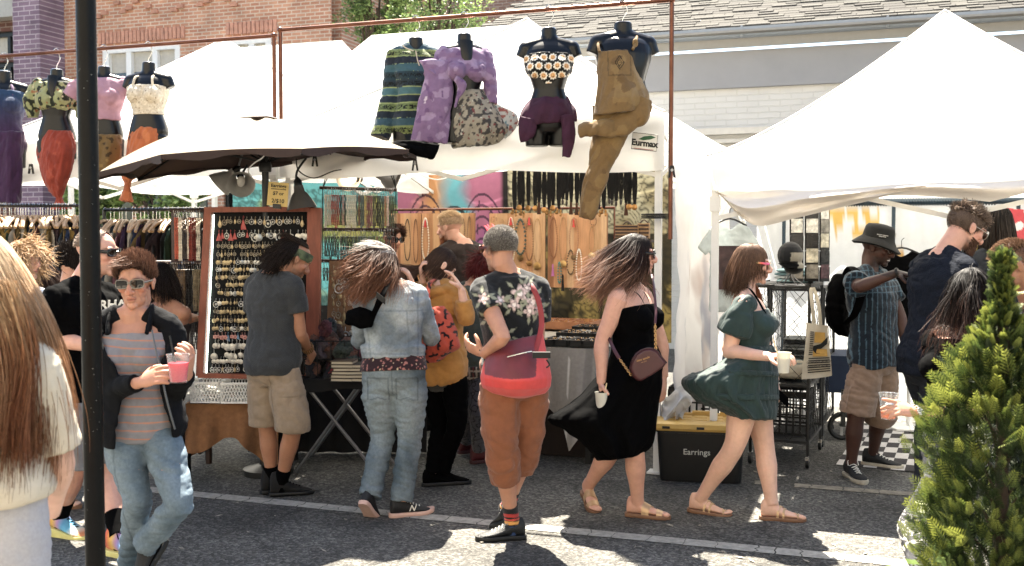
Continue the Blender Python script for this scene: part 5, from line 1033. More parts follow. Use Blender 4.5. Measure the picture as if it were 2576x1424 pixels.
# ================================================================ people further back and at the edges
def scatter_hair(p,region,n,L,flowv,c0,c1,cap,wave=.15,r=.0021,K=9,coll=(),seed=0,lift=.35,c2=None,freq=9,name='hair'):
 return hair(p,region,n,L,K,lambda V,t:np.ones((len(V),3))*np.array(flowv),grad(c0,c1,c2),wave,r,.7,lift,seed,coll,capcol=cap,freq=freq,name=name)
FULL=lambda L:(L[:,2]> -.03-.3*L[:,1]*(L[:,1]<0))&(L[:,1]<.045+.3*np.clip(L[:,2],-.02,1))
SHORT=lambda L:(L[:,2]> -.005+.45*np.clip(L[:,1],0,1)-.06*(L[:,1]< -.05))&(L[:,1]<.075)
def mustard_woman():
 p=Person(6.75,.95,(1112,935),(1102,735),(1112,668),158,150,110,pitch=38,bw=.98,bd=1.0,hip=1.02,skin='pale',arms=dict(R=((1174,805,-.18),(1161,728,-.22)),L=((1042,768,.10),(1064,705,-.02))),legs=dict(R=((1150,1065,-.05),(1112,1186)),L=((1106,1070,.05),(1088,1190))))
 p.head(neck=.05).trunk().arm('R').arm('L').leg('L').leg('R');p.hand('R',(1126,672,-.20),facing(-90),UP,(.15,.3,.25),spread=.22);p.hand('L',(1056,662,-.04),facing(90),UP,(.6,.7,.5))
 p.finish('woman in a mustard hoodie with bowed head, shading her eyes with one hand',cols=brow_cols('#2a1d17'))
 mu='#b77b1f';mc=lambda V:np.ones((len(V),3))*np.array(lin(mu))*(1+.15*pnoise(V*9))[:,None]
 def hood(b):c,l,f=p.tframe(1.04);b.loft(smooth_path([c+l*.10+f*.03,c+l*.09-f*.07,c-f*.12-UP*.02,c-l*.09-f*.07,c-l*.10+f*.03],5),[(.035,.045)]*21,UP,10)
 top(p,'mustard_hoodie',cloth_attr,-.14,1.08,.82,.022,.016,.008,.009,mc,extra=hood,sl_flare=.01)
 b=MB();p.torso(b,-.24,-.10,.020);cloth(b,'grey_undershirt',M('grey_jersey','#3a3936',rough=.9),p.root,amp=.006)
 trousers(p,'black_trousers',black_cloth,1.0,.006,0,.1)
 for k,y in(('R',95),('L',110)):shoe(p,k,y,0,black_cloth,rubber_black)
 scatter_hair(p,FULL,1500,.17,-CR*.30-UP*.75-p.hf*.25,'#2b1f1a','#4a352a','#241a16',.08,seed=71,lift=.06,r=.0014)
 mb=MB();co=[];rt=np.array([list(at(1066+random.uniform(-6,6),672+random.uniform(-8,8),6.72))for _ in range(420)]);strands(mb,rt,np.ones((420,3))*np.array(-CR-UP*.4),.24,10,lambda V,t:np.ones((len(V),3))*np.array(-CR*.75-UP*(.25+.4*t)),.42,.0022,.65,(),72,grad('#2b1f1a','#5d4030'),co,freq=13);mb.build('ponytail',hair_mat(),p.root,cols=np.concatenate(co),angle=0)
 t=thing('shoulder_bag','orange cloth bag printed with black bats hanging over the mustard hoodie','bag',at(1110,915,6.5));b=MB()
 pxloft(b,[(1072,772,1118,768),(1066,800,1140,800),(1064,840,1152,842),(1060,875,1158,870),(1062,900,1132,890),(1072,916,1100,910)],6.50,[.04,.09,.12,.13,.10,.03],40,5,.05)
 def bats(V):
  c=np.ones((len(V),3))*np.array(lin('#c2401c'));u,w_=V@np.array(CR),V[:,2];cu,cw=u/.075,w_/.062;row=np.floor(cw);cu=cu+.5*(row%2);fu,fw=(cu-np.floor(cu)-.5)*.075,(cw-row-.5)*.062;fu2=fu*np.cos(row*2)-fw*np.sin(row*2);fw2=fu*np.sin(row*2)+fw*np.cos(row*2);au=np.abs(fu2)
  k=((np.abs(fw2-.006+.35*np.abs(au-.014))<.0075)&(au<.032))|((fu2/.005)**2+((fw2+.002)/.014)**2<1);c[k]=np.array(lin('#1a1012'));return c
 cloth(b,'bag_body',cloth_attr,t,amp=.010,cols=bats);b=MB();P=smooth_path([at(1080,780,6.44),at(1076,740,6.50),at(1082,712,6.58),at(1096,700,6.72)],5);b.loft(P,[(.018,.004)]*len(P),CR,8);b2=remesh(b,.005,2);b2.build('strap',cloth_attr,t,cols=bats,angle=0)
mustard_woman()
def vest_woman():
 p=Person(7.25,.93,(1190,915),(1186,742),(1222,680),160,160,130,pitch=30,hip=1.02,skin='rosy',arms=dict(R=((1250,830,.05),(1260,860,.3)),L=((1145,830,.05),(1160,860,.3))),legs=dict(R=((1200,1030,-.03),(1205,1136)),L=((1176,1030,.05),(1172,1112,'.10'))))
 p.vox=.006;p.head().trunk().arm('L').arm('R').leg('L').leg('R');p.finish('woman in a faded denim vest and snakeskin leggings with dark red curls, between two shoppers')
 top(p,'denim_vest',denim_attr,-.06,1.10,.50,.022,.014,.0,.008,lambda V:denim('#39423f','#59645f',p.pel)(V))
 def pl(V):u,z=V@np.array(CR),V[:,2];c=np.ones((len(V),3))*np.array(lin('#3a2f2e'));c[(np.mod(u,.05)<.012)|(np.mod(z,.05)<.012)]=np.array(lin('#a99a8c'));c[np.mod(u+.02,.05)<.006]=np.array(lin('#7c2f30'));return c
 b=MB();p.torso(b,-.20,.0,.03);cloth(b,'plaid_shirt',cloth_attr,p.root,amp=.008,cols=pl)
 def sn(V):n=np.abs(pnoise(V*26));c=np.ones((len(V),3))*np.array(lin('#4b4a52'));c[n<.07]=np.array(lin('#1c1c21'));return c
 trousers(p,'snake_leggings',cloth_attr,.96,.004,0,.1,amp=.003,cols=sn)
 for k,y in(('R',120),('L',130)):shoe(p,k,y,0,M('maroon_boot','#4d141a',rough=.5),M('maroon_sole','#3b1115',rough=.6),collar=.04,wide=1.1)
 scatter_hair(p,lambda L:(L[:,2]> -.06)&(L[:,1]<.05),1500,.13,-UP*.6-p.hf*.2,'#3d1214','#6b2423','#2d0e10',.55,K=9,seed=73,freq=22)
vest_woman()
def vendor():
 p=Person(8.5,1.03,(1165,850),(1163,632),(1131,573),-150,-152,-118,pitch=6,bw=1.1,bd=1.1,skin='rosy',arms=dict(L=((1108,745,-.05),(1130,800,-.3)),R=((1222,745,0),(1210,820,-.2))),legs=dict(L=((1150,980),(1148,1085)),R=((1185,980),(1190,1085))))
 p.vox=.006;p.head(neck=.06).trunk().arm('L').arm('R').leg('L').leg('R');p.finish('ginger bearded stall keeper in a dark brown T-shirt before the wooden panels',cols=brow_cols('#8a5a35','#7a4424',.95))
 top(p,'brown_shirt',M('brown_jersey','#2a1c18',rough=.9,var=.25,bump=.2),-.06,1.08,.4,.022,.02,0,.01);trousers(p,'dark_trousers',black_cloth,1.0)
 for k in 'LR':shoe(p,k,-140,0,black_cloth,rubber_black)
 hair(p,lambda L:(L[:,2]>.02)&(L[:,1]<.06),1500,.016,3,lambda V,t:np.ones((len(V),3))*np.array(p.hf*.3-UP*.4),grad('#a98560','#c7a47c'),.25,.0012,.7,.6,74,capcol='#9b7b5c')
 hair(p,lambda L:(L[:,2]>.075),700,.035,4,lambda V,t:np.ones((len(V),3))*np.array(p.hf*.7+UP*.4),grad('#b38a5c','#d1ad80'),.25,.0015,.7,.6,75,capcol='#a88560',name='hair_top')
 mb=MB();co=[];rng=np.random.default_rng(3);rt=np.array([list(p.H(x,.075-abs(x)*.9+y*0,z))for x,y,z in zip(rng.uniform(-.055,.055,420),rng.uniform(.02,.08,420),rng.uniform(-.115,-.055,420))]);strands(mb,rt,np.ones((420,3))*np.array(p.hf-UP),.045,4,np.array(-UP*.6+p.hf*.5),.25,.0018,.6,(),4,grad('#6d3a1d','#94552e'),co);mb.build('beard',hair_mat(),p.root,cols=np.concatenate(co),angle=0)
vendor()
def second_vendor():
 p=Person(9.3,.95,(1000,860),(990,690),(988,600),20,20,40,pitch=10,skin='warm',arms=dict(L=((1040,780),(1030,840))),legs={})
 p.vox=.006;p.head().trunk().arm('L');p.finish('dark haired person in sunglasses half hidden behind the hanging necklace racks',cols=brow_cols('#1d1512'));top(p,'black_top',black_cloth,-.2,1.08,.6,.02)
 glasses(p,M('black_frame',''),lens_dark,'wayfarer',hgt=.024,fr=.004);scatter_hair(p,SHORT,1100,.07,p.hf*.5+CR*.6+UP*.2,'#2a1a15','#4a2d22','#21150f',.3,seed=76)
 b=MB();p.torso(b,-.9,-.05,.02);b.build('dark_skirt',black_cloth,p.root)
second_vendor()
def hat_man():
 p=Person(7.0,1.03,(2202,905),(2188,702),(2207,622),42,40,52,pitch=12,bw=1.05,bd=1.05,waist=1.12,skin='dark',arms=dict(R=((2162,722,-.38),(2258,686,-.52)),L=((2262,790,.02),(2277,868,-.05))),legs=dict(R=((2154,1046,-.05),(2141,1168)),L=((2214,1036,.08),(2196,1140))))
 p.vox=.005;p.head(neck=.056).trunk().arm('R').arm('L').leg('L').leg('R');p.hand('R',(2290,694,-.56),-UP,facing(0),(.5,.6,.5));p.hand('L',(2276,905,-.05),facing(-60),facing(30),(.4,.5,.5))
 def cl(V,q,c):
  c=brow_cols('#140d0a','#15100d',.85)(V,q,c);e=((np.abs(q[:,0])-.033)/.014)**2+((q[:,2]-.002)/.006)**2<1;e&=q[:,1]>.06;c[e]=np.array(lin('#d8cfc6'));e=((np.abs(q[:,0])-.031)/.006)**2+((q[:,2]-.002)/.006)**2<1;e&=q[:,1]>.06;c[e]=np.array(lin('#1a0f0a'))
  t=((q[:,0]/.018)**2+((q[:,2]+.068)/.0042)**2<1)&(q[:,1]>.08);c[t]=np.array(lin('#e2dbd2'));return c
 p.finish('smiling man in a black bucket hat and dark checked shirt, reaching out one arm',cols=cl)
 def sh(V):u,z=V@np.array(CR),V[:,2];c=np.ones((len(V),3))*np.array(lin('#15202b'));c[np.mod(u,.036)<.006]=np.array(lin('#3f5f70'));c[(np.mod(z,.036)<.006)&(z>1.25)]=np.array(lin('#3a5666'));return c
 def co(b):nb,l,f=p.tframe(1.07);b.loft(smooth_path([nb+f*.075+l*.02-UP*.03,nb+l*.07,nb-f*.07+UP*.02,nb-l*.07,nb+f*.075-l*.02-UP*.03],5),[(.028,.010)]*21,UP,8)
 top(p,'checked_shirt',cloth_attr,-.10,1.08,.36,.024,.024,.012,.010,sh,sl_flare=.02,extra=co)
 def kc(V):c=np.ones((len(V),3))*np.array(lin('#8d7059'))*(1+.12*pnoise(V*7))[:,None];return c
 def pk(b):c=p.J['hpR'].lerp(p.J['knR'],.62)-CH*.06-CR*.06;b.box(c,(.10,.05,.15),X=CR,Z=(p.J['hpR']-p.J['knR']).normalized())
 trousers(p,'cargo_shorts',cloth_attr,.50,.014,.03,.14,[(0,.088),(.2,.106),(.45,.104),(1,.1)],.009,kc,extra=pk)
 for k,y in(('R',6),('L',58)):shoe(p,k,y,0,M('worn_canvas','#1b1c1e',rough=.85,var=.35),M('worn_white_sole','#b3a892',rough=.7,var=.3),laces=lace_white,wide=1.04)
 ht=M('black_canvas','#0f0f0f',rough=.85,var=.3,bump=.2);b=MB();rg=[]
 for(r,z)in[(.135,-.005),(.150,.004),(.118,.036),(.096,.052),(.093,.075),(.088,.115),(.074,.134),(.03,.142)]:rg.append([p.H(r*.93*math.cos(a),-.008+r*1.08*math.sin(a),z+.012+(.016*math.cos(2*a+.5)-.012*math.sin(a))*(r>.11))for a in(2*math.pi*k/36 for k in range(36))])
 b.rings(rg,False);b.rings([[q+p.hu* -.003 for q in r_]for r_ in rg],False);h=b.build('bucket_hat',ht,p.root,angle=50);b=MB();c=p.H(.035,.087,.095);b.box(c,(.04,.004,.032),X=(p.hl+p.hf* -.45).normalized(),Z=p.hu);b.build('hat_badge',M('badge_white','#c9c9c6'),h);b=MB();q=p.H(-.074,.045,.090);X=(p.hl*.6+p.hf*.75).normalized();[b.text(s,.009,q-p.hu*.010*i-p.hl*.012,X,p.hu,.001)for i,s in enumerate(('BUCKET ORIGINAL','HEADWEAR'))];b.build('lettering',M('badge_white',''),h)
 glasses(p,M('thin_frame','#b9b2a4',rough=.3,metal=.6),M('clear_lens','#cfd6da',rough=.05,trans=.9,alpha=.25,var=0),'round',hgt=.024,fr=.0014)
 b=MB();ax=(p.J['elR']-p.J['wrR']).normalized();b.lathe(p.J['wrR'],[(.030,-.008),(.033,0),(.030,.008)],18,Z=ax);b.build('bracelet',rubber_black,p.root)
 t=thing('backpack','black backpack on the back of the man in the bucket hat','backpack',at(2105,900,7.2));b=MB();pxloft(b,[(2098,690,2140,686),(2082,720,2140,715),(2076,770,2138,775),(2082,815,2140,820),(2110,845,2142,846)],7.25,[.06,.13,.16,.15,.08],32);cloth(b,'pack_body',black_cloth,t,amp=.008)
 b=MB();P=smooth_path([at(2128,690,7.15),at(2140,672,7.0),at(2158,690,6.80),at(2166,740,6.78),at(2150,790,6.86),at(2128,815,7.0)],5);b.loft(P,[(.028,.006)]*len(P),CR,8);b.build('strap',black_cloth,t)
hat_man()
def beard_man():
 p=Person(6.25,1.13,(2345,918),(2372,668),(2430,574),112,108,98,pitch=26,bw=1.02,bd=1.0,sh=1.0,skin='rosy',arms=dict(R=((2352,828,-.10),(2424,838,-.02)),L=((2420,820,.3),(2450,830,.2))),legs=dict(R=((2335,1095),(2330,1262)),L=((2372,1090,.1),(2380,1240))))
 p.vox=.005;p.head(neck=.06).trunk().arm('R').arm('L').leg('L').leg('R');p.hand('R',(2460,835,0),UP,facing(0));p.finish('tall bearded man in a navy T-shirt and round sunglasses looking down',cols=brow_cols('#3a281e','#3d2a1f',.95))
 nv=M('navy_knit','#141a26',rough=.9,var=.25,vs=60,bump=.5,bs=120,spec=.15);top(p,'navy_shirt',nv,-.10,1.07,.34,.026,.016,.01,.010);trousers(p,'navy_trousers',M('navy_twill','#131820',rough=.9,var=.2),1.0,.014)
 for k in 'LR':shoe(p,k,100,0,rubber_white,rubber_white)
 g=grad('#3f3027','#6b5646','#8b7663',.5,.6);hair(p,lambda L:(L[:,2]> -.03-.03*(L[:,1]< -.04)+.9*np.clip(L[:,1]-.01,0,1))&(L[:,1]<.08),1800,.012,3,lambda V,t:np.ones((len(V),3))*np.array(-UP),g,.25,.0012,.7,.6,77,capcol='#5b493d')
 hair(p,lambda L:(L[:,2]>.06),1100,.055,7,lambda V,t:np.ones((len(V),3))*np.array(p.hf*.5+UP*.2-CR*.2),g,.6,.0018,.6,.7,78,capcol='#4a3a30',freq=25,name='hair_top')
 mb=MB();co=[];rng=np.random.default_rng(3);th=rng.uniform(-1.5,1.5,800);zz=rng.uniform(-.125,-.04,800);rt=np.array([list(p.H(.055*math.sin(a),.018+.062*math.cos(a),z))for a,z in zip(th,zz)]);k=~((np.abs(th)<.35)&(zz> -.085));strands(mb,rt[k],(rt[k]-np.array(p.H(0,.0,-.05)))*8,.03,4,np.array(-UP*.6+p.hf*.5),.4,.0016,.6,(),4,grad('#35241a','#5f4130'),co,freq=20);mb.build('beard',hair_mat(),p.root,cols=np.concatenate(co),angle=0)
 glasses(p,M('thin_frame',''),lens_dark,'round',hgt=.024,fr=.0018)
beard_man()
def dread_person():
 p=Person(7.2,1.06,(2500,850),(2496,660),(2506,565),-170,-170,-170,skin='dark',arms=dict(L=((2460,760),(2450,840)),R=((2545,760),(2550,840))),legs={});p.vox=.006;p.head(face=False).trunk().arm('L').arm('R');p.finish('person with long black dreadlocks seen from behind, beside the bearded man')
 top(p,'navy_top',M('navy_twill',''),-.2,1.02,.2,.02);b=MB();p.torso(b,-1.1,-.05,.03);b.build('dark_trousers',black_cloth,p.root)
 scatter_hair(p,lambda L:(L[:,2]> -.05)&(L[:,1]<.05),260,.27,-UP,'#15110f','#2d2520','#100d0c',.12,r=.007,K=8,seed=79,lift=.3,name='dreadlocks');b=MB();nb=p.tframe(1.06)[0];b.tube([nb+p.lC*.062,nb-p.fC*.062,nb-p.lC*.062],.004,6,6);b.build('neck_chain',gold,p.root)
dread_person()
def curly_woman():
 p=Person(4.95,.95,(2405,1085),(2418,858),(2440,735),-62,-58,-74,pitch=8,bw=1.05,bust=.9,skin='warm',limb=1.0,arms=dict(R=((2478,1035,-.18),(2300,1036,-.30)),L=((2392,1000,.2),(2400,1060,.1))),legs=dict(L=((2290,1330,.0),(2345,1500)),R=((2375,1320,-.1),(2400,1500))))
 p.vox=.0048;p.head().trunk().arm('R').arm('L').leg('L').leg('R');p.hand('R',(2240,1022,-.34),-UP*.7+CH*.75,UP+CH*.2,(.15,.35,.3),curls=[(.05,.1,.1),(.3,.45,.4),(.4,.5,.5),(.5,.6,.5)],spread=.12)
 def tat(V,q,c):d=V-np.array(p.J['shR']);m=(np.abs(pnoise(V*28))<.09)&(V[:,2]<p.J['shR'].z-.06)&(V[:,2]>p.J['elR'].z+.02)&((V-np.array(p.pel))@np.array(CR)>.05);c[m]*=.45;return c
 p.finish('woman with long black curls in a black top holding out a peach drink',cols=tat);top(p,'black_top',black_cloth,-.10,.98,.10,.010,amp=.005)
 def rj(V):c=denim('#2b2b2d','#55565a',p.pel,.8)(V);kn=p.J['knL'];r=np.linalg.norm((V-np.array(kn))/np.array([.05,.08,.035]),axis=1);c[r<1]=np.array(lin('#b98062'));m=(np.abs(r-1)<.25)|((np.abs(pnoise(V*np.array([8,8,60])))<.05)&(r<3));c[m]=np.array(lin('#b9b6b0'));return c
 trousers(p,'ripped_jeans',denim_attr,1.0,.008,0,.2,cols=rj)
 for k in 'LR':shoe(p,k,-60,0,black_cloth,rubber_black)
 hair(p,FULL,4200,.42,15,lambda V,t:np.ones((len(V),3))*np.array(-UP*.95+CR*.05-CH*.08),grad('#141110','#261c18','#4a2f24',.6,.6),.5,.0017,.6,.5,81,[ecoll(p.chest,(.15,.15,.10))],capcol='#120f0e',freq=20)
 glasses(p,M('black_frame',''),lens_dark,'wrap',hgt=.018);o=p.J['wrR'];ax=(p.J['elR']-o).normalized();b=MB();b.lathe(o+ax*.012,[(.030,-.008),(.032,0),(.030,.008)],20,Z=ax);w_=b.build('wrist_watch',silver,p.root);b=MB();fn=(-CH*.9+UP*.3);b.lathe(o+ax*.012+ortho(ax,fn)*.029,[(.019,0),(.019,.006),(.001,.0065)],24,Z=ortho(ax,fn));b.build('watch_dial',M('dial','#d8d4cb',rough=.3),w_)
 b=MB();g=p.J['wrR'];q=at(2238,1017,4.60);b.ell(q,(.02,.008,.006),X=CR);b.build('ring',silver,p.root)
 cup('clear plastic cup of peach drink held over the checkered rug',at(2235,1054,4.74),.044,.115,drink='#e08a52',level=.30)
curly_woman()
def fade_man():
 p=Person(5.3,1.0,(2590,1000),(2600,800),(2545,668),-100,-100,-92,pitch=28,bw=1.1,skin='olive',arms=dict(L=((2540,900,.2),(2480,900,.2)),R=((2640,900,-.1),(2560,930,-.2))),legs=dict(L=((2580,1180),(2590,1370)),R=((2620,1180),(2630,1390))));p.vox=.0055;p.head(neck=.06).trunk().arm('L').arm('R').leg('L').leg('R');p.finish('man with a short brown fade haircut and glasses at the right edge, looking down',cols=brow_cols('#2d1d15','#4a3226',.5))
 def fc(V):n=pnoise(V*40);c=np.ones((len(V),3))*np.array(lin('#20222a'));c[n>.25]=np.array(lin('#b9b4ae'));return c
 top(p,'patterned_shirt',cloth_attr,-.1,1.10,.4,.022,cols=fc);trousers(p,'dark_trousers',black_cloth,1.0)
 for k in 'LR':shoe(p,k,-90,0,black_cloth,rubber_black)
 hair(p,lambda L:(L[:,2]>.0+.55*np.clip(L[:,1],0,1))&(L[:,1]<.078),1500,.010,3,lambda V,t:np.ones((len(V),3))*np.array(p.hf*.3),grad('#5a4030','#7a5a44'),.2,.0011,.7,.7,82,capcol='#6d4d3a');hair(p,lambda L:(L[:,2]>.07),1000,.026,3,lambda V,t:np.ones((len(V),3))*np.array(p.hf*.4+p.hu*.4),grad('#3a281e','#7d5c42'),.3,.0014,.7,.7,83,capcol='#4a3324',name='hair_top')
 glasses(p,M('black_frame',''),lens_dark,'wrap',hgt=.018)
fade_man()
def blonde_woman():
 p=Person(2.75,.97,(-48,1240),(-52,905),(-45,690),172,172,178,bw=1.0,hip=1.05,skin='pale',arms=dict(R=((152,1160,.05),(130,1290,.25)),L=((-170,1150),(-150,1300,.2))),legs=dict(R=((40,1800,-.02),(30,2080,'.09')),L=((-90,1800),(-90,2080,'.09'))))
 p.vox=.005;p.head(face=False).trunk().arm('R').arm('L').leg('L').leg('R');p.finish('woman in front with very long honey blonde hair, a cream top and pale grey leggings')
 top(p,'cream_top',M('cream_knit','#d2c3a9',rough=.85,var=.08,vs=20,bump=.3,bs=300,transl=.08),-.03,1.08,.42,.026,.014,.012,.004);trousers(p,'grey_leggings',M('grey_melange','#a5a2a6',rough=.85,var=.12,vs=120),.98,.006,0,.36,amp=.004)
 for k in 'LR':shoe(p,k,170,0,rubber_white,rubber_white)
 fl=lambda V,t:np.ones((len(V),3))*np.array(-UP*(.98-.10*math.sin(t*3))+CR*(.32-.64*t))
 def ex(mb,co):
  rng=np.random.default_rng(91);rt=np.array([list(at(a,b_,2.62+c))for a,b_,c in zip(rng.uniform(-80,46,2600),rng.uniform(700,860,2600),rng.uniform(0,.12,2600))]);strands(mb,rt,np.ones((2600,3))*np.array(-UP+CR*.40),.36,14,fl,.12,.0013,.75,(),92,grad('#a98760','#8a5832','#6b371c',.4,.55),co,freq=6)
 hair(p,lambda L:(L[:,2]> -.06)&(L[:,1]<.05),6500,.60,18,fl,grad('#c4a884','#a87a50','#74421f',.45,.55),.11,.0013,.78,.3,90,[ecoll(p.chest-UP*.06,(.17,.13,.16))],ex,'#a98a62',6)
blonde_woman()
def side_people():
 p=Person(6.9,.93,(415,960),(420,782),(406,705),150,150,140,pitch=25,skin='olive',bw=1.05,arms=dict(R=((470,800,.1),(500,800,.35)),L=((385,860),(390,900,.2))),legs=dict(R=((420,1050),(420,1170)),L=((400,1050),(398,1170))));p.vox=.006;p.head(face=False).trunk().arm('R').arm('L').leg('L').leg('R');p.hand('R',(512,796,.4),UP,facing(0));p.finish('dark haired woman in a brown strap top browsing the necklace shelves')
 b=MB();p.torso(b,-.1,.82,.014);cloth(b,'strap_top',M('brown_jersey',''),p.root);b=MB();c,l,f=p.tframe(.8)
 for sg in(1,-1):b.tube([c+l*sg*.09-f*.10,p.chest+l*sg*.08+UP*.05,c+l*sg*.08+f*.10],.006,6,5)
 b.build('strap',M('brown_jersey',''),p.root);trousers(p,'black_trousers',black_cloth,1.0);scatter_hair(p,FULL,1400,.22,-UP*.9+CR*.1,'#120e0d','#241a17','#0e0b0a',.2,seed=85)
 p=Person(7.3,.93,(98,950),(100,770),(104,690),175,175,170,pitch=12,skin='warm',arms=dict(R=((140,860),(140,920)),L=((62,860),(62,920))),legs=dict(R=((112,1050),(115,1150)),L=((88,1050),(85,1150))));p.vox=.007;p.head(face=False).trunk().arm('R').arm('L').leg('L').leg('R');p.finish('woman with loose brown hair in a mustard dotted dress, at the left clothes rack')
 top(p,'mustard_dress',cloth_attr,-.25,1.06,.5,.02,cols=lambda V:np.where((pnoise(V*70)>.35)[:,None],np.array(lin('#d2b277')),np.array(lin('#9a671c'))));trousers(p,'black_tights',black_cloth,1.0,.003);scatter_hair(p,FULL,1500,.32,-UP*.9+CR*.25,'#2a1d18','#46322a','#221813',.3,seed=86,coll=[ecoll(p.chest,(.16,.11,.1))])
 p=Person(6.6,.95,(190,940),(186,768),(186,680),170,170,160,pitch=15,skin='warm',arms=dict(R=((230,860),(235,920)),L=((145,860),(145,920))),legs=dict(R=((200,1050),(202,1180)),L=((175,1050),(172,1180))));p.vox=.007;p.head(face=False).trunk().arm('R').arm('L').leg('L').leg('R');p.finish('woman with a messy dark hair bun and navy jacket behind the pole')
 top(p,'navy_jacket',M('navy_twill',''),-.15,1.08,.9,.03);trousers(p,'black_tights',black_cloth,1.0,.006);scatter_hair(p,FULL,900,.10,p.hu*.6-p.hf*.3,'#151110','#2a211d','#100d0c',.2,seed=87)
 def bun(mb,co):pass
 mb=MB();co=[];rt=np.array([list(p.H(random.gauss(0,.012),-.085+random.gauss(0,.012),.06))for _ in range(350)]);strands(mb,rt,np.random.default_rng(5).normal(size=(350,3)),.14,9,np.array(UP*.2-CR*.3),.7,.002,.6,(),5,grad('#151110','#2a211d'),co,freq=20);mb.build('hair_bun',hair_mat(),p.root,cols=np.concatenate(co),angle=0)
 p=Person(5.9,.95,(78,960),(62,760),(60,655),60,60,70,skin='pale',arms=dict(R=((40,870,-.1),(60,930,-.1)),L=((100,860,.1),(110,900))),legs=dict(R=((90,1110),(112,1240)),L=((120,1110),(150,1235))));p.vox=.006;p.head().trunk().arm('R').arm('L').leg('L').leg('R');p.barefoot('R',40);p.barefoot('L',60);p.finish('frizzy blonde woman in a white striped shirt, partly behind the long honey hair')
 for k,y in(('R',40),('L',60)):sandal(p,k,y,0,[(.04,.07,.01),(.12,.15,0)],tan_sole,tan_sole)
 def ws(V):c=np.ones((len(V),3))*np.array(lin('#c9cdd3'));c[np.mod(V[:,2],.022)<.006]=np.array(lin('#6f87a8'));return c
 top(p,'striped_shirt',cloth_attr,-.15,1.08,.5,.025,cols=ws);trousers(p,'cream_trousers',M('cream_cloth','#b8a890',rough=.9),.85,.01);scatter_hair(p,FULL,1200,.16,CR*.3-UP*.5,'#8c6a48','#c09a6c','#7d5d3f',.7,seed=88,freq=25)
side_people()
# ================================================================ dressed mannequin torsos under the copper rails
plastic_black=M('black_plastic','#08080a',rough=.3,var=.1,spec=.3)
def mannequin(label,px,yn,ys,yp,S,yaw=0,ry=RY,rz=None,waist=.82,pxp=None,sh=1.0,bust=.7,stub=True,bw=1.):
 d=depth(onY(px,ys,ry));p=Person(d,S,(pxp or px,yp),(px,ys),(px,yn),yaw,yaw,waist=waist,bust=bust,sh=sh*.93,bw=bw,hip=.95,arms=dict(L=((px+70,ys+90),(px+80,ys+180)),R=((px-70,ys+90),(px-80,ys+180))));b=p.skinmb
 p.torso(b,-.18,1.14,0);c,l,f=p.tframe(1.0);b.loft([p.J['shL'],c+UP*.025*S,p.J['shR']],[(.052*S,)*2,(.058*S,.055*S),(.052*S,)*2],UP,12)
 for k,sg in(('L',1),('R',-1)):
  b.ell(p.J['sh'+k]-UP*.004,(.06*S,.056*S,.056*S));b.tube([c+UP*.03*S+l*sg*.02,p.J['sh'+k]+UP*.004*S],[.040*S,.046*S],12);b.tube([p.J['sh'+k],p.J['sh'+k]+(l*sg*.5-UP).normalized()*.075*S],[.056*S,.047*S],14)
  if stub:h=p.J['hp'+k];b.tube([h,h-UP*.16*S],[.085*S,.078*S],16)
 nb=p.tframe(1.02)[0];nt=at(px,yn,d);ax=(nt-nb).normalized();b.loft([nb-UP*.03*S,nb.lerp(nt,.4),nt],[(.072*S,.062*S),(.055*S,.053*S),(.052*S,.054*S)],p.lC,18)
 p.root=thing('mannequin',label,'mannequin',(p.pel.x,p.pel.y,p.pel.z-.2),'mannequins hanging from the copper pipes');bb=remesh(b,.006,8);bb.build('torso',plastic_black,p.root,angle=0)
 h=MB();top_=Vector((nt.x,ry if rz else RY,(rz or RZ)+.018));h.tube([nt-UP*.01,nt+UP*.03,nt.lerp(top_,.55)+CR*.03,nt.lerp(top_,.85)+CR*.02,top_+CR*.018,top_+UP*.012,top_-CR*.018+UP*.0,top_-CR*.02-UP*.015],.0035,6,5);h.lathe(nt-UP*.004,[(.05*S,0),(.045*S,.006),(.008,.008)],18,Z=ax);h.build('hanger_hook',silver,p.root);return p
def pattern(base,cols,f=30,th=.2,seed=0):
 def fn(V):
  c=np.ones((len(V),3))*np.array(lin(base))
  for i,(h,t)in enumerate(cols):n=pnoise(V*f*(1+.25*i)+seed+i*9.7);c[n>t]=np.array(lin(h))
  return c
 return fn
def lofted(name,mat,root,rows,d,dep,amp=.008,cols=None,n=36,folds=6,fa=.07,freq=(7,7,3),vox=.008,sm=4,tilt=.3,dd=None):b=MB();pxloft(b,rows,d,dep,n,folds,fa,dd=dd);return cloth(b,name,mat,root,vox=vox,amp=amp,cols=cols,freq=freq,tilt=tilt,sm=sm)
def pxtube(name,mat,root,pts,d,r,amp=.008,cols=None,dd=None,flat=.6,freq=(8,8,4)):
 P=smooth_path([at(x,y,d+(dd[i]if dd else 0))for i,(x,y)in enumerate(pts)],6);rr=[float(np.interp(i/(len(P)-1),np.linspace(0,1,len(r)),r))for i in range(len(P))];b=MB();b.loft(P,[(a,a*flat)for a in rr],[CR.cross(CF)]*len(P)if False else None,16);return cloth(b,name,mat,root,vox=.008,amp=amp,cols=cols,freq=freq)
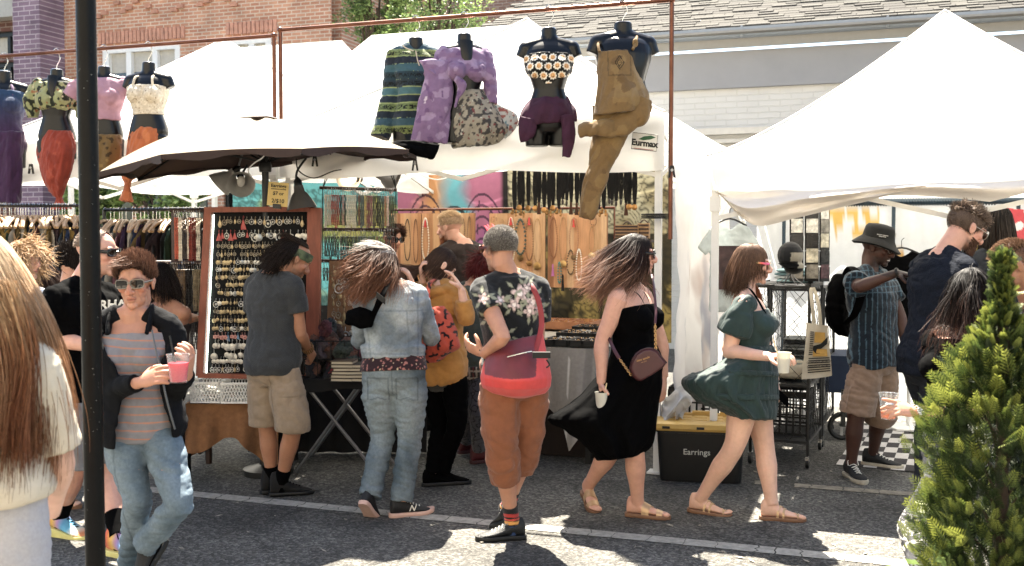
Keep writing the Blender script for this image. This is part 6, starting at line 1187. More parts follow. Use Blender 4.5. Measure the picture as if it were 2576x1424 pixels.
 # --- right frame
p=mannequin('black mannequin torso in a blue green striped hooded shirt',1046,96,142,318,1.0,8,bust=0,bw=.9);D=p.d
def ps(V):
 z=V[:,2];H_=['#1d3540','#2e5460','#171f2b','#6c7a3f','#2a4a58','#182430','#5e7040','#1b2836','#36606a','#20303c'];i=np.mod(np.floor((z+.01*pnoise(V*5))/.055),len(H_)).astype(int);c=np.array([lin(h)for h in H_])[i];u=V@np.array(CR);fz=np.mod(z,.055)
 g=(i%3==0)&(fz>.012)&(fz<.042)&(np.abs(pnoise(np.stack([u*75,z*75,0*u],1)))<.13);c[g]=np.array(lin('#0d1418'));c[(fz<.004)]=np.array(lin('#8b9a5c'));return c
p.J['elL'],p.J['wrL']=at(1100,240,D),at(1095,330,D);p.J['elR'],p.J['wrR']=at(982,240,D),at(955,352,D-.05);top(p,'striped_shirt',cloth_attr,-.28,1.07,.98,.018,.012,.01,.010,ps,sl_flare=.03);lofted('dark_trousers',black_cloth,p.root,[(1010,340,1090,340),(1012,356,1088,356)],D,.1)
b=MB();b.tube([at(1046,128,D-.13),at(1050,150,D-.14),at(1055,165,D-.145)],.004,6,4);b.tube([at(1040,128,D-.13),at(1020,120,D-.10),at(1012,112,D-.08)],.004,6,4);b.build('drawstring',M('cream_cloth',''),p.root)
p=mannequin('black mannequin torso in a lilac tie front blouse and paisley wrap skirt',1168,86,132,305,.93,12);D=p.d;lil=pattern('#76597f',[('#8e7596',.12),('#654670',.28),('#b9aabb',.46)],16,seed=3)
b=MB();p.torso(b,.62,1.04,.02);p.tubeR(b,p.J['shL'],at(1232,190,D-.02),at(1236,262,D-.03),[(0,.066),(.5,.058),(1,.05)],0,1);p.tubeR(b,p.J['shR'],at(1100,185,D-.05),at(1075,200,D-.1),[(0,.066),(.5,.07),(1,.08)],0,.9);cloth(b,'tie_blouse',cloth_attr,p.root,amp=.009,cols=lil)
lofted('blouse_sleeve',cloth_attr,p.root,[(1050,150,1132,150),(1068,190,1140,185),(1052,250,1138,250),(1040,310,1132,310),(1030,356,1126,362)],D-.10,[.02,.04,.05,.045,.02],.010,lil)
pxtube('blouse_knot',cloth_attr,p.root,[(1145,196),(1162,214),(1150,250),(1145,272)],D-.16,[.02,.035,.018,.014],cols=lil)
b=MB();c,l,f=p.tframe(.85);b.loft([c+f*.10-UP*.10*1,c+f*.112+UP*.02,c+f*.075+UP*.14],[(.012,.01),(.038,.01),(.052,.02)],p.lC,14);b.build('torso_front',plastic_black,p.root)
ppx=pattern('#8d8574',[('#3d3a38',.1),('#6f2d30',.34),('#b7b3a2',.4),('#4f6f7c',.46)],32,seed=8);lofted('paisley_skirt',cloth_attr,p.root,[(1146,222,1220,224),(1138,255,1240,250),(1126,300,1272,300),(1124,340,1286,330),(1140,372,1240,366)],D,[.10,.13,.15,.13,.08],.012,ppx)
lofted('paisley_flap',cloth_attr,p.root,[(1228,240,1262,268),(1240,265,1302,288),(1246,300,1300,322),(1256,340,1272,352)],D-.03,[.02,.03,.03,.01],.008,pattern('#a3a8a4',[('#8b4a45',.15),('#4f7280',.3),('#d6d2c4',.42)],36,seed=4))
p=mannequin('black mannequin torso in a daisy crochet bandeau and plum wrap skirt',1381,72,118,306,1.0,-4,waist=.78);D=p.d
def da(V):
 c=np.ones((len(V),3))*np.array(lin('#15130f'));q=V-np.array(p.chest);u,w_=q@np.array(p.lC),q[:,2];s=.062;r_=np.floor(w_/s);uu=u/s+.5*np.mod(r_,2);fu,fw=(uu-np.floor(uu)-.5)*s,(w_/s-r_-.5)*s;rr,th=np.hypot(fu,fw),np.arctan2(fw,fu)
 c[rr<.0255+.003*np.cos(9*th)]=np.array(lin('#e4dccb'));c[rr<.0165]=np.array(lin('#dca15a'));k=(((np.abs(fu)-.006)**2+(fw-.004)**2)<6e-6)|((np.abs(rr-.0095)<.0016)&(fw< -.003));c[k]=np.array(lin('#2a2018'));return c
b=MB();p.torso(b,.60,.86,.010);c,l,f=p.tframe(.52);b.loft([c+f*.10*p.S-UP*.02,c+f*.115*p.S+UP*.05],[(.025,.015),(.10,.02)],l,16);cloth(b,'daisy_bandeau',cloth_attr,p.root,vox=.005,amp=.002,cols=da)
pl=M('plum_cotton','#3f1330',rough=.85,var=.3,vs=12,bump=.2,transl=.1);lofted('plum_wrap_skirt',pl,p.root,[(1336,244,1424,240),(1322,262,1436,255),(1308,290,1450,280),(1300,318,1452,305)],D,[.11,.15,.16,.15],.012);lofted('skirt_tail',pl,p.root,[(1306,290,1352,300),(1304,330,1350,335),(1306,362,1340,350)],D-.13,[.02,.03,.01],.01);lofted('skirt_tail',pl,p.root,[(1408,290,1446,285),(1412,340,1448,340),(1412,396,1436,398)],D-.13,[.02,.03,.01],.01)
p=mannequin('large black mannequin torso in ochre dungarees with a twisted leg',1567,58,106,282,1.16,6,waist=.88,bust=0,pxp=1570,stub=False,sh=.92);D=p.d;oc=pattern('#74572a',[('#7f6232',.1),('#694d24',.25)],9)
def ocd(V):
 c=oc(V);q=V-np.array(at(1552,168,D));u,w_=q@np.array(CR),q[:,2];r_=np.abs(u)/.030+np.abs(w_)/.045;c[((np.abs(r_-1)<.12)|(np.abs(r_-.55)<.10)|(r_<.16))&((V-np.array(p.chest))@np.array(CH)<0)]=np.array(lin('#23180e'));k=(np.abs(np.maximum(np.abs(u)/.075,np.abs(w_)/.085)-1)<.05)&((V-np.array(p.chest))@np.array(CH)<0);c[k]*=.6;return c
lofted('dungaree_bib',cloth_attr,p.root,[(1506,128,1594,122),(1500,170,1606,165),(1502,210,1618,205),(1498,250,1634,240),(1492,290,1626,275)],D-.06,[.10,.12,.14,.17,.17],.008,ocd,fa=.03,vox=.007)
pxtube('twisted_leg',cloth_attr,p.root,[(1545,270),(1535,330),(1508,420),(1488,490),(1474,552)],D-.05,[.16,.13,.085,.075,.055],.012,oc);pxtube('twisted_leg',cloth_attr,p.root,[(1616,245),(1600,285),(1550,318),(1500,322),(1454,330)],D-.14,[.07,.10,.075,.06,.05],.012,oc)
b=MB();b.tube([at(1508,130,D-.14),at(1505,112,D-.1),at(1512,92,D+.02)],.010,8,5);b.tube([at(1592,124,D-.14),at(1600,104,D-.1),at(1603,82,D+.02)],.010,8,5);b.ell(at(1598,108,D-.11),(.02,.02,.03));b.build('dungaree_strap',M('ochre_cotton','#7a5c2e',rough=.85),p.root)
# --- left frame
LR=RY-.06
p=mannequin('black mannequin torso in an indigo and violet jumpsuit at the far left',12,180,222,372,.98,12,LR,RZ2);D=p.d
def ij(V):k=np.clip((p.chest.z-.05-V[:,2])/.35,0,1)[:,None];n=(1+.35*pnoise(V*np.array([60,60,8])))[:,None];return(np.array(lin('#16385c'))*(1-k)+np.array(lin('#3d2143'))*k)*n
b=MB();p.torso(b,-.1,.92,.016);cloth(b,'jumpsuit_top',cloth_attr,p.root,cols=ij);lofted('jumpsuit_leg',cloth_attr,p.root,[(-40,330,62,330),(-44,380,60,380),(-40,440,58,440),(-30,508,52,512)],D,[.13,.15,.14,.12],.014,ij)
b=MB();b.tube([at(30,262,D-.1),at(32,225,D-.06),at(24,208,D)],.012,8,5);b.build('strap',M('violet_cotton','#5d3f63',rough=.8),p.root)
p=mannequin('black mannequin torso in a green patterned tie top and gathered rust red trousers',143,175,214,352,.92,6,LR,RZ2,waist=.8);D=p.d;gp=pattern('#8c8f5b',[('#23281c',.06),('#93572c',.33),('#b6b184',.42)],24,seed=2)
b=MB();p.torso(b,.56,1.03,.026);[p.tubeR(b,p.J['sh'+k],p.J['sh'+k]+p.lC*s*.06-UP*.12,p.J['sh'+k]+p.lC*s*.05-UP*.26,[(0,.072),(.5,.078),(1,.05)],0,1)for k,s in(('L',1),('R',-1))];cloth(b,'patterned_tie_top',cloth_attr,p.root,amp=.010,cols=gp);b=MB();c,l,f=p.tframe(.84);b.loft([c+f*.115-UP*.08,c+f*.13+UP*.03,c+f*.085+UP*.13],[(.008,.01),(.03,.01),(.045,.02)],l,12);b.build('torso_front',plastic_black,p.root)
lofted('rust_red_trousers',cloth_attr,p.root,[(106,326,182,328),(98,350,188,350),(94,390,190,385),(104,440,178,440),(126,486,160,486),(140,500,156,500),(124,528,182,526)],D,[.11,.14,.15,.12,.05,.03,.07],.011,pattern('#8f2f17',[('#9c3a20',.1),('#82270f',.25)],8),freq=(14,14,3))
p=mannequin('black mannequin torso in a dusty pink cropped shirt, mostly hidden by the pole',262,168,205,345,.92,10,LR,RZ2);D=p.d;b=MB();p.torso(b,.30,1.04,.02);[p.tubeR(b,p.J['sh'+k],p.J['sh'+k]+p.lC*s*.08-UP*.05,p.J['sh'+k]+p.lC*s*.12-UP*.12,[(0,.066),(1,.07)],0,1)for k,s in(('L',1),('R',-1))];cloth(b,'pink_shirt',M('pink_cotton','#a5788a',rough=.85,var=.15),p.root,amp=.008)
lofted('olive_wrap_skirt',cloth_attr,p.root,[(222,336,304,338),(214,370,308,365),(212,410,304,408),(212,455,292,440)],D,[.11,.14,.13,.10],.010,pattern('#6a4f20',[('#3c2c14',.2),('#80642f',.35)],26))
p=mannequin('black mannequin torso in a cream crochet halter top and orange trousers',374,158,200,340,.95,-6,LR,RZ2,waist=.8);D=p.d;cr=pattern('#c4b59c',[('#8c7c66',.25),('#d2c6b0',.1)],55,seed=5);b=MB();p.torso(b,.36,.84,.012);cloth(b,'crochet_top',cloth_attr,p.root,vox=.006,amp=.004,cols=cr);b=MB();c,l,f=p.tframe(.78)
for sg in(1,-1):b=MB();b.tube([c+f*.11+l*sg*.085,p.chest+f*.085+l*sg*.07,p.tframe(1.06)[0]+l*sg*.055+f*.01],.010,6,5);b.build('halter_strap',M('cream_knit',''),p.root)
b=MB();orr=pattern('#b0571a',[('#bd6526',.1),('#9d4a12',.25)],8);lofted('orange_trousers',cloth_attr,p.root,[(330,318,408,320),(322,350,408,350),(314,400,398,400),(306,440,340,450),(312,466,330,468),(296,505,338,510)],D,[.11,.14,.14,.08,.03,.05],.011,orr,freq=(14,14,3))
# --- black trousers lying over the valance
b=MB();pxloft(b,[(1000,352,1110,362),(960,362,1100,385),(930,356,1085,402),(918,350,1000,372)],6.9,[.03,.05,.04,.02],28);b2=remesh(b,.008,3);wrinkle(b2,.014);b2.build('draped_trousers',black_cloth,label='black cotton trousers lying draped over the tent valance under the striped shirt',cat='trousers')
# --- maker's sign on the valance
def valance_sign():
 t=thing('tent_sign','white rectangular sign with a green leaf over black letters on the valance corner','sign',onY(1621,380,6.86));q=lambda x,y,o=0:onY(x+4,y,6.865-o);b=MB();b.poly([q(1588,333),q(1651,340),q(1647,381),q(1584,374)],.002,(0,-1,0));b.build('board',M('sign_white','#dcdad2',rough=.5,var=.03),t,smooth=False)
 b=MB();P=[q(1588,333,.004),q(1651,340,.004),q(1647,381,.004),q(1584,374,.004)];b.tube(P,.0022,4,closed=True);X=(q(1651,340)-q(1588,333)).normalized();Y=Vector((0,-1,0)).cross(X)* -1;Y=X.cross(Vector((0,-1,0)))* -1;b.text('Eurmax',.058,q(1617,361,.004),X,UP,.001,bold=.0025,shear=.05);b.build('lettering',M('sign_black','#101512',rough=.5),t,smooth=False)
 b=MB();b.poly([q(1602,350,.004),q(1616,343,.004),q(1634,341,.004),q(1646,346,.004),q(1632,351,.004),q(1614,353,.004)],.001,(0,-1,0));b.build('leaf_emblem',M('sign_green','#1f5b34',rough=.5),t,smooth=False);b=MB();b.poly([q(1590,371.5,.004),q(1640,377,.004),q(1640,378.5,.004),q(1590,373,.004)],.001,(0,-1,0));b.build('red_line',M('sign_red','#a33a34'),t,smooth=False)
valance_sign()
# ================================================================ jewellery stall
felt=M('black_felt','#0a0a0b',rough=.95,var=.3,vs=40);brass=M('brass','#a9793c',rough=.3,metal=.9,var=.3);steel_dull=M('dull_steel','#8e8e90',rough=.4,metal=.8)
def tapestry(name,label,x0,x1,y0,y1,Y,cols,n=150,wave=.03):
 A=onY(x0,y0,Y);Bx=onY(x1,y0,Y).x;z1=onY(x0,y1,Y).z;b=MB();b.grid(lambda u,v:Vector((A.x+(Bx-A.x)*u,Y+wave*math.sin(u*14)*(.3+v),A.z+(z1-A.z)*v-.03*math.sin(u*math.pi)*(1-v))),n,int(n*.8))
 return b.build(name,M('printed_cotton',attr=True,rough=.85,var=.1,vs=9,transl=.22),cols=lambda V:cols((V[:,0]-A.x)/(Bx-A.x),(V[:,2]-z1)/(A.z-z1),V),label=label,cat='tapestry',angle=0)
def mixc(c,k,h):k=np.clip(k,0,1)[:,None];return c*(1-k)+k*np.array(lin(h))
def tree_lines(u,v,sx,sy,f=9):x=np.stack([u*sx*f,v*sy*f,0*u],1);w_=x+1.3*np.stack([pnoise(x*.4+3),pnoise(x*.4+8),0*u],1);return np.clip(1-np.abs(pnoise(w_))/.17,0,1)
def tg(u,v,V):
 n=fbm(V*2.2,3);c=np.ones((len(u),3))*np.array(lin('#3a8a90'));c=mixc(c,(n+.35-np.abs(v-.55)*1.2)*3,'#66803a');c=mixc(c,(n-.05-np.abs(v-.45)*.6+.2)*3,'#8f8a3a');c=mixc(c,(.35-v+n*.5)*3,'#1f5c66');return mixc(c,tree_lines(u,v,4,3)*.75*(v<.93),'#12302c')
def tm(u,v,V):
 n=fbm(V*2.4+5,3);c=np.ones((len(u),3))*np.array(lin('#9a5573'));c=mixc(c,1.3-np.abs(u-.38+n*.2)*6,'#b98048');c=mixc(c,1.2-np.abs(u-.55+n*.15)*7,'#4a9aa8');c=mixc(c,(.45-v+n*.6)*2.2,'#7a3a86');c=mixc(c,(u-.93)*30,'#1a1416')
 for cx in(.26,.78):
  r=np.hypot((u-cx)/.24,(v-.12)/.72);c=mixc(c,(np.abs(np.mod(r*7,1)-.5)<.12)*(r<1.02)*.85,'#2b1730');th=np.arctan2(v-.1,u-cx);c=mixc(c,((np.abs(np.sin(th*16+r*3))<.2)*(np.mod(r*3.5,1)>.5)*(r<1))*.8,'#2b1730')
 r=np.hypot((u-.52)/.17,(v-.18)/.55);c=mixc(c,(np.abs(np.sin(r*9+3*np.arctan2(v-.18,np.abs(u-.52))))<.35)*(r<1)*.9,'#161018');return c
def ty(u,v,V):
 n=fbm(V*3,3);c=np.ones((len(u),3))*np.array(lin('#6b5a26'));c=mixc(c,(v-.5+n*.5)*3,'#a8a283');c=mixc(c,(n*1.2+.12)*6*(v<.62),'#2c2614');c=mixc(c,tree_lines(u,v,4,4,7)*.9,'#17150e');return mixc(c,(1-np.abs(u-.62+.04*np.sin(v*9))/.035)*(v<.6),'#14120d')
tapestry('wall_tapestry','green and turquoise tie dyed tapestry with a tree print behind the necklaces',585,1000,452,830,9.80,tg);tapestry('wall_tapestry','pink, orange and purple tie dyed tapestry with two round mandalas',1000,1276,436,700,9.78,tm);tapestry('wall_tapestry','yellow tapestry with black twisting tree branches behind the wooden boards',1276,1690,425,850,9.82,ty)
# copper rail with the wooden boards
Yb=8.95;b=MB();z=onY(1300,525,Yb).z;xa_,xb_=onY(985,525,Yb).x,onY(1546,522,Yb).x;b.tube([(xa_,Yb,.75),(xa_,Yb,z),(xb_,Yb,z),(xb_,Yb,.75)],.014,8);b.build('pipe_rail',copper,label='copper pipe rail that the four wooden necklace boards hang from',cat='pipe rail')
BW=M('board_wood',attr=True,rough=.5,var=.22,vs=7,stretch=(9,9,1),spec=.35)
def wood_cols(A,w_,n=9,seed=0):
 rnd=np.random.default_rng(seed);hs=np.array([lin(h)for h in('#b98a58','#a8713f','#c79c6c','#8f5a31','#bd8450')]);pick=rnd.integers(0,5,40)
 def f(V):u=np.linalg.norm((V-np.array(A))[:,:2],axis=1)/w_*n;return hs[pick[np.clip(u.astype(int),0,39)]]*(1+.15*pnoise(V*np.array([30,30,3])))[:,None]
 return f
def board(label,x0,x1,y0,y1,Y,seed,th=.025):
 A,B_=onY(x0,y0,Y),onY(x1,y0,Y);z0=onY((x0+x1)/2,y1,Y).z;b=MB();n=44;b.box(((A.x+B_.x)/2,Y+th/2+.003,(A.z+z0)/2),(B_.x-A.x-.004,th,A.z-z0-.004));t=thing('necklace_board',label,'board',((A.x+B_.x)/2,Y,z0),'wooden necklace boards');g=MB();g.grid(lambda u,v:Vector((A.x+(B_.x-A.x)*u,Y,z0+(A.z-z0)*v)),n,20);b.build('core',M('board_edge','#8f5f36',var=.2),t,smooth=False);g.build('face',BW,t,cols=wood_cols(A,B_.x-A.x,9,seed),angle=0)
 for s in(.25,.75):x=A.x+(B_.x-A.x)*s;h=MB();h.tube([(x,Y+.01,A.z-.01),(x,Y-.01,A.z+.03),(x,Yb+.018,z+.016),(x,Yb-.018,z+.0)],.003,5,4);h.build('hook',black_metal,t)
for a in(('leftmost wooden board of necklaces, behind the sunglassed seller',982,1059,1),('wooden board of necklaces with white beads behind the ginger stall keeper',1061,1194,2),('wooden board of necklaces with two red tassels above the grey haired man',1231,1371,3),('rightmost wooden board of necklaces, with pink and red tassels',1378,1528,4)):board(a[0],a[1],a[2],537,724,Yb-.02,a[3])
def necklace(label,x,y0,y1,wpx,hcol,r=.0055,pend=None,tassel=None,Y=Yb-.03,gap=2.2,metal=0):
 a,c=onY(x,y0,Y),onY(x,y1,Y);hw=wpx/2*depth(a)/F;L=a.z-c.z;t=thing('necklace',label,'necklace',(a.x,Y,c.z),'necklaces on the wooden boards');n=int(min(90,2.1*L/(r*gap)));b=MB()
 for i in range(n):
  th=2*math.pi*i/n;x_=hw*math.sin(th)*(1-.35*math.cos(th)*.5);z_=c.z+L*(.5+.5*math.cos(th));b.ell((a.x+x_,Y-r,z_),(r,r,r*1.05),n=6,m=4)
 b.build('beads',M('bead_'+hcol[1:],hcol,rough=.35,metal=metal,var=.4,vs=60),t)
 if pend:b=MB();pr=pend[1];b.lathe((a.x,Y-.004,c.z-pr),[(pr,0),(pr*1.0,.005),(pr*.6,.008),(.002,.008)],14,Z=(0,-1,0));b.build('pendant',M('pend_'+pend[0][1:],pend[0],rough=.3,metal=pend[2],var=.3),t)
 if tassel:z_=onY(x,tassel[1],Y).z;b=MB();b.loft([(a.x,Y-.012,z_),(a.x,Y-.014,z_-.02),(a.x,Y-.012,z_-.035),(a.x,Y-.012,z_-tassel[2])],[(.004,)*2,(.009,)*2,(.007,)*2,(.015,.012)],None,9);b.build('tassel',M('tassel_'+tassel[0][1:],tassel[0],rough=.9),t)
for a in[('black bead necklace on the leftmost board',1025,552,655,16,'#2a2018'),('thin brown necklace on the leftmost board',1046,552,660,12,'#6b4526'),('white bead necklace with a red tassel behind the ginger man',1071,549,652,18,'#e0d3bd',.008,('#a9793c',.03,.8),('#c0262c',553,.07)),('short brown thong necklace behind the ginger man',1163,548,600,14,'#5c3a20'),('fine dark necklace at the right of the white bead one',1181,545,640,10,'#6d4a2a'),('tiny brown loop at the left of the third board',1243,546,556,16,'#7a4d2a'),('cream bead necklace with a red tassel on the third board',1286,548,660,20,'#dccab0',.007,None,('#c8342f',547,.07)),('chunky green stone necklace with a round pendant',1310,552,640,26,'#4a5348',.012,('#8c6a3a',.03,.8)),('brown bead necklace with a red tassel on the third board',1332,548,655,20,'#8a5c33',.007,('#a9793c',.028,.8),('#cc3a34',547,.07)),('fine gold chain with a large disc on the third board',1352,550,660,22,'#b88d4a',.0035,('#c79a52',.036,.9),None,Yb-.03,2.2,.8),('short gold chain near the top of the third board',1264,552,590,12,'#9c7440',.004),('brown bead necklace with a pink tassel pair',1392,546,648,20,'#8a5530',.006,None,('#b35f9c',664,.11)),('gold chain with a round gold disc and black tassel',1417,546,655,20,'#a9814a',.004,('#c9a05a',.034,.9),('#141214',690,.15)),('coral bead necklace with a red tassel on the rightmost board',1444,548,640,22,'#b07850',.0065,('#8a6a44',.026,.7),('#d0402f',552,.07)),('short thin necklace with tan beads',1493,546,566,16,'#7b5630'),('long chain with a pale disc',1489,570,635,14,'#a9814a',.004,('#cfae74',.03,.9),('#6a3d3a',655,.10)),('white bead strand on the rightmost board',1457,627,705,14,'#e8e0cf',.007),('dark twisted chain necklace with stones',1436,630,690,18,'#6a5236',.008),('pale chain at the right edge of the board',1504,628,700,12,'#b39a70',.004),('turquoise drop necklace on the rightmost board',1408,660,712,8,'#3f7f78',.008)]:necklace(*a)
# black cord pendants on the front bar
Yc=7.35;zc=onY(1440,412,Yc).z;b=MB();b.tube([(onY(1215,412,Yc).x,Yc,zc+.01),(onY(1640,412,Yc).x,Yc,zc+.01)],.011,8);b.build('hanging_bar',copper,label='copper bar under the tent edge with rows of black corded pendants',cat='pipe rail')
rnd=random.Random(5);protos={}
def cord_pendant(kind,x):
 t=thing('pendant_necklace','black corded pendant necklace on the front bar, with a '+['brass disc','dark stone drop','bundle of brass charms','brown tassel'][kind],'necklace',(x,Yc,zc),'black corded pendants on the front bar');b=MB();L=[.30,.26,.33,.28][kind]
 for k in range(5):dx=(k-2)*.006;b.tube([(x,Yc-.012,zc+.01),(x+dx,Yc-.016,zc-.06),(x+dx*1.3,Yc-.016,zc-L*.6),(x+dx*.5,Yc-.014,zc-L)],.0042,5,3)
 b.build('cord',M('black_cord','#0c0b0b',rough=.8),t);b=MB();q=Vector((x,Yc-.02,zc-L))
 if kind==0:b.lathe(q-UP*.02,[(.022,0),(.022,.005),(.012,.008),(.002,.008)],12,Z=(0,-1,0))
 elif kind==1:b.ell(q-UP*.02,(.010,.008,.022),n=8,m=6)
 elif kind==2:[b.ell(q+Vector((rnd.uniform(-.02,.02),rnd.uniform(-.01,.0),rnd.uniform(-.05,.01))),(.010,.006,.014),n=7,m=5)for _ in range(7)]
 else:b.loft([q,q-UP*.03,q-UP*.09],[.008,.010,.016],None,8)
 b.build('pendant',[brass,M('dark_stone','#2b2320',rough=.3),brass,M('brown_tassel','#4a2a18',rough=.9)][kind],t);return t
x_=1296
while x_<1604:
 if not 1478<x_<1512 or x_>1500:
  kind=rnd.choice([0,0,1,2,2,3]);q=onY(x_,412,Yc)
  if kind not in protos:protos[kind]=cord_pendant(kind,q.x)
  else:dup(protos[kind],(q.x,Yc,zc-rnd.uniform(0,.02)),rnd.uniform(-.4,.4))
 x_+=rnd.uniform(9,14)
 # hanging bead racks (middle) and the standing bead rack (left)
BEADS=['#d8c9b8','#b5443a','#1f1c1c','#c98f8a','#e0d6c4','#6e3a30','#3f4f5c','#c7a45a','#8a3d52','#2a2522','#a8683f','#d9b7ae','#44523c']
sp={}
def strand(h,L,r=.006,hook=True):
 key=(h,L)
 if key not in sp:
  b=MB();n=int(L/.011)
  for i in range(n):
   for s in(-1,1):b.ell((s*(.005+.002*math.sin(i*.7)),0,-.05-i*.011),(r,r,r*1.1),n=5,m=3)
  m=b.build('beads',M('bead_'+h[1:],h,rough=.35,var=.4,vs=60),None,org=(0,0,0));b=MB();b.tube([(0,.014,0),(0,0,.014),(0,-.012,.0),(0,-.006,-.02),(0,0,-.05)],.0016,5,3);hk=b.build('hook',silver,None,org=(0,0,0));sp[key]=(m.data,hk.data);bpy.data.objects.remove(m);bpy.data.objects.remove(hk)
 return sp[key]
def hang_strand(loc,h,L,label,group,rz=0):
 t=thing('bead_strand',label,'necklace',loc,group);t.rotation_euler=(0,0,rz)
 for nm,me in zip(('beads','hook'),strand(h,L)):o=bpy.data.objects.new(nm,me);COL.objects.link(o);o.parent=t
def hung_rack():
 t=thing('hanging_rack','three dark rails hung on black cords inside the tent, full of bead strands','rack',at(905,655,7.9));D=7.9;b=MB()
 for y,x0,x1 in((473,804,998),(578,812,1002),(657,808,940)):r=MB();r.tube([at(x0,y-1,D),at(x1,y+5 if y<500 else y,D)],.013,8);r.build('rail',dark_wood,t)
 for x in(812,996):c=MB();c.tube([at(x,657,D),at(x,473,D)],.004,5);c.tube([at(x,473,D),at(x+(18 if x<900 else-14),405,D)],.004,5);c.tube([at(x,473,D),at(x-2+(34 if x<900 else-24),405,D)],.004,5);c.build('cord',M('black_cord',''),t)
 rn=random.Random(8)
 for y0,x0,x1,st,Ls,pal in((475,818,994,5.2,(.24,.28),BEADS),(580,818,996,6.2,(.16,.20),['#2a2522','#1f1c1c','#3f4f5c','#44523c','#6e3a30']),(659,815,936,7.5,(.10,.14),['#1f1c1c','#6e3a30','#8a3d52'])):
  x=x0
  while x<x1:
   k=(x-x0)/(x1-x0);h=pal[int(k*len(pal)*.999+rn.uniform(-.8,.8))%len(pal)];tier={475:'top',580:'middle',659:'lowest'}[y0]
   hang_strand(at(x,y0+4*k*(y0<500),D-.004),h,rn.choice(Ls),('dark' if h in('#1f1c1c','#2a2522','#3f4f5c','#44523c')else 'coloured')+' bead strand on the %s rail of the hung rack'%tier,'bead strands on the hung rack',rn.uniform(-.5,.5));x+=st*rn.uniform(.8,1.25)
hung_rack()
def stand_rack():
 D=7.35;t=thing('necklace_stand','wooden stand with three bars of bead necklaces, left of the earring board','rack',at(478,1000,D));[MB().tube([at(a,y,D),at(c,y+1,D)],.014,8).build('rail',dark_wood,t)for a,c,y in((428,516,529),(392,514,660),(420,512,792))];z0=at(440,529,D).z
 for x in(432,512):MB().box((at(x,600,D).x,at(x,600,D).y+.03,z0/2),(.03,.03,z0)).build('leg',dark_wood,t)
 rn=random.Random(18)
 for y0,x0,x1,st,L,pal in((531,440,510,5.0,(.30,.34),['#c4532f','#e0d6c4','#3a3030','#d8c9b8','#9a3a2c','#7d2f28','#e0d6c4','#2a2522']),(662,420,510,5.0,(.30,.36),['#2a2522','#6a5236','#1f1c1c','#8c7a58']),(794,424,508,5.5,(.20,.24),['#8e8e90','#b8b4aa','#3a3030'])):
  x=x0
  while x<x1:
   k=(x-x0)/(x1-x0);hang_strand(at(x,y0,D-.004),pal[int(k*len(pal)*.999)],rn.choice(L),'bead strand on the %s bar of the wooden stand'%{531:'top',662:'middle',794:'lowest'}[y0],'bead strands on the wooden stand',rn.uniform(-.5,.5));x+=st*rn.uniform(.8,1.2)
stand_rack()
# ---------------------------------------------------------------- earring board
def ear_meshes():
 out=[];mats=[('#b9b6ae',.6),('#b09a70',.6),('#a3957c',.5),('#c9c6bd',.3),('#a8946a',.6),('#b8362f',0),('#d08b7d',0),('#5f87a8',0)]
 def fin(b,h,m):o=b.build('earring',M('ear_'+h[1:],h,rough=.35,metal=m,var=.4,vs=80),None,org=(0,0,0));me=o.data;bpy.data.objects.remove(o);return me
 for k in range(8):
  h,m=mats[k];b=MB();b.tube([(0,.004,.0),(0,-.003,.006),(0,-.005,-.004),(0,-.004,-.012)],.0012,4,2);c=Vector((0,-.004,-.026))
  if k in(0,4):b.lathe(c,[(.014,0),(.015,.003),(.008,.005),(.001,.005)],12,Z=(0,-1,0))
  elif k==1:b.loft([(0,-.004,-.012),(0,-.004,-.03),(0,-.004,-.042)],[(.003,.003),(.010,.004),(.003,.003)],(1,0,0),8)
  elif k==2:b.tube([c+Vector((.011*math.cos(a),0,.014*math.sin(a)))for a in(i*.785 for i in range(8))],.003,5,closed=True);b.ell(c,(.005,.003,.006),n=6,m=4)
  elif k==3:b.tube([c+Vector((.016*math.cos(a),0,.018*math.sin(a)-.004))for a in(i*.628 for i in range(10))],.0026,5,closed=True);b.ell(c+Vector((0,0,-.004)),(.007,.003,.008),n=7,m=5)
  elif k==5:b.loft([(0,-.004,-.012),(0,-.004,-.05)],[(.003,.003),(.015,.004)],(1,0,0),6)
  elif k==6:[b.ell(c+Vector((.009*math.cos(a),0,.009*math.sin(a))),(.007,.003,.007),n=6,m=4)for a in(i*1.2566 for i in range(5))]
  else:b.poly([c+Vector(q)for q in((-.004,0,.014),(.004,0,.014),(.012,0,-.024),(-.010,0,-.016))],.003,(0,1,0))
  out.append(fin(b,h,m))
 return out
EM=ear_meshes();EL=['round silver earring','gold drop earring','bronze ring earring','pale hoop earring','round gold earring','red teardrop earring','pink flower earring','blue kite shaped earring']
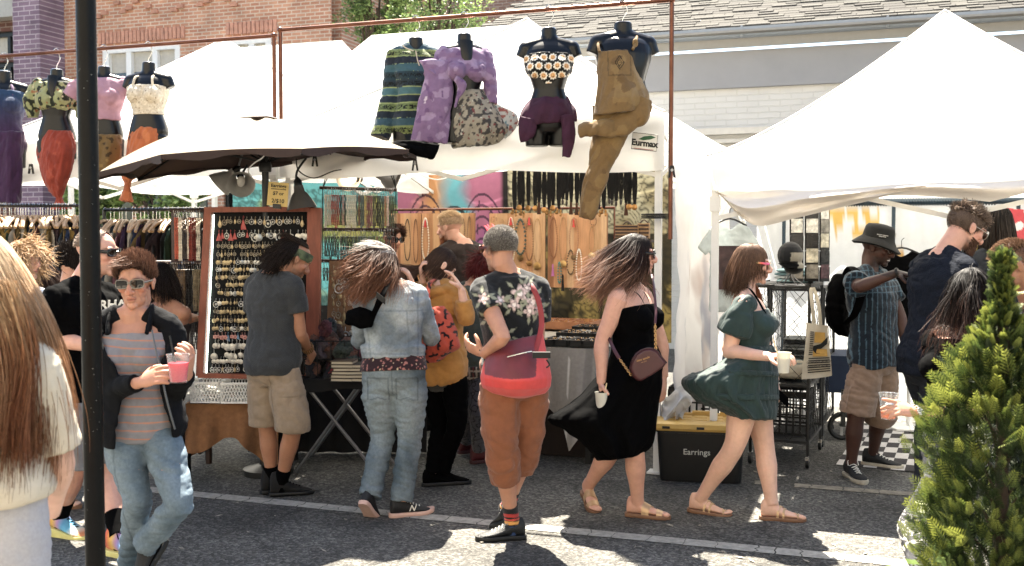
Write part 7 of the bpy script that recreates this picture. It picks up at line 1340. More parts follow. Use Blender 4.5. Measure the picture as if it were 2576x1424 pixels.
def earring_board():
 q=lambda x,y,o=0:at(x,y,7.02-(y-525)/420*.08-o);t=thing('earring_board','tall red wood framed black felt board full of earrings, a light strip down one side','board',q(655,950))
 TLi,TRi,BLi,BRi=(519,527),(812,523),(497,946),(806,950);d=7.0
 for a,c in(((526,527),(505,946)),((792,524),(786,950))):b=MB();w_=.05 if a[0]<600 else .09;b.bar(q(*a),q(*c),w_,.06,hint=CH);b.build('side_post',wood_red,t,smooth=False)
 for a,c,w_ in(((516,528),(780,526),.035),((500,944),(786,950),.03)):b=MB();b.bar(q(*a,.01),q(*c,.01),w_,.05,hint=CH);b.build('cross_bar',wood_red,t,smooth=False)
 b=MB();P=[q(536,532,-.03),q(776,532,-.03),q(772,944,-.03),q(514,944,-.03)];b.poly(P,.01,CH);b.build('felt_panel',felt,t,smooth=False)
 b=MB();b.bar(q(538,540,-.01),q(519,938,-.01),.007,.005,hint=CH);b.build('led_strip',M('led_white','#dff5ee',emit=1.6,var=0),t,smooth=False)
 b=MB();b.bar(q(660,540,-.06),Vector((*q(660,540,-.5).xy,.45)),.03);b.build('back_prop',dark_wood,t,smooth=False)
 rn=random.Random(3);rot=R(YAW);kinds={0:[3,5,1,2,3,7],1:[3,0,5,3,0,2],2:[2,1,2],3:[2,2,1],13:[6,6,7,6],14:[0],15:[0],16:[0],17:[3,1]}
 for r_,y in enumerate((552,586,615,636,655,674,693,712,733,758,780,801,822,843,862,886,904,924)):
  x=546-(y-540)*.048;st=8.2 if r_>1 else 9.6;st=11.5 if 14<=r_<=15 else st
  while x<768:
   x+=st*rn.uniform(.75,1.25)
   if y>672 and 652<x<742 or(y>700 and x>640)or rn.random()<.06:continue
   k=rn.choice(kinds.get(r_,[0,1,2,4,3]if r_ not in(6,7,10,11)else[4,1,2,4]));o=bpy.data.objects.new('earring',EM[k]);COL.objects.link(o);o.location=q(x,y-5,-.018);s=rn.uniform(.8,1.15)*(1.5 if 14<=r_<=15 or(r_<2 and rn.random()<.5)else 1);o.scale=(s,s,s);o.rotation_euler=(0,0,rot+rn.uniform(-.5,.5));third='upper' if r_<6 else 'middle' if r_<12 else 'lower'
   tag(o,EL[k]+' in the %s rows of the black felt board'%third,'earring','earrings on the black felt board')
earring_board()
def sign_card():
 q=lambda x,y,o=0:at(x,y,6.72-o);t=thing('price_sign','yellow card listing earring prices, clipped above the earring board','sign',q(700,522));b=MB();b.poly([q(676,457),q(727,461),q(723,521),q(671,516)],.003,CF);b.build('card',M('yellow_card','#c9a852',rough=.6,var=.06),t,smooth=False);X=(q(727,461)-q(676,457)).normalized();Y=ortho(X,UP);ink=M('sign_black','')
 for s,sz,x,y in(('Earrings',.031,701,468),('(on black board or in basket)',.0082,701,476),('$7 or',.032,700,487),('2/$10',.036,699,506)):b=MB();b.text(s,sz,q(x,y,.004),X,Y,.0006,bold=.0006);b.build('lettering',ink,t,smooth=False)
 b=MB();b.box(q(697,519),(.05,.03,.03),X=X);b.build('clip',black_metal,t,smooth=False)
sign_card()
def clamp_lamp(label,px,py,d,axis,lit=0,col='#8c8a86',arm=None,s=1.):
 c=at(px,py,d);Z=Vector(axis).normalized();t=thing('clamp_lamp',label,'lamp',c);b=MB();b.lathe(c,[(.030*s,-.09*s),(.035*s,-.05*s),(.05*s,-.035*s),(.085*s,.03*s),(.098*s,.06*s),(.096*s,.058*s),(.08*s,.028*s),(.045*s,-.03*s)],22,Z=Z,caps=False);b.build('lamp_shade',M('shade_'+col[1:],col,rough=.35,metal=.4 if col!='#55514e' else 0,var=.15),t)
 b=MB();b.lathe(c,[(.002,-.10*s),(.026*s,-.09*s),(.026*s,-.12*s),(.004,-.15*s)],12,Z=Z);b.build('socket',black_metal,t);b=MB();b.ell(c+Z*.005,(.03*s,.03*s,.04*s));b.build('bulb',M('bulb_lit','#ffe2b8',emit=3,var=0)if lit else M('bulb_off','#d9d4c8',rough=.2),t)
 if arm:b=MB();b.tube([c-Z*.10*s]+[at(*a)for a in arm],.008,7,6);b.build('arm',black_metal,t)
clamp_lamp('grey gooseneck lamp hanging beside the price card',756,502,6.95,-UP+CR*.15,0,'#55514e',[(745,460,6.95),(748,430,6.95),(770,398,6.98)],1.05);clamp_lamp('steel clamp lamp under the umbrella edge, left of the umbrella pole',606,456,7.3,-UP*.5-CH+CR*.3,0,'#b9b6b0',[(612,432,7.3),(622,415,7.3)]);clamp_lamp('steel clamp lamp turned sideways, leftmost under the umbrella',566,452,7.4,-UP*.6-CR*.7,0,'#b9b6b0',[(585,435,7.4)]);clamp_lamp('lit beige clamp lamp facing out above the hung rack',886,448,8.2,-CH*.9-CR*.3,1,'#a59b8e',[(915,430,8.2)],1.1);clamp_lamp('dark grey clamp lamp above the right end of the hung rack',978,450,8.2,CR*.9-UP*.4,0,'#55514e',[(950,430,8.2)],1.1)
# ---------------------------------------------------------------- burlap table, baskets, folding table
def cloth_table(name,label,mat,top_px,Zt,rows,group=None):pass
def burlap():
 z=.50;d=6.95;A,B_=at(466,1010,7.0),at(700,1010,7.0);A=Vector((A.x,A.y,z));B_=Vector((B_.x,B_.y,z));bk=CH*.55;b=MB();t=thing('display_table','low table under a brown burlap cloth below the earring board','table',((A.x+B_.x)/2,(A.y+B_.y)/2,0));b.grid(lambda u,v:A.lerp(B_,u)+bk*v+Vector((0,0,.006*math.sin(u*20+v*7))),24,8)
 b.grid(lambda u,v:A.lerp(B_,u)-CH*(.02*v+.035*math.sin(u*13)*v+.02*math.sin(u*31)*v)+UP*(-v*(.36-.10*math.sin(u*3.1+.5)+.05*math.sin(u*9))),48,14);b.grid(lambda u,v:A+bk*u+UP*(-v*.4)-CR*(.04*v+.02*math.sin(u*9)*v),10,8);b.build('burlap_cloth',M('burlap','#86582f',rough=.95,var=.22,vs=30,bump=.5,bs=260),t,angle=70)
 for p_ in(A,B_):
  for k in(.05,.95):q=p_+bk*k;MB().box((q.x,q.y,z/2-.01),(.035,.035,z-.03)).build('leg',black_metal,t,smooth=False)
burlap()
def basket(label,x0,x1,y0,y1,d):
 a,c=at(x0,y1,d),at(x1,y1,d);z0=.512;z1=z0+(y1-y0)*d/F*.9;a=Vector((a.x,a.y,z0));c=Vector((c.x,c.y,z0));W=(c-a);X=W.normalized();Yv=CH*.24;t=thing('plastic_basket',label,'basket',(a+c)/2+Yv*.5,'white lattice baskets');b=MB();fl=.02;H_=z1-z0
 for(p,q,nr)in((a,c,-CH),(c,c+Yv,X),(c+Yv,a+Yv,CH),(a+Yv,a,-X)):
  L=(q-p).length;n=max(5,int(L/.020));o=nr*fl
  for k in range(-3,n):
   for s in(1,-1):
    u0,u1=(k/n,(k+3)/n)if s>0 else((k+3)/n,k/n);h0,h1=0.,1.
    if u0<0:h0= -u0/(3/n);u0=0
    if u1<0:h1=1+u1/(3/n)*1;h1=1-(-u1)/(3/n);u1=0
    if u1>1:h1=1-(u1-1)/(3/n);u1=1
    if u0>1:h0=(u0-1)/(3/n);u0=1
    if h1-h0>.05:b.bar(p.lerp(q,u0)+o*h0+UP*H_*h0,p.lerp(q,u1)+o*h1+UP*H_*h1,.005,.003,hint=nr)
  b.bar(p+o+UP*H_,q+o+UP*H_,.012,.008,hint=nr);b.bar(p+UP*.004,q+UP*.004,.008,.008,hint=nr)
 b.build('lattice',white_paint,t,smooth=False);g=MB();ce=(a+c)/2+Yv*.5;g.box(ce+UP*.004,(W.length,.24,.006),X=X);g.build('floor',white_paint,t,smooth=False);g=MB();rn=random.Random(int(x0))
 for _ in range(14):g.box(ce+X*rn.uniform(-.08,.08)+CH*rn.uniform(-.08,.08)+UP*rn.uniform(.02,.09),(.08,.06,.003),X=(X+UP*rn.uniform(-.5,.5)).normalized(),Y=CH)
 tag(g.build('packet_heap',M('packet_film','#a9a7a0',rough=.25,var=.4,vs=9),t,smooth=False),kind='stuff')
basket('white lattice plastic basket at the left end of the burlap table',480,552,951,1008,6.97);basket('white lattice plastic basket next to the khaki shorts on the burlap table',557,634,955,1012,6.95)
def fold_table():
 z=.70;A,B_=at(742,958,6.75),at(1060,958,6.75);A.z=B_.z=z;t=thing('folding_table','black topped folding table on crossed grey tube legs','table',((A.x+B_.x)/2,(A.y+B_.y)/2,0));bk=CH*.62;X=(B_-A).normalized();b=MB();b.box((A+B_)/2+bk*.5-UP*.015,((B_-A).length,.62,.03),X=X);b.build('table_top',black_metal,t,smooth=False)
 b=MB();b.grid(lambda u,v:A.lerp(B_,u)-CH*(.012+.006*math.sin(u*18)*v)+UP*(.004-v*(.075+.012*math.sin(u*11))),30,4);b.grid(lambda u,v:A.lerp(B_,u)+bk*v-CH*.012+UP*.004,12,4);b.build('black_cloth',M('table_cloth_black','#161517',rough=.9,var=.25),t,angle=70)
 for k in(0.04,.96):
  for(x0,x1)in((764,966),(904,744)):p0=at(x0,975,6.75);p1=gnd(x1,1218 if x1>900 else 1194);p0=Vector((p0.x,p0.y,z-.03));p1=Vector((p1.x,p1.y,.012));MB().tube([p0+bk*k,p1+bk*(k-.04)],.0125,8).build('leg',M('grey_tube','#77777a',rough=.35,metal=.6),t)
fold_table()
for lab,a_,c_,d_,h_ in(('black cloth skirt behind the folding table legs, hung to deepen the dark there',615,1075,7.75,.74),('added black sheet behind the mustard hoodie, standing in for shade under the stall',1060,1200,8.6,.80),('added dark sheet below the tapestries, standing in for shade at the stall back',560,1330,10.2,.95)):  # dark sheets added to deepen the shade under and behind the tables
 A,B_=at(a_,800,d_),at(c_,800,d_);b=MB();b.grid(lambda u,v:Vector((A.x+(B_.x-A.x)*u,A.y+(B_.y-A.y)*u+.025*math.sin(u*40+v*2),h_*(1-v)+.01)),60,6);b.build('shade_skirt',M('table_cloth_black','#161517',rough=.9,var=.25),label=lab,cat='cloth')
 # scarves and scrunchies in a wire basket, notebooks
def wire_basket():
 t=thing('wire_basket','black wire basket of crumpled scarves on the folding table','basket',at(838,930,6.9));b=MB();c0=at(764,928,6.80);X=CR;W,Dp,H_=.36,.36,.24;c0.z=.705
 for h in(0,H_*.5,H_):b.tube([c0+UP*h,c0+X*W+UP*h,c0+X*W+CH*Dp+UP*h,c0+CH*Dp+UP*h],.004,5,closed=True)
 for i in range(5):
  for e in(0,Dp):b.tube([c0+X*W*i/4+CH*e,c0+X*W*i/4+CH*e+UP*H_],.0035,5)
  for e in(0,W):b.tube([c0+X*e+CH*Dp*i/4,c0+X*e+CH*Dp*i/4+UP*H_],.0035,5)
 b.build('wire_frame',black_metal,t);rn=random.Random(2);cols=['#3a2d3c','#27262c','#4a3a34','#5a2c33','#2e3438','#4b4046','#6b4638','#3c4640'];prot=[]
 for v in range(3):
  m=MB();m.tube([(math.cos(a)*.035,math.sin(a)*.035,0)for a in(i*.524 for i in range(12))],.026,10,closed=True);r_=remesh(m,.005,1);wrinkle(r_,.011,(38,38,38),.4,v*9);o=r_.build('scrunchie',cloth_attr,None,org=(0,0,0),cols=pattern('#888888',[('#5c5c5c',.1),('#b5b5b5',.35)],60,seed=v),angle=0);prot.append(o.data);bpy.data.objects.remove(o)
 for i in range(64):
  o=bpy.data.objects.new('scrunchie',prot[i%3]);COL.objects.link(o);u,v=rn.random(),rn.random();h=.03+rn.random()*(.30-.35*abs(u-.4));o.location=c0+X*W*(.03+.94*u)+CH*Dp*(.02+.75*v)+UP*h
  if i>56:o.location=c0+X*(.13+.05*(i-56))-CH*rn.uniform(.02,.07)+UP*.03
  o.rotation_euler=(rn.uniform(-1.4,1.4),rn.uniform(-1.4,1.4),rn.uniform(0,6));h_=cols[i%8]if i not in(58,59)else '#a32a35';m=M('scrunchie_'+h_[1:],h_,rough=.9,var=.5,vs=60);o.material_slots[0].link='OBJECT';o.material_slots[0].material=m
  tag(o,'bright red crumpled scrunchie on the table in front of the wire basket' if i in(58,59)else 'dark crumpled patterned scrunchie heaped in the wire basket','scrunchie','scrunchies heaped on the folding table')
wire_basket()
rn=random.Random(4)
for i in range(11):
 st=i//6;k=i%6;c=at(868+st*34,946,6.72);c.z=.712+k*.022;b=MB();X=(CR*math.cos(.1*rn.uniform(-1,1))+CH*.15*rn.uniform(-1,1)).normalized();b.box(c,(.135,.17,.015),X=X);nb_=thing('notebook',['cloth bound notebook in the taller pile by the wire basket','cloth bound notebook in the shorter pile by the denim jacket'][st],'notebook',c,'notebooks piled on the folding table');b.build('pages',M('paper','#b9ad97',rough=.8,var=.2,stretch=(1,1,60)),nb_,smooth=False)
 for s in(1,-1):b=MB();b.box(c+UP*s*.009-X*.004,(.148,.18,.003),X=X);b.build('cover',M(['cover_black','cover_brown'][i%2],['#1a1716','#4a3626'][i%2],rough=.6),nb_,smooth=False)
def drop_board():
 t=thing('earring_board','plain wooden board of hoop and drop earrings beside the red post','board',at(858,840,7.35));q=lambda x,y,o=0:at(x,y,7.36-o);b=MB();b.poly([q(829,656),q(960,662),q(955,842),q(822,840)],.02,CF);b.build('panel',M('oak','#8a5f38',rough=.5,var=.3,vs=6,stretch=(8,8,1)),t,smooth=False);b=MB();b.bar(q(870,670,-.02),Vector((*q(870,700,-.3).xy,.7)),.03);b.build('back_prop',dark_wood,t,smooth=False);rn=random.Random(11)
 for r_,y in enumerate((672,692,706,735,752,778,800,826)):
  for x in range(838,950,15):k=rn.choice([0,2,3,4,1,3]);o=bpy.data.objects.new('earring',EM[k]);COL.objects.link(o);o.location=q(x+rn.uniform(-3,3),y,.016);s=rn.uniform(1.1,1.9);o.scale=(s,s,s);o.rotation_euler=(0,0,R(YAW));tag(o,EL[k]+' on the plain wooden board','earring','earrings on the plain wooden board')
drop_board()
# ---------------------------------------------------------------- right jewellery table
def jewel_table():
 z=.84;Yf=7.05;xl,xr=onY(1178,960,Yf).x,onY(1500,910,Yf).x;Yk=8.75;t=thing('jewellery_table','long table under a grey linen cloth whose corner is blown out','table',((xl+xr)/2,(Yf+Yk)/2,0));b=MB();b.grid(lambda u,v:Vector((xl+(xr-xl)*u,Yf+(Yk-Yf)*v,z+.003*math.sin(u*20+v*30))),20,20)
 def fn(u,v):
  L=float(np.interp(u,[0,.15,.3,.5,.62,.75,.86,.93,1],[.28,.38,.40,.40,.42,.52,.70,.60,.45]));return Vector((xl+(xr-xl)*u-.05*v*(u<.1),Yf-v*(.03+.16*math.exp(-((u-.86)/.12)**2))-.045*v*math.sin(u*15)-.02*v*math.sin(u*37),z-L*v))
 b.grid(fn,70,22);b.grid(lambda u,v:Vector((xl-.03*v-.02*math.sin(u*14)*v,Yf+(Yk-Yf)*u,z-.35*v)),20,8)
 def cl(V):
  c=np.ones((len(V),3))*np.array(lin('#8e867b'));x=np.mod(V[:,0],.42);c*=(1+.12*pnoise(V*np.array([60,8,60])))[:,None];k=np.mod(V[:,2]+V[:,1],.035);m=((np.abs(x-.06-(k-.0175)*.5)<.0045)|(np.abs(x-.06+(k-.0175)*.5)<.0045));c[m]=np.array(lin('#d0cabd'));m=np.abs(x-.20)<.03;c[m]*=.72;return c
 g=b;V=None;b.build('linen_cloth',M('linen',attr=True,rough=.95,var=.14,vs=40,bump=.4,bs=300),t,cols=cl,angle=70)
 for x in(xl+.08,xr-.08):
  for y in(Yf+.1,Yk-.1):MB().box((x,y,z/2-.01),(.04,.04,z-.02)).build('leg',black_metal,t,smooth=False)
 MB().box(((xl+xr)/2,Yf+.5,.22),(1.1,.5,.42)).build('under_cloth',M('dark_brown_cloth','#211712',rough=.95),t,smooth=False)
 rn=random.Random(6)
 def tray(label,x0,x1,y0,y1,nx,ny,mat,zz,jewel,hgt=.03):
  tt=thing('jewellery_tray',label,'tray',((x0+x1)/2,(y0+y1)/2,zz));b=MB();b.box(((x0+x1)/2,(y0+y1)/2,zz+.004),(x1-x0,y1-y0,.008))
  for i in range(nx+1):b.box((x0+(x1-x0)*i/nx,(y0+y1)/2,zz+hgt/2+.004),(.012,y1-y0+.012,hgt))
  for j in range(ny+1):b.box(((x0+x1)/2,y0+(y1-y0)*j/ny,zz+hgt/2+.006),(x1-x0,.012,hgt-.003))
  b.build('tray_box',mat,tt,smooth=False);g=MB()
  for _ in range(int((x1-x0)*(y1-y0)*1100)):
   p=Vector((rn.uniform(x0+.012,x1-.012),rn.uniform(y0+.012,y1-.012),zz+hgt-.012+rn.uniform(0,.016)));g.mi=rn.randrange(3)
   if rn.random()<.5:g.tube([p+Vector((.009*math.cos(a),.004*math.sin(a),.009*math.sin(a)))for a in(k*1.047 for k in range(6))],.002,4,closed=True)
   else:g.ell(p,(.006,.006,.004),n=5,m=3)
  tag(g.build('small_jewellery',jewel,tt),kind='stuff')
 jw=[gold,silver,M('jewel_dark','#4a2f2a',rough=.2)];xa=onY(1366,930,Yf+.05).x;xb=onY(1500,920,Yf+.05).x;w2=(xb-xa)/2-.01
 tray('black divided tray of rings at the front of the linen table, left of its twin',xa,xa+w2,Yf+.02,Yf+.30,2,2,rubber_black,z+.006,jw,.045);tray('black divided tray of rings at the front of the linen table, by the black dress',xa+w2+.02,xb,Yf+.02,Yf+.30,2,2,rubber_black,z+.006,jw,.045);tray('black divided tray of earrings in the second row of the linen table',xa+.02,xb,Yf+.33,Yf+.62,4,2,rubber_black,z+.03,jw,.045);tray('black divided tray of brooches in the third row of the linen table',xa+.05,xb+.03,Yf+.65,Yf+.90,4,2,rubber_black,z+.05,jw,.045)
 tray('long wooden tray heaped with bright jewellery at the back of the linen table',onY(1330,815,8.45).x,onY(1500,815,8.45).x,8.25,8.65,3,2,M('tray_wood','#a5673a',rough=.5,var=.25),z+.02,[gold,silver,brass],.06);tray('small wooden tray of jewellery beside the floral shirt',onY(1180,815,8.3).x,onY(1320,815,8.3).x,8.15,8.5,3,2,M('tray_wood',''),z+.01,[gold,silver,brass],.05)
jewel_table()
for label,x0,x1,y0,y1,Y in(('striped wooden fan shaped purse at the top of the branch tapestry',1550,1606,566,598,8.9),('small carved wooden box beside the striped wooden purse',1606,1634,562,600,8.95)):
 a,c=onY(x0,y1,Y),onY(x1,y0,Y);t=thing('wooden_purse',label,'purse',((a.x+c.x)/2,Y,a.z));MB().box(((a.x+c.x)/2,Y,(a.z+c.z)/2),(c.x-a.x,.06,c.z-a.z)).build('purse_body',M('purse_wood','#a07848',rough=.5,var=.2),t,smooth=False);b=MB();[b.box(((a.x+c.x)/2,Y-.032,a.z+(c.z-a.z)*(k+.5)/4),(c.x-a.x,.006,.016))for k in range(4)];b.build('dark_band',dark_wood,t,smooth=False);MB().tube([((a.x+c.x)/2-.04,Y,c.z),((a.x+c.x)/2,Y,c.z+.03),((a.x+c.x)/2+.04,Y,c.z)],.006,6,4).build('handle',dark_wood,t);MB().box(((a.x+c.x)/2,Y+.04,a.z-.02),(c.x-a.x+.04,.1,.02)).build('ledge',dark_wood,t,smooth=False)
 # ================================================================ clothes racks at the left
rn=random.Random(9);GC=['#2d1d22','#6b5524','#1d2b33','#8c8577','#3c2440','#244034','#8a6a1f','#171518','#5b3038','#a39a88','#2e3d5c','#4a3a2a']
def garment_mesh(v):
 b=MB();rg=[]
 for i in range(13):
  t=i/12;w_=float(np.interp(t,[0,.06,.15,.4,1],[.05,.15,.215,.20,.23]));th=float(np.interp(t,[0,.1,1],[.012,.022,.035]));z= -.10-t*(.62+.1*v);rg.append([Vector((w_*math.cos(a)+.02*math.sin(t*5+v),th*math.sin(a)*(1+.5*math.sin(a*7+v*3)),z-.05*abs(math.cos(a))*(1-t)))for a in(2*math.pi*k/26 for k in range(26))])
 b.rings(rg);b2=remesh(b,.012,2);wrinkle(b2,.010,(9,9,3),.1,v*7);o=b2.build('garment',cloth_attr,None,org=(0,0,0),angle=0);h=MB();h.tube([(-.21,0,-.17),(-.12,0,-.115),(0,0,-.085),(.12,0,-.115),(.21,0,-.17)],[.012,.015,.012],7,4);h2=h.build('hanger',M('hanger_wood','#b08a5c',rough=.45,var=.2),None,org=(0,0,0));k=MB();k.tube([(0,0,-.085),(0,0,-.02),(.018,0,.0),(0,0,.018),(-.018,0,.004)],.0025,5,4);k2=k.build('hanger_hook',silver,None,org=(0,0,0));r=(o.data,h2.data,k2.data);[bpy.data.objects.remove(x)for x in(o,h2,k2)];return r
GM=[garment_mesh(v)for v in range(3)]
def clothes_rack(label,x0,x1,y0,y1,d0,d1,n,lab,grp):
 A,B_=at(x0,y0,d0),at(x1,y1,d1);B_.z=A.z;t=thing('clothes_rack',label,'rack',((A.x+B_.x)/2,(A.y+B_.y)/2,0));b=MB();b.tube([A,B_],.014,8);b.build('rail',black_metal,t)
 for q in(A,B_):b=MB();b.tube([q,(q.x,q.y,.05)],.014,8);b.tube([Vector((q.x,q.y,.05))-CH*.25,Vector((q.x,q.y,.05))+CH*.25],.014,8);b.build('leg',black_metal,t)
 ax=math.atan2((B_-A).y,(B_-A).x)
 for i in range(n):
  p=A.lerp(B_,(i+.5+rn.uniform(-.3,.3))/n);v=rn.randrange(3);g=thing('garment',lab,'garment',p,grp);g.rotation_euler=(0,0,ax+math.pi/2+rn.uniform(-.35,.55)+.3);h=rn.choice(GC)
  for nm,me in zip(('cloth','hanger','hanger_hook'),GM[v]):
   o=bpy.data.objects.new(nm,me);COL.objects.link(o);o.parent=g
   if nm=='cloth':o.material_slots[0].link='OBJECT';o.material_slots[0].material=M('garment_'+h[1:],h,rough=.9,var=.4,vs=rn.choice([6,14]),bump=.2)
clothes_rack('long black clothes rail packed with wooden hangers at the far left',-30,208,517,519,7.9,7.9,34,'coloured top on a wooden hanger, on the long far left rail','clothes on the long left rail');clothes_rack('shorter black clothes rail behind the bead stand',262,520,528,528,8.0,7.75,24,'dark top on a wooden hanger, on the shorter rail behind the bead stand','clothes on the shorter rail')
# ================================================================ right stall
def tote_bin():
 t=thing('storage_bin','black storage tote with a yellow lid and chalk writing, behind the green dress','bin',gnd(1760,1215));a,c=gnd(1648,1212),gnd(1876,1222);X=(c-a).normalized();Yv=UP.cross(X);W=(c-a).length;D=.42;H_=.36;b=MB();rg=[]
 def rr(w_,d_,z,e=.05,n=5):
  o=[];ce=a+X*W/2+Yv*D/2
  for sx,sy,a0 in((1,-1,-90),(1,1,0),(-1,1,90),(-1,-1,180)):
   for k in range(n+1):th=R(a0+90*k/n);o.append(ce+X*(sx*(w_/2-e)+e*math.cos(th))+Yv*(sy*(d_/2-e)+e*math.sin(th))+UP*z)
  return o
 b.rings([rr(W*.90,D*.88,.004),rr(W*.91,D*.89,.02),rr(W*.97,D*.96,H_-.03),rr(W,D,H_-.028),rr(W,D,H_)]);b.build('bin_body',M('bin_black','#0e0e0f',rough=.45,var=.15),t,angle=30);lid=M('bin_yellow','#c79a2e',rough=.45,var=.12,vs=8);b=MB();b.rings([rr(W+.03,D+.03,H_-.012),rr(W+.05,D+.05,H_+.004),rr(W+.045,D+.045,H_+.034),rr(W+.0,D+.0,H_+.042),rr(W-.09,D-.09,H_+.042),rr(W-.10,D-.10,H_+.026)]);ce=a+X*W/2+Yv*D/2
 for i in range(5):
  for j in range(3):b.box(ce+X*(i-2)*.105+Yv*(j-1)*.10+UP*(H_+.029),(.085,.08,.010),X=X)
 for i in(-1,0,1):b.box(ce+X*i*W*.32+Yv*(D/2-.03)+UP*(H_+.048),(.12,.04,.022),X=X)
 b.build('lid',lid,t,angle=30)
 for s in(.12,.5,.88):b=MB();b.box(a+X*W*s-Yv*.026+UP*(H_+.012),(.05,.012,.016),X=X);b.build('latch_slot',black_metal,t,smooth=False)
 b=MB();b.text('Earrings',.055,a+X*W*.46-Yv* -.012+UP*.205,X,UP+Yv* -.08,.001,bold=.0004);b.build('lettering',M('chalk','#bdbdb4',rough=.9),t,smooth=False)
tote_bin()
def lattice_crate(label,c,X,W,D,H_,mat,n=7,holes=True):
 X=Vector(X).normalized();Yv=UP.cross(X);t=thing('plastic_crate',label,'crate',c,None);c=Vector(c);b=MB()
 for(p,q,nr,L)in((-X*W/2-Yv*D/2,X*W/2-Yv*D/2,-Yv,W),(X*W/2-Yv*D/2,X*W/2+Yv*D/2,X,D),(X*W/2+Yv*D/2,-X*W/2+Yv*D/2,Yv,W),(-X*W/2+Yv*D/2,-X*W/2-Yv*D/2,-X,D)):
  p=c+p;q=c+q;m=max(3,int(n*L/W))
  for k in range(m+1):b.bar(p.lerp(q,k/m),p.lerp(q,k/m)+UP*H_,.014,.008,hint=nr)
  for k in range(5):z=H_*k/4;b.bar(p+UP*z-nr*.001,q+UP*z-nr*.001,.035 if k in(0,4)else .012,.006,hint=nr)
 b.build('lattice',mat,t,smooth=False);b=MB();b.box(c+UP*.006,(W-.02,D-.02,.008),X=X);b.build('crate_floor',mat,t,smooth=False);return t
q=gnd(1762,1160);lattice_crate('black perforated crate standing behind the yellow lidded tote',(q.x,q.y+.12,.16),Vector((1,0,0)),.46,.3,.36,rubber_black,9);MB().box((q.x,q.y+.12,.08),(.44,.28,.155)).build('cardboard_box',M('dark_carton','#1a1816',rough=.9),smooth=False,label='dark box under the perforated crate behind the yellow lid',cat='box')
b=MB();b.grid(lambda u,v:at(1655+75*u+12*math.sin(v*5),985+75*v+14*math.sin(u*6),7.05+.10*math.sin(u*7+v*3)+.05*math.sin(v*11)),24,20);b.build('plastic_sheet',M('white_sheet','#cfcfcf',rough=.4,var=.1,transl=.4),label='crumpled white plastic sheet at the foot of the tent wall',cat='sheet')
G1,G2=gnd(2031,1178),gnd(2094,1086);RX=Vector((1,0,0));RYd=(G2-G1);RYd.z=0;RL=RYd.length;RYd.normalize();RXv=Vector((RYd.y,-RYd.x,0));RW=.40
def wire_rack(label,o,L,H_,shelves):
 t=thing('wire_rack',label,'rack',o);c=lambda u,v,z:Vector(o)-RXv*RW*u+RYd*L*v+UP*z
 for u in(0,1):
  for v in(0,1):
   b=MB();b.tube([c(u,v,.085),c(u,v,H_)],.011,6);b.build('post',black_metal,t);w_=MB();w_.lathe(c(u,v,.035)-RXv*.011,[(.002,0),(.033,0),(.035,.004),(.035,.018),(.033,.022),(.002,.022)],14,Z=RXv);k=w_.build('caster',rubber_black,t);f=MB();f.box(c(u,v,.06),(.026,.05,.05),X=RXv);f.build('fork',silver,k,smooth=False)
 for z in shelves:b=MB();b.box(c(.5,.5,z),(RW+.02,L+.02,.02),X=RXv);b.build('shelf',M('black_shelf','#17181a',rough=.5),t,smooth=False)
 for fx,(p,q_)in enumerate((((0,0),(0,1)),((1,0),(0,0)),((1,1),(1,0)))):
  b=MB();L2=L if fx!=1 else RW;m=max(3,int(L2/.11));nr=RXv if fx!=1 else-RYd
  for z0,z1 in((shelves[0],shelves[1]),(shelves[1],shelves[2]),(shelves[2],H_)):
   n2=max(2,int((z1-z0)/.14))
   for i in range(m):
    for j in range(n2):
     g=lambda a,e:c(p[0]+(q_[0]-p[0])*a,p[1]+(q_[1]-p[1])*a,z0+(z1-z0)*e);b.bar(g(i/m,j/n2),g((i+1)/m,(j+1)/n2),.0035,hint=nr);b.bar(g((i+1)/m,j/n2),g(i/m,(j+1)/n2),.0035,hint=nr)
  b.build('wire_mesh',black_metal,t,smooth=False)
wire_rack('front black wire rack on casters with the cream tote bag on its corner post',G1,RL*.46,1.30,(.18,.58,1.28));wire_rack('rear black wire rack on casters behind the front one',G1+RYd*RL*.54,RL*.46,1.24,(.18,.66,1.22))
rk=lambda u,v,z:G1-RXv*RW*u+RYd*RL*.46*v+UP*z;rk2=lambda u,v,z:rk(u,v,z)+RYd*RL*.54
lattice_crate('black milk crate on the lowest shelf of the front wire rack',rk(.5,.5,.192),RXv,.34,.34,.30,rubber_black,7);lattice_crate('pale milk crate on the lowest shelf of the rear wire rack',rk2(.5,.5,.192),RXv,.34,.34,.30,M('grey_crate','#9b9b98',rough=.5),7)
def folded(label,c,n,cols,w=.28,d=.24,grp='folded shirts on the wire racks'):
 for i in range(n):
  b=MB();X=(RXv+RYd*rn.uniform(-.12,.12)).normalized();Yv=UP.cross(X);o=Vector(c)+UP*(i*.026+.013);b.loft([o-Yv*d/2,o-Yv*(d/2-.02),o,o+Yv*(d/2-.02),o+Yv*d/2],[(w/2-.02,.004),(w/2,.012),(w/2,.0135),(w/2,.012),(w/2-.02,.004)],X,16,pw=4);h=cols[i%len(cols)];b.build('folded_shirt',M('fold_'+h[1:],h,rough=.9,var=.3,vs=20),label=label,cat='shirt',group=grp)
folded('pale blue folded shirt stacked on top of the front wire rack',rk(.42,.75,1.29),4,['#8fb5bb','#c9cfd0','#7aa3ab'],grp='folded shirts on the front rack top');folded('grey green folded shirt on the middle shelf of the front rack',rk(.5,.5,.59),5,['#83918c','#5f6f6e','#9aa7a3'],grp='folded shirts on the middle shelf');folded('grey folded shirt on the rear wire rack',rk2(.5,.45,.67),6,['#6b6f70','#2b2d30','#8f9392'])
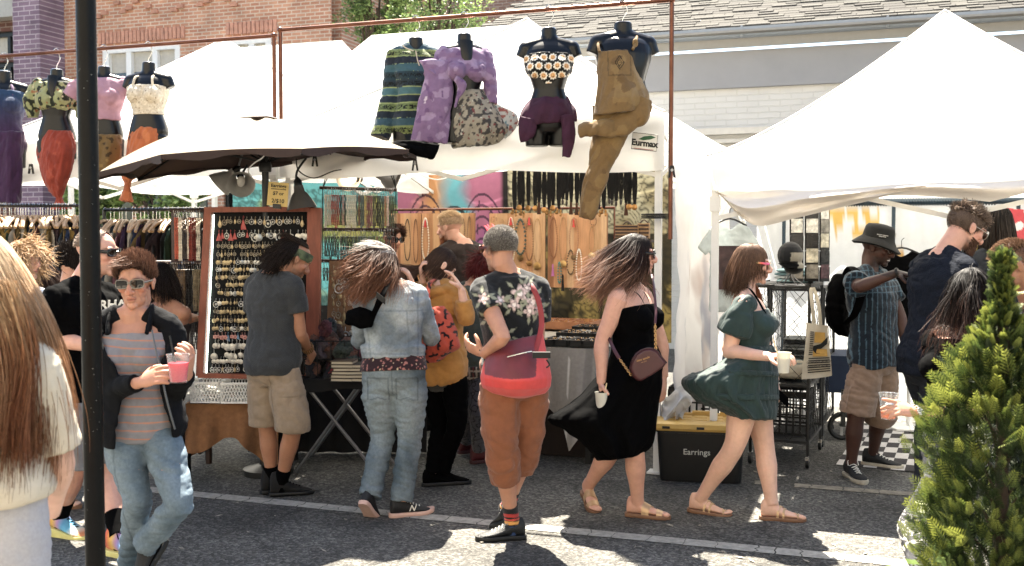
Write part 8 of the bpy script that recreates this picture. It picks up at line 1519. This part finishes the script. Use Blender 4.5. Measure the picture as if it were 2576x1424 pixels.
b=MB();b.tube([rk(.95,.2,.66),rk(.05,.25,.66)],.055,14);b.tube([rk(.95,.3,.70),rk(.0,.4,.69)],.04,12);b2=remesh(b,.009,3);wrinkle(b2,.008);b2.build('rolled_canvas',M('cream_canvas_bag','#b7ab93',rough=.9,var=.12),label='rolled cream canvas bags lying in the front wire rack',cat='canvas bags')
def tote_bag():
 t=thing('tote_bag','cream tote bag with yellow and black printed panel hanging from the rack corner','bag',rk(-.1,-.05,.5));A,B_=at(2029,812,7.05),at(2083,820,7.0);C_,D_=at(2018,955,7.05),at(2092,945,7.0);b=MB();f=lambda u,v,o:A.lerp(B_,u).lerp(C_.lerp(D_,u),v)-CH*(o+.012*math.sin(v*5+u*4));rg=[]
 for i in range(15):v=i/14;rg.append([f(k/12,v,.012*math.sin(math.pi*k/12))for k in range(13)]+[f(1-k/12,v,-.012*math.sin(math.pi*k/12)-.004)for k in range(13)])
 b.rings(rg);b.build('bag_body',M('cream_canvas_bag',''),t,angle=60);b=MB();b.loft(smooth_path([A.lerp(B_,.35),at(2043,765,7.03),at(2040,730,7.08),at(2048,728,7.10),at(2060,770,7.03),A.lerp(B_,.65)],5),[(.012,.002)]*26,CR,6);b.build('strap',M('cream_canvas_bag',''),t)
 pr=lambda u0,u1,v0,v1:[f(u,v,.022)for u,v in((u0,v0),(u1,v0),(u1,v1),(u0,v1))];bk,ye=M('print_black','#15140f',rough=.8),M('print_yellow','#b98a1f',rough=.8)
 b=MB()
 for k in range(13):v=.14+k*.034;b.poly(pr(.14,.30,v,v+.016),.002,CF)
 for k in range(7):v=.62+k*.042;b.poly(pr(.16,.92,v,v+.018),.002,CF)
 b.poly([f(u,v,.026)for u,v in((.30,.40),(.62,.36),(.92,.22),(.88,.36),(.62,.46),(.72,.56),(.42,.54),(.30,.48))],.002,CF);b.build('black_print',bk,t,smooth=False);b=MB();b.poly(pr(.34,.82,.14,.34),.002,CF);b.poly(pr(.32,.86,.46,.60),.002,CF);b.build('yellow_print',ye,t,smooth=False)
 b=MB();X=(f(1,.8,0)-f(0,.8,0)).normalized();[b.text('DIFFERENT WORLDS',.018,f(.56,v,.026),X,UP,.0008)for v in(.70,.785)];b.build('lettering',bk,t,smooth=False)
tote_bag()
def cap_stand():
 c=at(1988,646,7.15);t=thing('cap_stand','black cap with a grey panel on a wire head stand on the front rack','cap',(c.x,c.y,1.29));b=MB()
 for i in range(6):a=i*1.047;b.tube([c+Vector((.10*math.cos(a),.10*math.sin(a),1.295-c.z)),c+Vector((.02*math.cos(a),.02*math.sin(a),-.12)),c+Vector((.07*math.cos(a),.07*math.sin(a),.02)),c+UP*.08],.0035,5,4)
 b.tube([(c.x+.10*math.cos(k*.524),c.y+.10*math.sin(k*.524),1.296)for k in range(12)],.004,5,closed=True);b.build('wire_stand',steel_dull,t);X=CR;b=MB();b.ell(c+UP*.01,(.088,.095,.095),X,CH,UP);b.ell(c-CH*.02-UP*.07+CR*.02,(.07,.07,.05),X,CH,UP);b2=remesh(b,.006,2)
 def cc(V):q=V-np.array(c);k=np.ones((len(V),3))*np.array(lin('#121419'));m=(q[:,2]<.03)&(q[:,2]> -.075)&(q@np.array(CR)> -.02);k[m]=np.array(lin('#8a8578'));m=(q[:,2]< -.03)&(q@np.array(CR)<.03);k[m]=np.array(lin('#0c0c0d'));return k
 b2.build('cap',cloth_attr,t,cols=cc,angle=0);b=MB();b.loft([c-CH*.06-UP*.045-CR*.03,c-CH*.12-UP*.06-CR*.03,c-CH*.15-UP*.075-CR*.03],[(.07,.006),(.06,.005),(.02,.004)],CR,12);b.build('brim',black_cloth,t)
cap_stand()
def spinner():
 o=rk(.2,1.0,1.29);c=at(2040,640,7.5);t=thing('postcard_spinner','black postcard spinner with clear pockets behind the cap','rack',(c.x,c.y,1.29));b=MB();b.tube([(c.x,c.y,1.25),(c.x,c.y,at(2040,522,7.5).z)],.02,8);b.build('column',black_metal,t);rr_=random.Random(2)
 for y in(540,575,612,650,690):
  for dx,dd in((-36,-.06),(2,-.10),(34,-.05)):
   q_=at(2040+dx,y,7.5+dd);b=MB();b.box(q_,(.10,.012,.105),X=(CR+CH*dx*.02).normalized());k=b.build('pocket',black_metal,t,smooth=False);h=rr_.choice(['#d8d4c8','#1c1b1d','#8a8378','#b7b1a4','#5a3d44','#c9c0a8','#2b2a2c']);b=MB();b.box(q_-CH*.010+UP*.02,(.085,.004,.10),X=(CR+CH*dx*.02).normalized());b.build('postcard',M('card_'+h[1:],h,rough=.25,var=.7,vs=22),k,smooth=False)
spinner()
b=MB();W0,W1=onY(1905,510,9.6),onY(2700,510,9.6);zt,zb=onY(2280,508,9.6).z,.12;b.grid(lambda u,v:Vector((W0.x+(W1.x-W0.x)*u,9.6+.035*math.sin(u*70)*(.4+.6*v),zt+(zb-zt)*v)),160,20)
def bkc(V):
 u,z=(V[:,0]-W0.x),V[:,2];c=np.ones((len(V),3))*np.array(lin('#d3d6d8'));
 for x0,x1,z0,z1,h,f in((.55,1.05,1.62,1.86,'#d0a63a',14),(.95,1.25,1.28,1.52,'#c8963c',12),(.9,1.5,1.05,1.18,'#5aa3ae',10),(1.75,2.1,1.25,1.70,'#d6b52f',8),(1.85,2.0,1.35,1.6,'#1b1b1d',16)):m=(u>x0)&(u<x1)&(z>z0)&(z<z1)&(pnoise(V*f)> -.05);c[m]=np.array(lin(h))
 return c
b.build('backdrop_cloth',M('white_drape',attr=True,rough=.85,var=.05,transl=.45),cols=bkc,label='white printed cloth curtain across the back of the right stall',cat='curtain');nav=M('navy_pole','#1c3340',rough=.45);t=thing('curtain_frame','navy pole frame wrapped in rope holding the white curtain','frame',(W0.x,9.56,0));b=MB();b.tube([(W0.x-.05,9.56,zt),(W1.x,9.56,zt)],.028,10);[b.tube([(W0.x+k*.022,9.56+.03*math.cos(a),zt+.03*math.sin(a))for a in(0,1.57,3.14,4.71)],.008,5,closed=True)for k in range(90)];b.build('top_rail',nav,t);[MB().tube([(onY(px,600,9.56).x,9.55,0),(onY(px,600,9.56).x,9.55,zt)],.016,8).build('upright',nav,t)for px in(1972,2247,2560)]
def red_print(V):n=np.sin(V[:,2]*40+V[:,0]*25)+np.sin(V[:,0]*55-V[:,2]*30);c=np.ones((len(V),3))*np.array(lin('#c23a44'));c[n>.7]=np.array(lin('#d9d6d2'));return c
P=[onY(x,y,9.2)for x,y in((2505,520),(2650,535),(2650,640),(2500,620))];b=MB();b.grid(lambda u,v:P[0].lerp(P[1],u).lerp(P[3].lerp(P[2],u),v)+Vector((0,.01*math.sin(u*9),0)),50,40);b.build('printed_banner',cloth_attr,cols=red_print,label='red and white printed cloth hanging at the right edge of the stall',cat='banner')
def hung_tee(label,px,py,d,S,mat,cols=None,yaw=0,pan=None):
 t=thing('hanging_shirt',label,'shirt',at(px,py,d));c=at(px,py,d);X=facing(yaw).cross(UP)* -1;b=MB();o=[(-.08,0),(-.16,-.03),(-.27,-.17),(-.20,-.23),(-.16,-.19),(-.17,-.62),(.17,-.62),(.16,-.19),(.20,-.23),(.27,-.17),(.16,-.03),(.08,0),(0,-.05)];b.poly([c+X*x*S+UP*z*S for x,z in o],.03,facing(yaw));r_=remesh(b,.012,2);wrinkle(r_,.008);r_.build('cloth',mat,t,angle=0);b=MB();b.tube([c+X*.14*S-UP*.02,c+UP*.03,c-X*.14*S-UP*.02],.008,6,4);b.tube([c+UP*.03,c+UP*.09,c+UP*.11+X*.02],.003,5,4);b.build('hanger',black_metal,t)
 if pan:k=MB();n=facing(yaw);k.poly([c+X*x*S+UP*z*S+n*.028 for x,z in((-.11,-.16),(.11,-.16),(.11,-.46),(-.11,-.46))],.004,n);k.build('photo_print',M('tee_print','#4a3232',rough=.6,var=.9,vs=7),t,smooth=False)
hung_tee('white shirt with a dark photo print hanging by the tent pole',1836,560,7.5,1.05,M('white_tee','#c9d2d2',rough=.85,transl=.4),yaw=25,pan=1);hung_tee('black shirt on a hanger between the two men',2268,632,8.6,1.0,black_cloth,yaw= -10)
c4=[gnd(2103,1171),gnd(2420,1200),gnd(2420,1075),gnd(2168,1072)];b=MB();nx,ny=9,9;q_=lambda u,v:c4[0].lerp(c4[1],u).lerp(c4[3].lerp(c4[2],u),v)+UP*.008
for i in range(nx):
 for j in range(ny):b.mi=(i+j)%2;b.add([q_(i/nx,j/ny),q_((i+1)/nx,j/ny),q_((i+1)/nx,(j+1)/ny),q_(i/nx,(j+1)/ny)],[(0,1,2,3)])
b.build('checkered_rug',[M('rug_white','#b9b4b0',rough=.95,var=.15,vs=30,bump=.4),M('rug_dark','#2f2a2c',rough=.95,var=.25,vs=30,bump=.4)],smooth=False,label='black and white checkered rug under the man in the bucket hat',cat='rug')
q=gnd(2285,1080);t=thing('display_stand','white hexagonal stand foot on the checkered rug','stand',(q.x,q.y,.01));MB().lathe((q.x,q.y,.012),[(.20,0),(.20,.015),(.18,.018)],6).build('foot',white_paint,t,smooth=False);MB().lathe((q.x,q.y,.03),[(.018,0),(.018,.5)],10).build('column',white_paint,t);MB().lathe((q.x,q.y,.53),[(.15,0),(.15,.02)],24).build('top',white_paint,t)
q=at(2118,1022,8.3);t=thing('folding_wagon','navy cloth wagon with a grey spoked wheel behind the rear wire rack','wagon',(q.x,q.y+.2,0));b=MB();b.tube([q+CR*.095*math.cos(a)+UP*.095*math.sin(a)+UP*(.115-q.z)for a in(k*.314 for k in range(20))],.02,8,closed=True);w_=b.build('wheel',rubber_black,t);b=MB();ce=Vector((q.x,q.y,.115));[b.bar(ce,ce+CR*.09*math.cos(a)+UP*.09*math.sin(a),.022,.012,hint=CH)for a in(.5,2.6,4.7)];b.build('spoke',steel_dull,w_,smooth=False);MB().bar(ce-CH*.03,ce-CH*.03+UP*.3,.03,hint=CH).build('fork',black_metal,t,smooth=False);MB().box((q.x+.05,q.y+.35,.52),(.5,.55,.30)).build('cloth_tub',M('navy_canvas','#1d2c46',rough=.9),t,smooth=False)
# ================================================================ arborvitae in front
def arborvitae():
 base=gnd(2540,2000);c=at(2517,1000,3.05);x0,y0=c.x,c.y;t=thing('evergreen_shrub','bright green feathery evergreen shrub at the right front corner','shrub',(x0,y0,0));rn=np.random.default_rng(12);b=MB();b.tube([(x0,y0,0),(x0+.01,y0,.7),(x0,y0,1.5)],[.03,.012],8,4);z_=.05
 for k in range(60):a=k*2.4;z=.15+1.2*k/60;b.tube([(x0,y0,z),(x0+.11*math.cos(a)*(1.3-z*.8),y0+.11*math.sin(a)*(1.3-z*.8),z+.10)],[.006,.003],4)
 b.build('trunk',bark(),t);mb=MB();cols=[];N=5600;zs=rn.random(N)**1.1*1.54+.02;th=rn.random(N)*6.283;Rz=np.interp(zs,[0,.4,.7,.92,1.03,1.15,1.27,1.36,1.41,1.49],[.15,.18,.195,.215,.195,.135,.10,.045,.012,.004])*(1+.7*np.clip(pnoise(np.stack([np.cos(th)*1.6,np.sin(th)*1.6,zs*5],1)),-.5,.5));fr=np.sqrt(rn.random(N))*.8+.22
 A,B_,C_=np.array(lin('#979c1d')),np.array(lin('#415616')),np.array(lin('#18260e'));V,F_,Cc=[],[],[]  # frond colours carry the light: yellow lit tips, dark shaded inside
 for i in range(N):
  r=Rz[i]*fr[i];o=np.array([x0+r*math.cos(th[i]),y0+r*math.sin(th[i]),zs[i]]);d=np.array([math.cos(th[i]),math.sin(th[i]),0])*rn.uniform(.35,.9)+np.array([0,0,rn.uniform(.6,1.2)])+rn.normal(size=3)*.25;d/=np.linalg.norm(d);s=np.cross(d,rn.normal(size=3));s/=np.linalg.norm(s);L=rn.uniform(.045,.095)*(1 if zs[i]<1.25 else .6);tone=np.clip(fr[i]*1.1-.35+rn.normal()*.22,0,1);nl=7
  for j in range(-1,nl*2):
   if j<0:p0,p1,w_,tt=o,o+d*L,.0022,.6
   else:f=(j//2+.6)/nl;sg=1 if j%2 else-1;p0=o+d*L*f*.9;p1=p0+(d*.75+s*sg*.75)*L*.42*(1.1-f*.75);w_=.0025;tt=.35+.65*f
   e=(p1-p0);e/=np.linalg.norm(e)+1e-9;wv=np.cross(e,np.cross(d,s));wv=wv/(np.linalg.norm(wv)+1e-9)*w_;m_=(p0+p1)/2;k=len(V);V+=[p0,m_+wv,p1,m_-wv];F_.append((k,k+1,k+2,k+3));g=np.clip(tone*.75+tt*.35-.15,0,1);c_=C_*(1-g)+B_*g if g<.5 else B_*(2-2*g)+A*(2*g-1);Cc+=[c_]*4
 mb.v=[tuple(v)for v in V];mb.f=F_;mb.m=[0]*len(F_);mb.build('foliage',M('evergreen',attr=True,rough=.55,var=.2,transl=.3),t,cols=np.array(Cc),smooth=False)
 b=MB();b.lathe((x0,y0,0),[(.15,0),(.17,.02),(.20,.24),(.205,.25),(.185,.25),(.17,.1)],28);b.build('pot',M('dark_pot','#2a2826',rough=.7),t)
arborvitae()
q=at(2270,1424,3.0);t=thing('small_plant','small light green leafy plant at the foot of the evergreen','plant',(q.x,q.y,0));rn2=random.Random(4);b=MB();s_=MB();ce=Vector((q.x+.03,q.y,0))
for k in range(26):
 tip=ce+CR*rn2.uniform(-.10,.10)+CH*rn2.uniform(-.08,.08)+UP*rn2.uniform(.48,.74);s_.tube([ce,ce.lerp(tip,.5)+CR*.02,tip],.0025,4,3)
 for j in range(5):p_=ce.lerp(tip,1-j*.06);u=Vector((rn2.gauss(0,1),rn2.gauss(0,1),rn2.gauss(.3,.5))).normalized();v=ortho(u,UP);L=rn2.uniform(.02,.04);b.add([p_,p_+u*L*.5+v*L*.28,p_+u*L,p_+u*L*.5-v*L*.28],[(0,1,2,3)])
s_.build('stem',M('green_stem','#5b7032'),t);b.build('leaves',leaf_mat('plant_leaf','#7f9c4a'),t,smooth=False)
# ================================================================ clamps and cables on the tents
for lab,x,y,Y in(('black spring clamp pinching the draped black trousers to the valance edge',1044,412,6.84),('black spring clamp on the valance edge left of the umbrella',402,428,6.84),('black spring clamp on the far left valance edge beside the red trousers',78,422,6.78),('black spring clamp on the copper upright at the tent corner',1690,428,6.80),('black spring clamp hanging by the gooseneck lamp',792,402,6.9)):
 c=onY(x,y,Y);t=thing('spring_clamp',lab,'clamp',c);[MB().bar(c+CR*s*.006+UP*.03,c+CR*s*.018-UP*.05,.012,.02,hint=CH).build('jaw',rubber_black,t,smooth=False)for s in(1,-1)];MB().lathe(c-CH*.012+UP*.0,[(.010,0),(.010,.024)],10,Z=CH).build('spring',steel_dull,t)
for lab,P,mt in(('white cable sagging under the tent roof beside the pink tapestry',[(1035,425,8.6),(1060,440,8.6),(1100,452,8.6),(1140,440,8.6),(1165,418,8.6)],white_paint),('black cable drooping from the gooseneck lamp to the hung rack',[(745,400,7.0),(752,430,7.1),(790,448,7.3),(840,430,7.6),(880,425,8.0)],rubber_black),('white cord looping down from the umbrella ribs',[(668,372,6.6),(662,395,6.6),(640,410,6.7),(624,430,6.9),(640,452,7.0)],white_paint)):
 b=MB();b.tube([at(*q)for q in P],.0045,6,6);b.build('cable',mt,label=lab,cat='cable')
b=MB();c=onY(1672,548,RY);[b.tube([c+Vector((-.07+.09*math.cos(a),.02+.05*math.sin(a),k*.012))for a in(j*.524 for j in range(12))],.005,5,closed=True)for k in range(3)];b.build('rope_tie',rubber_black,label='black rope tie lashing the copper upright to the tent leg',cat='rope')
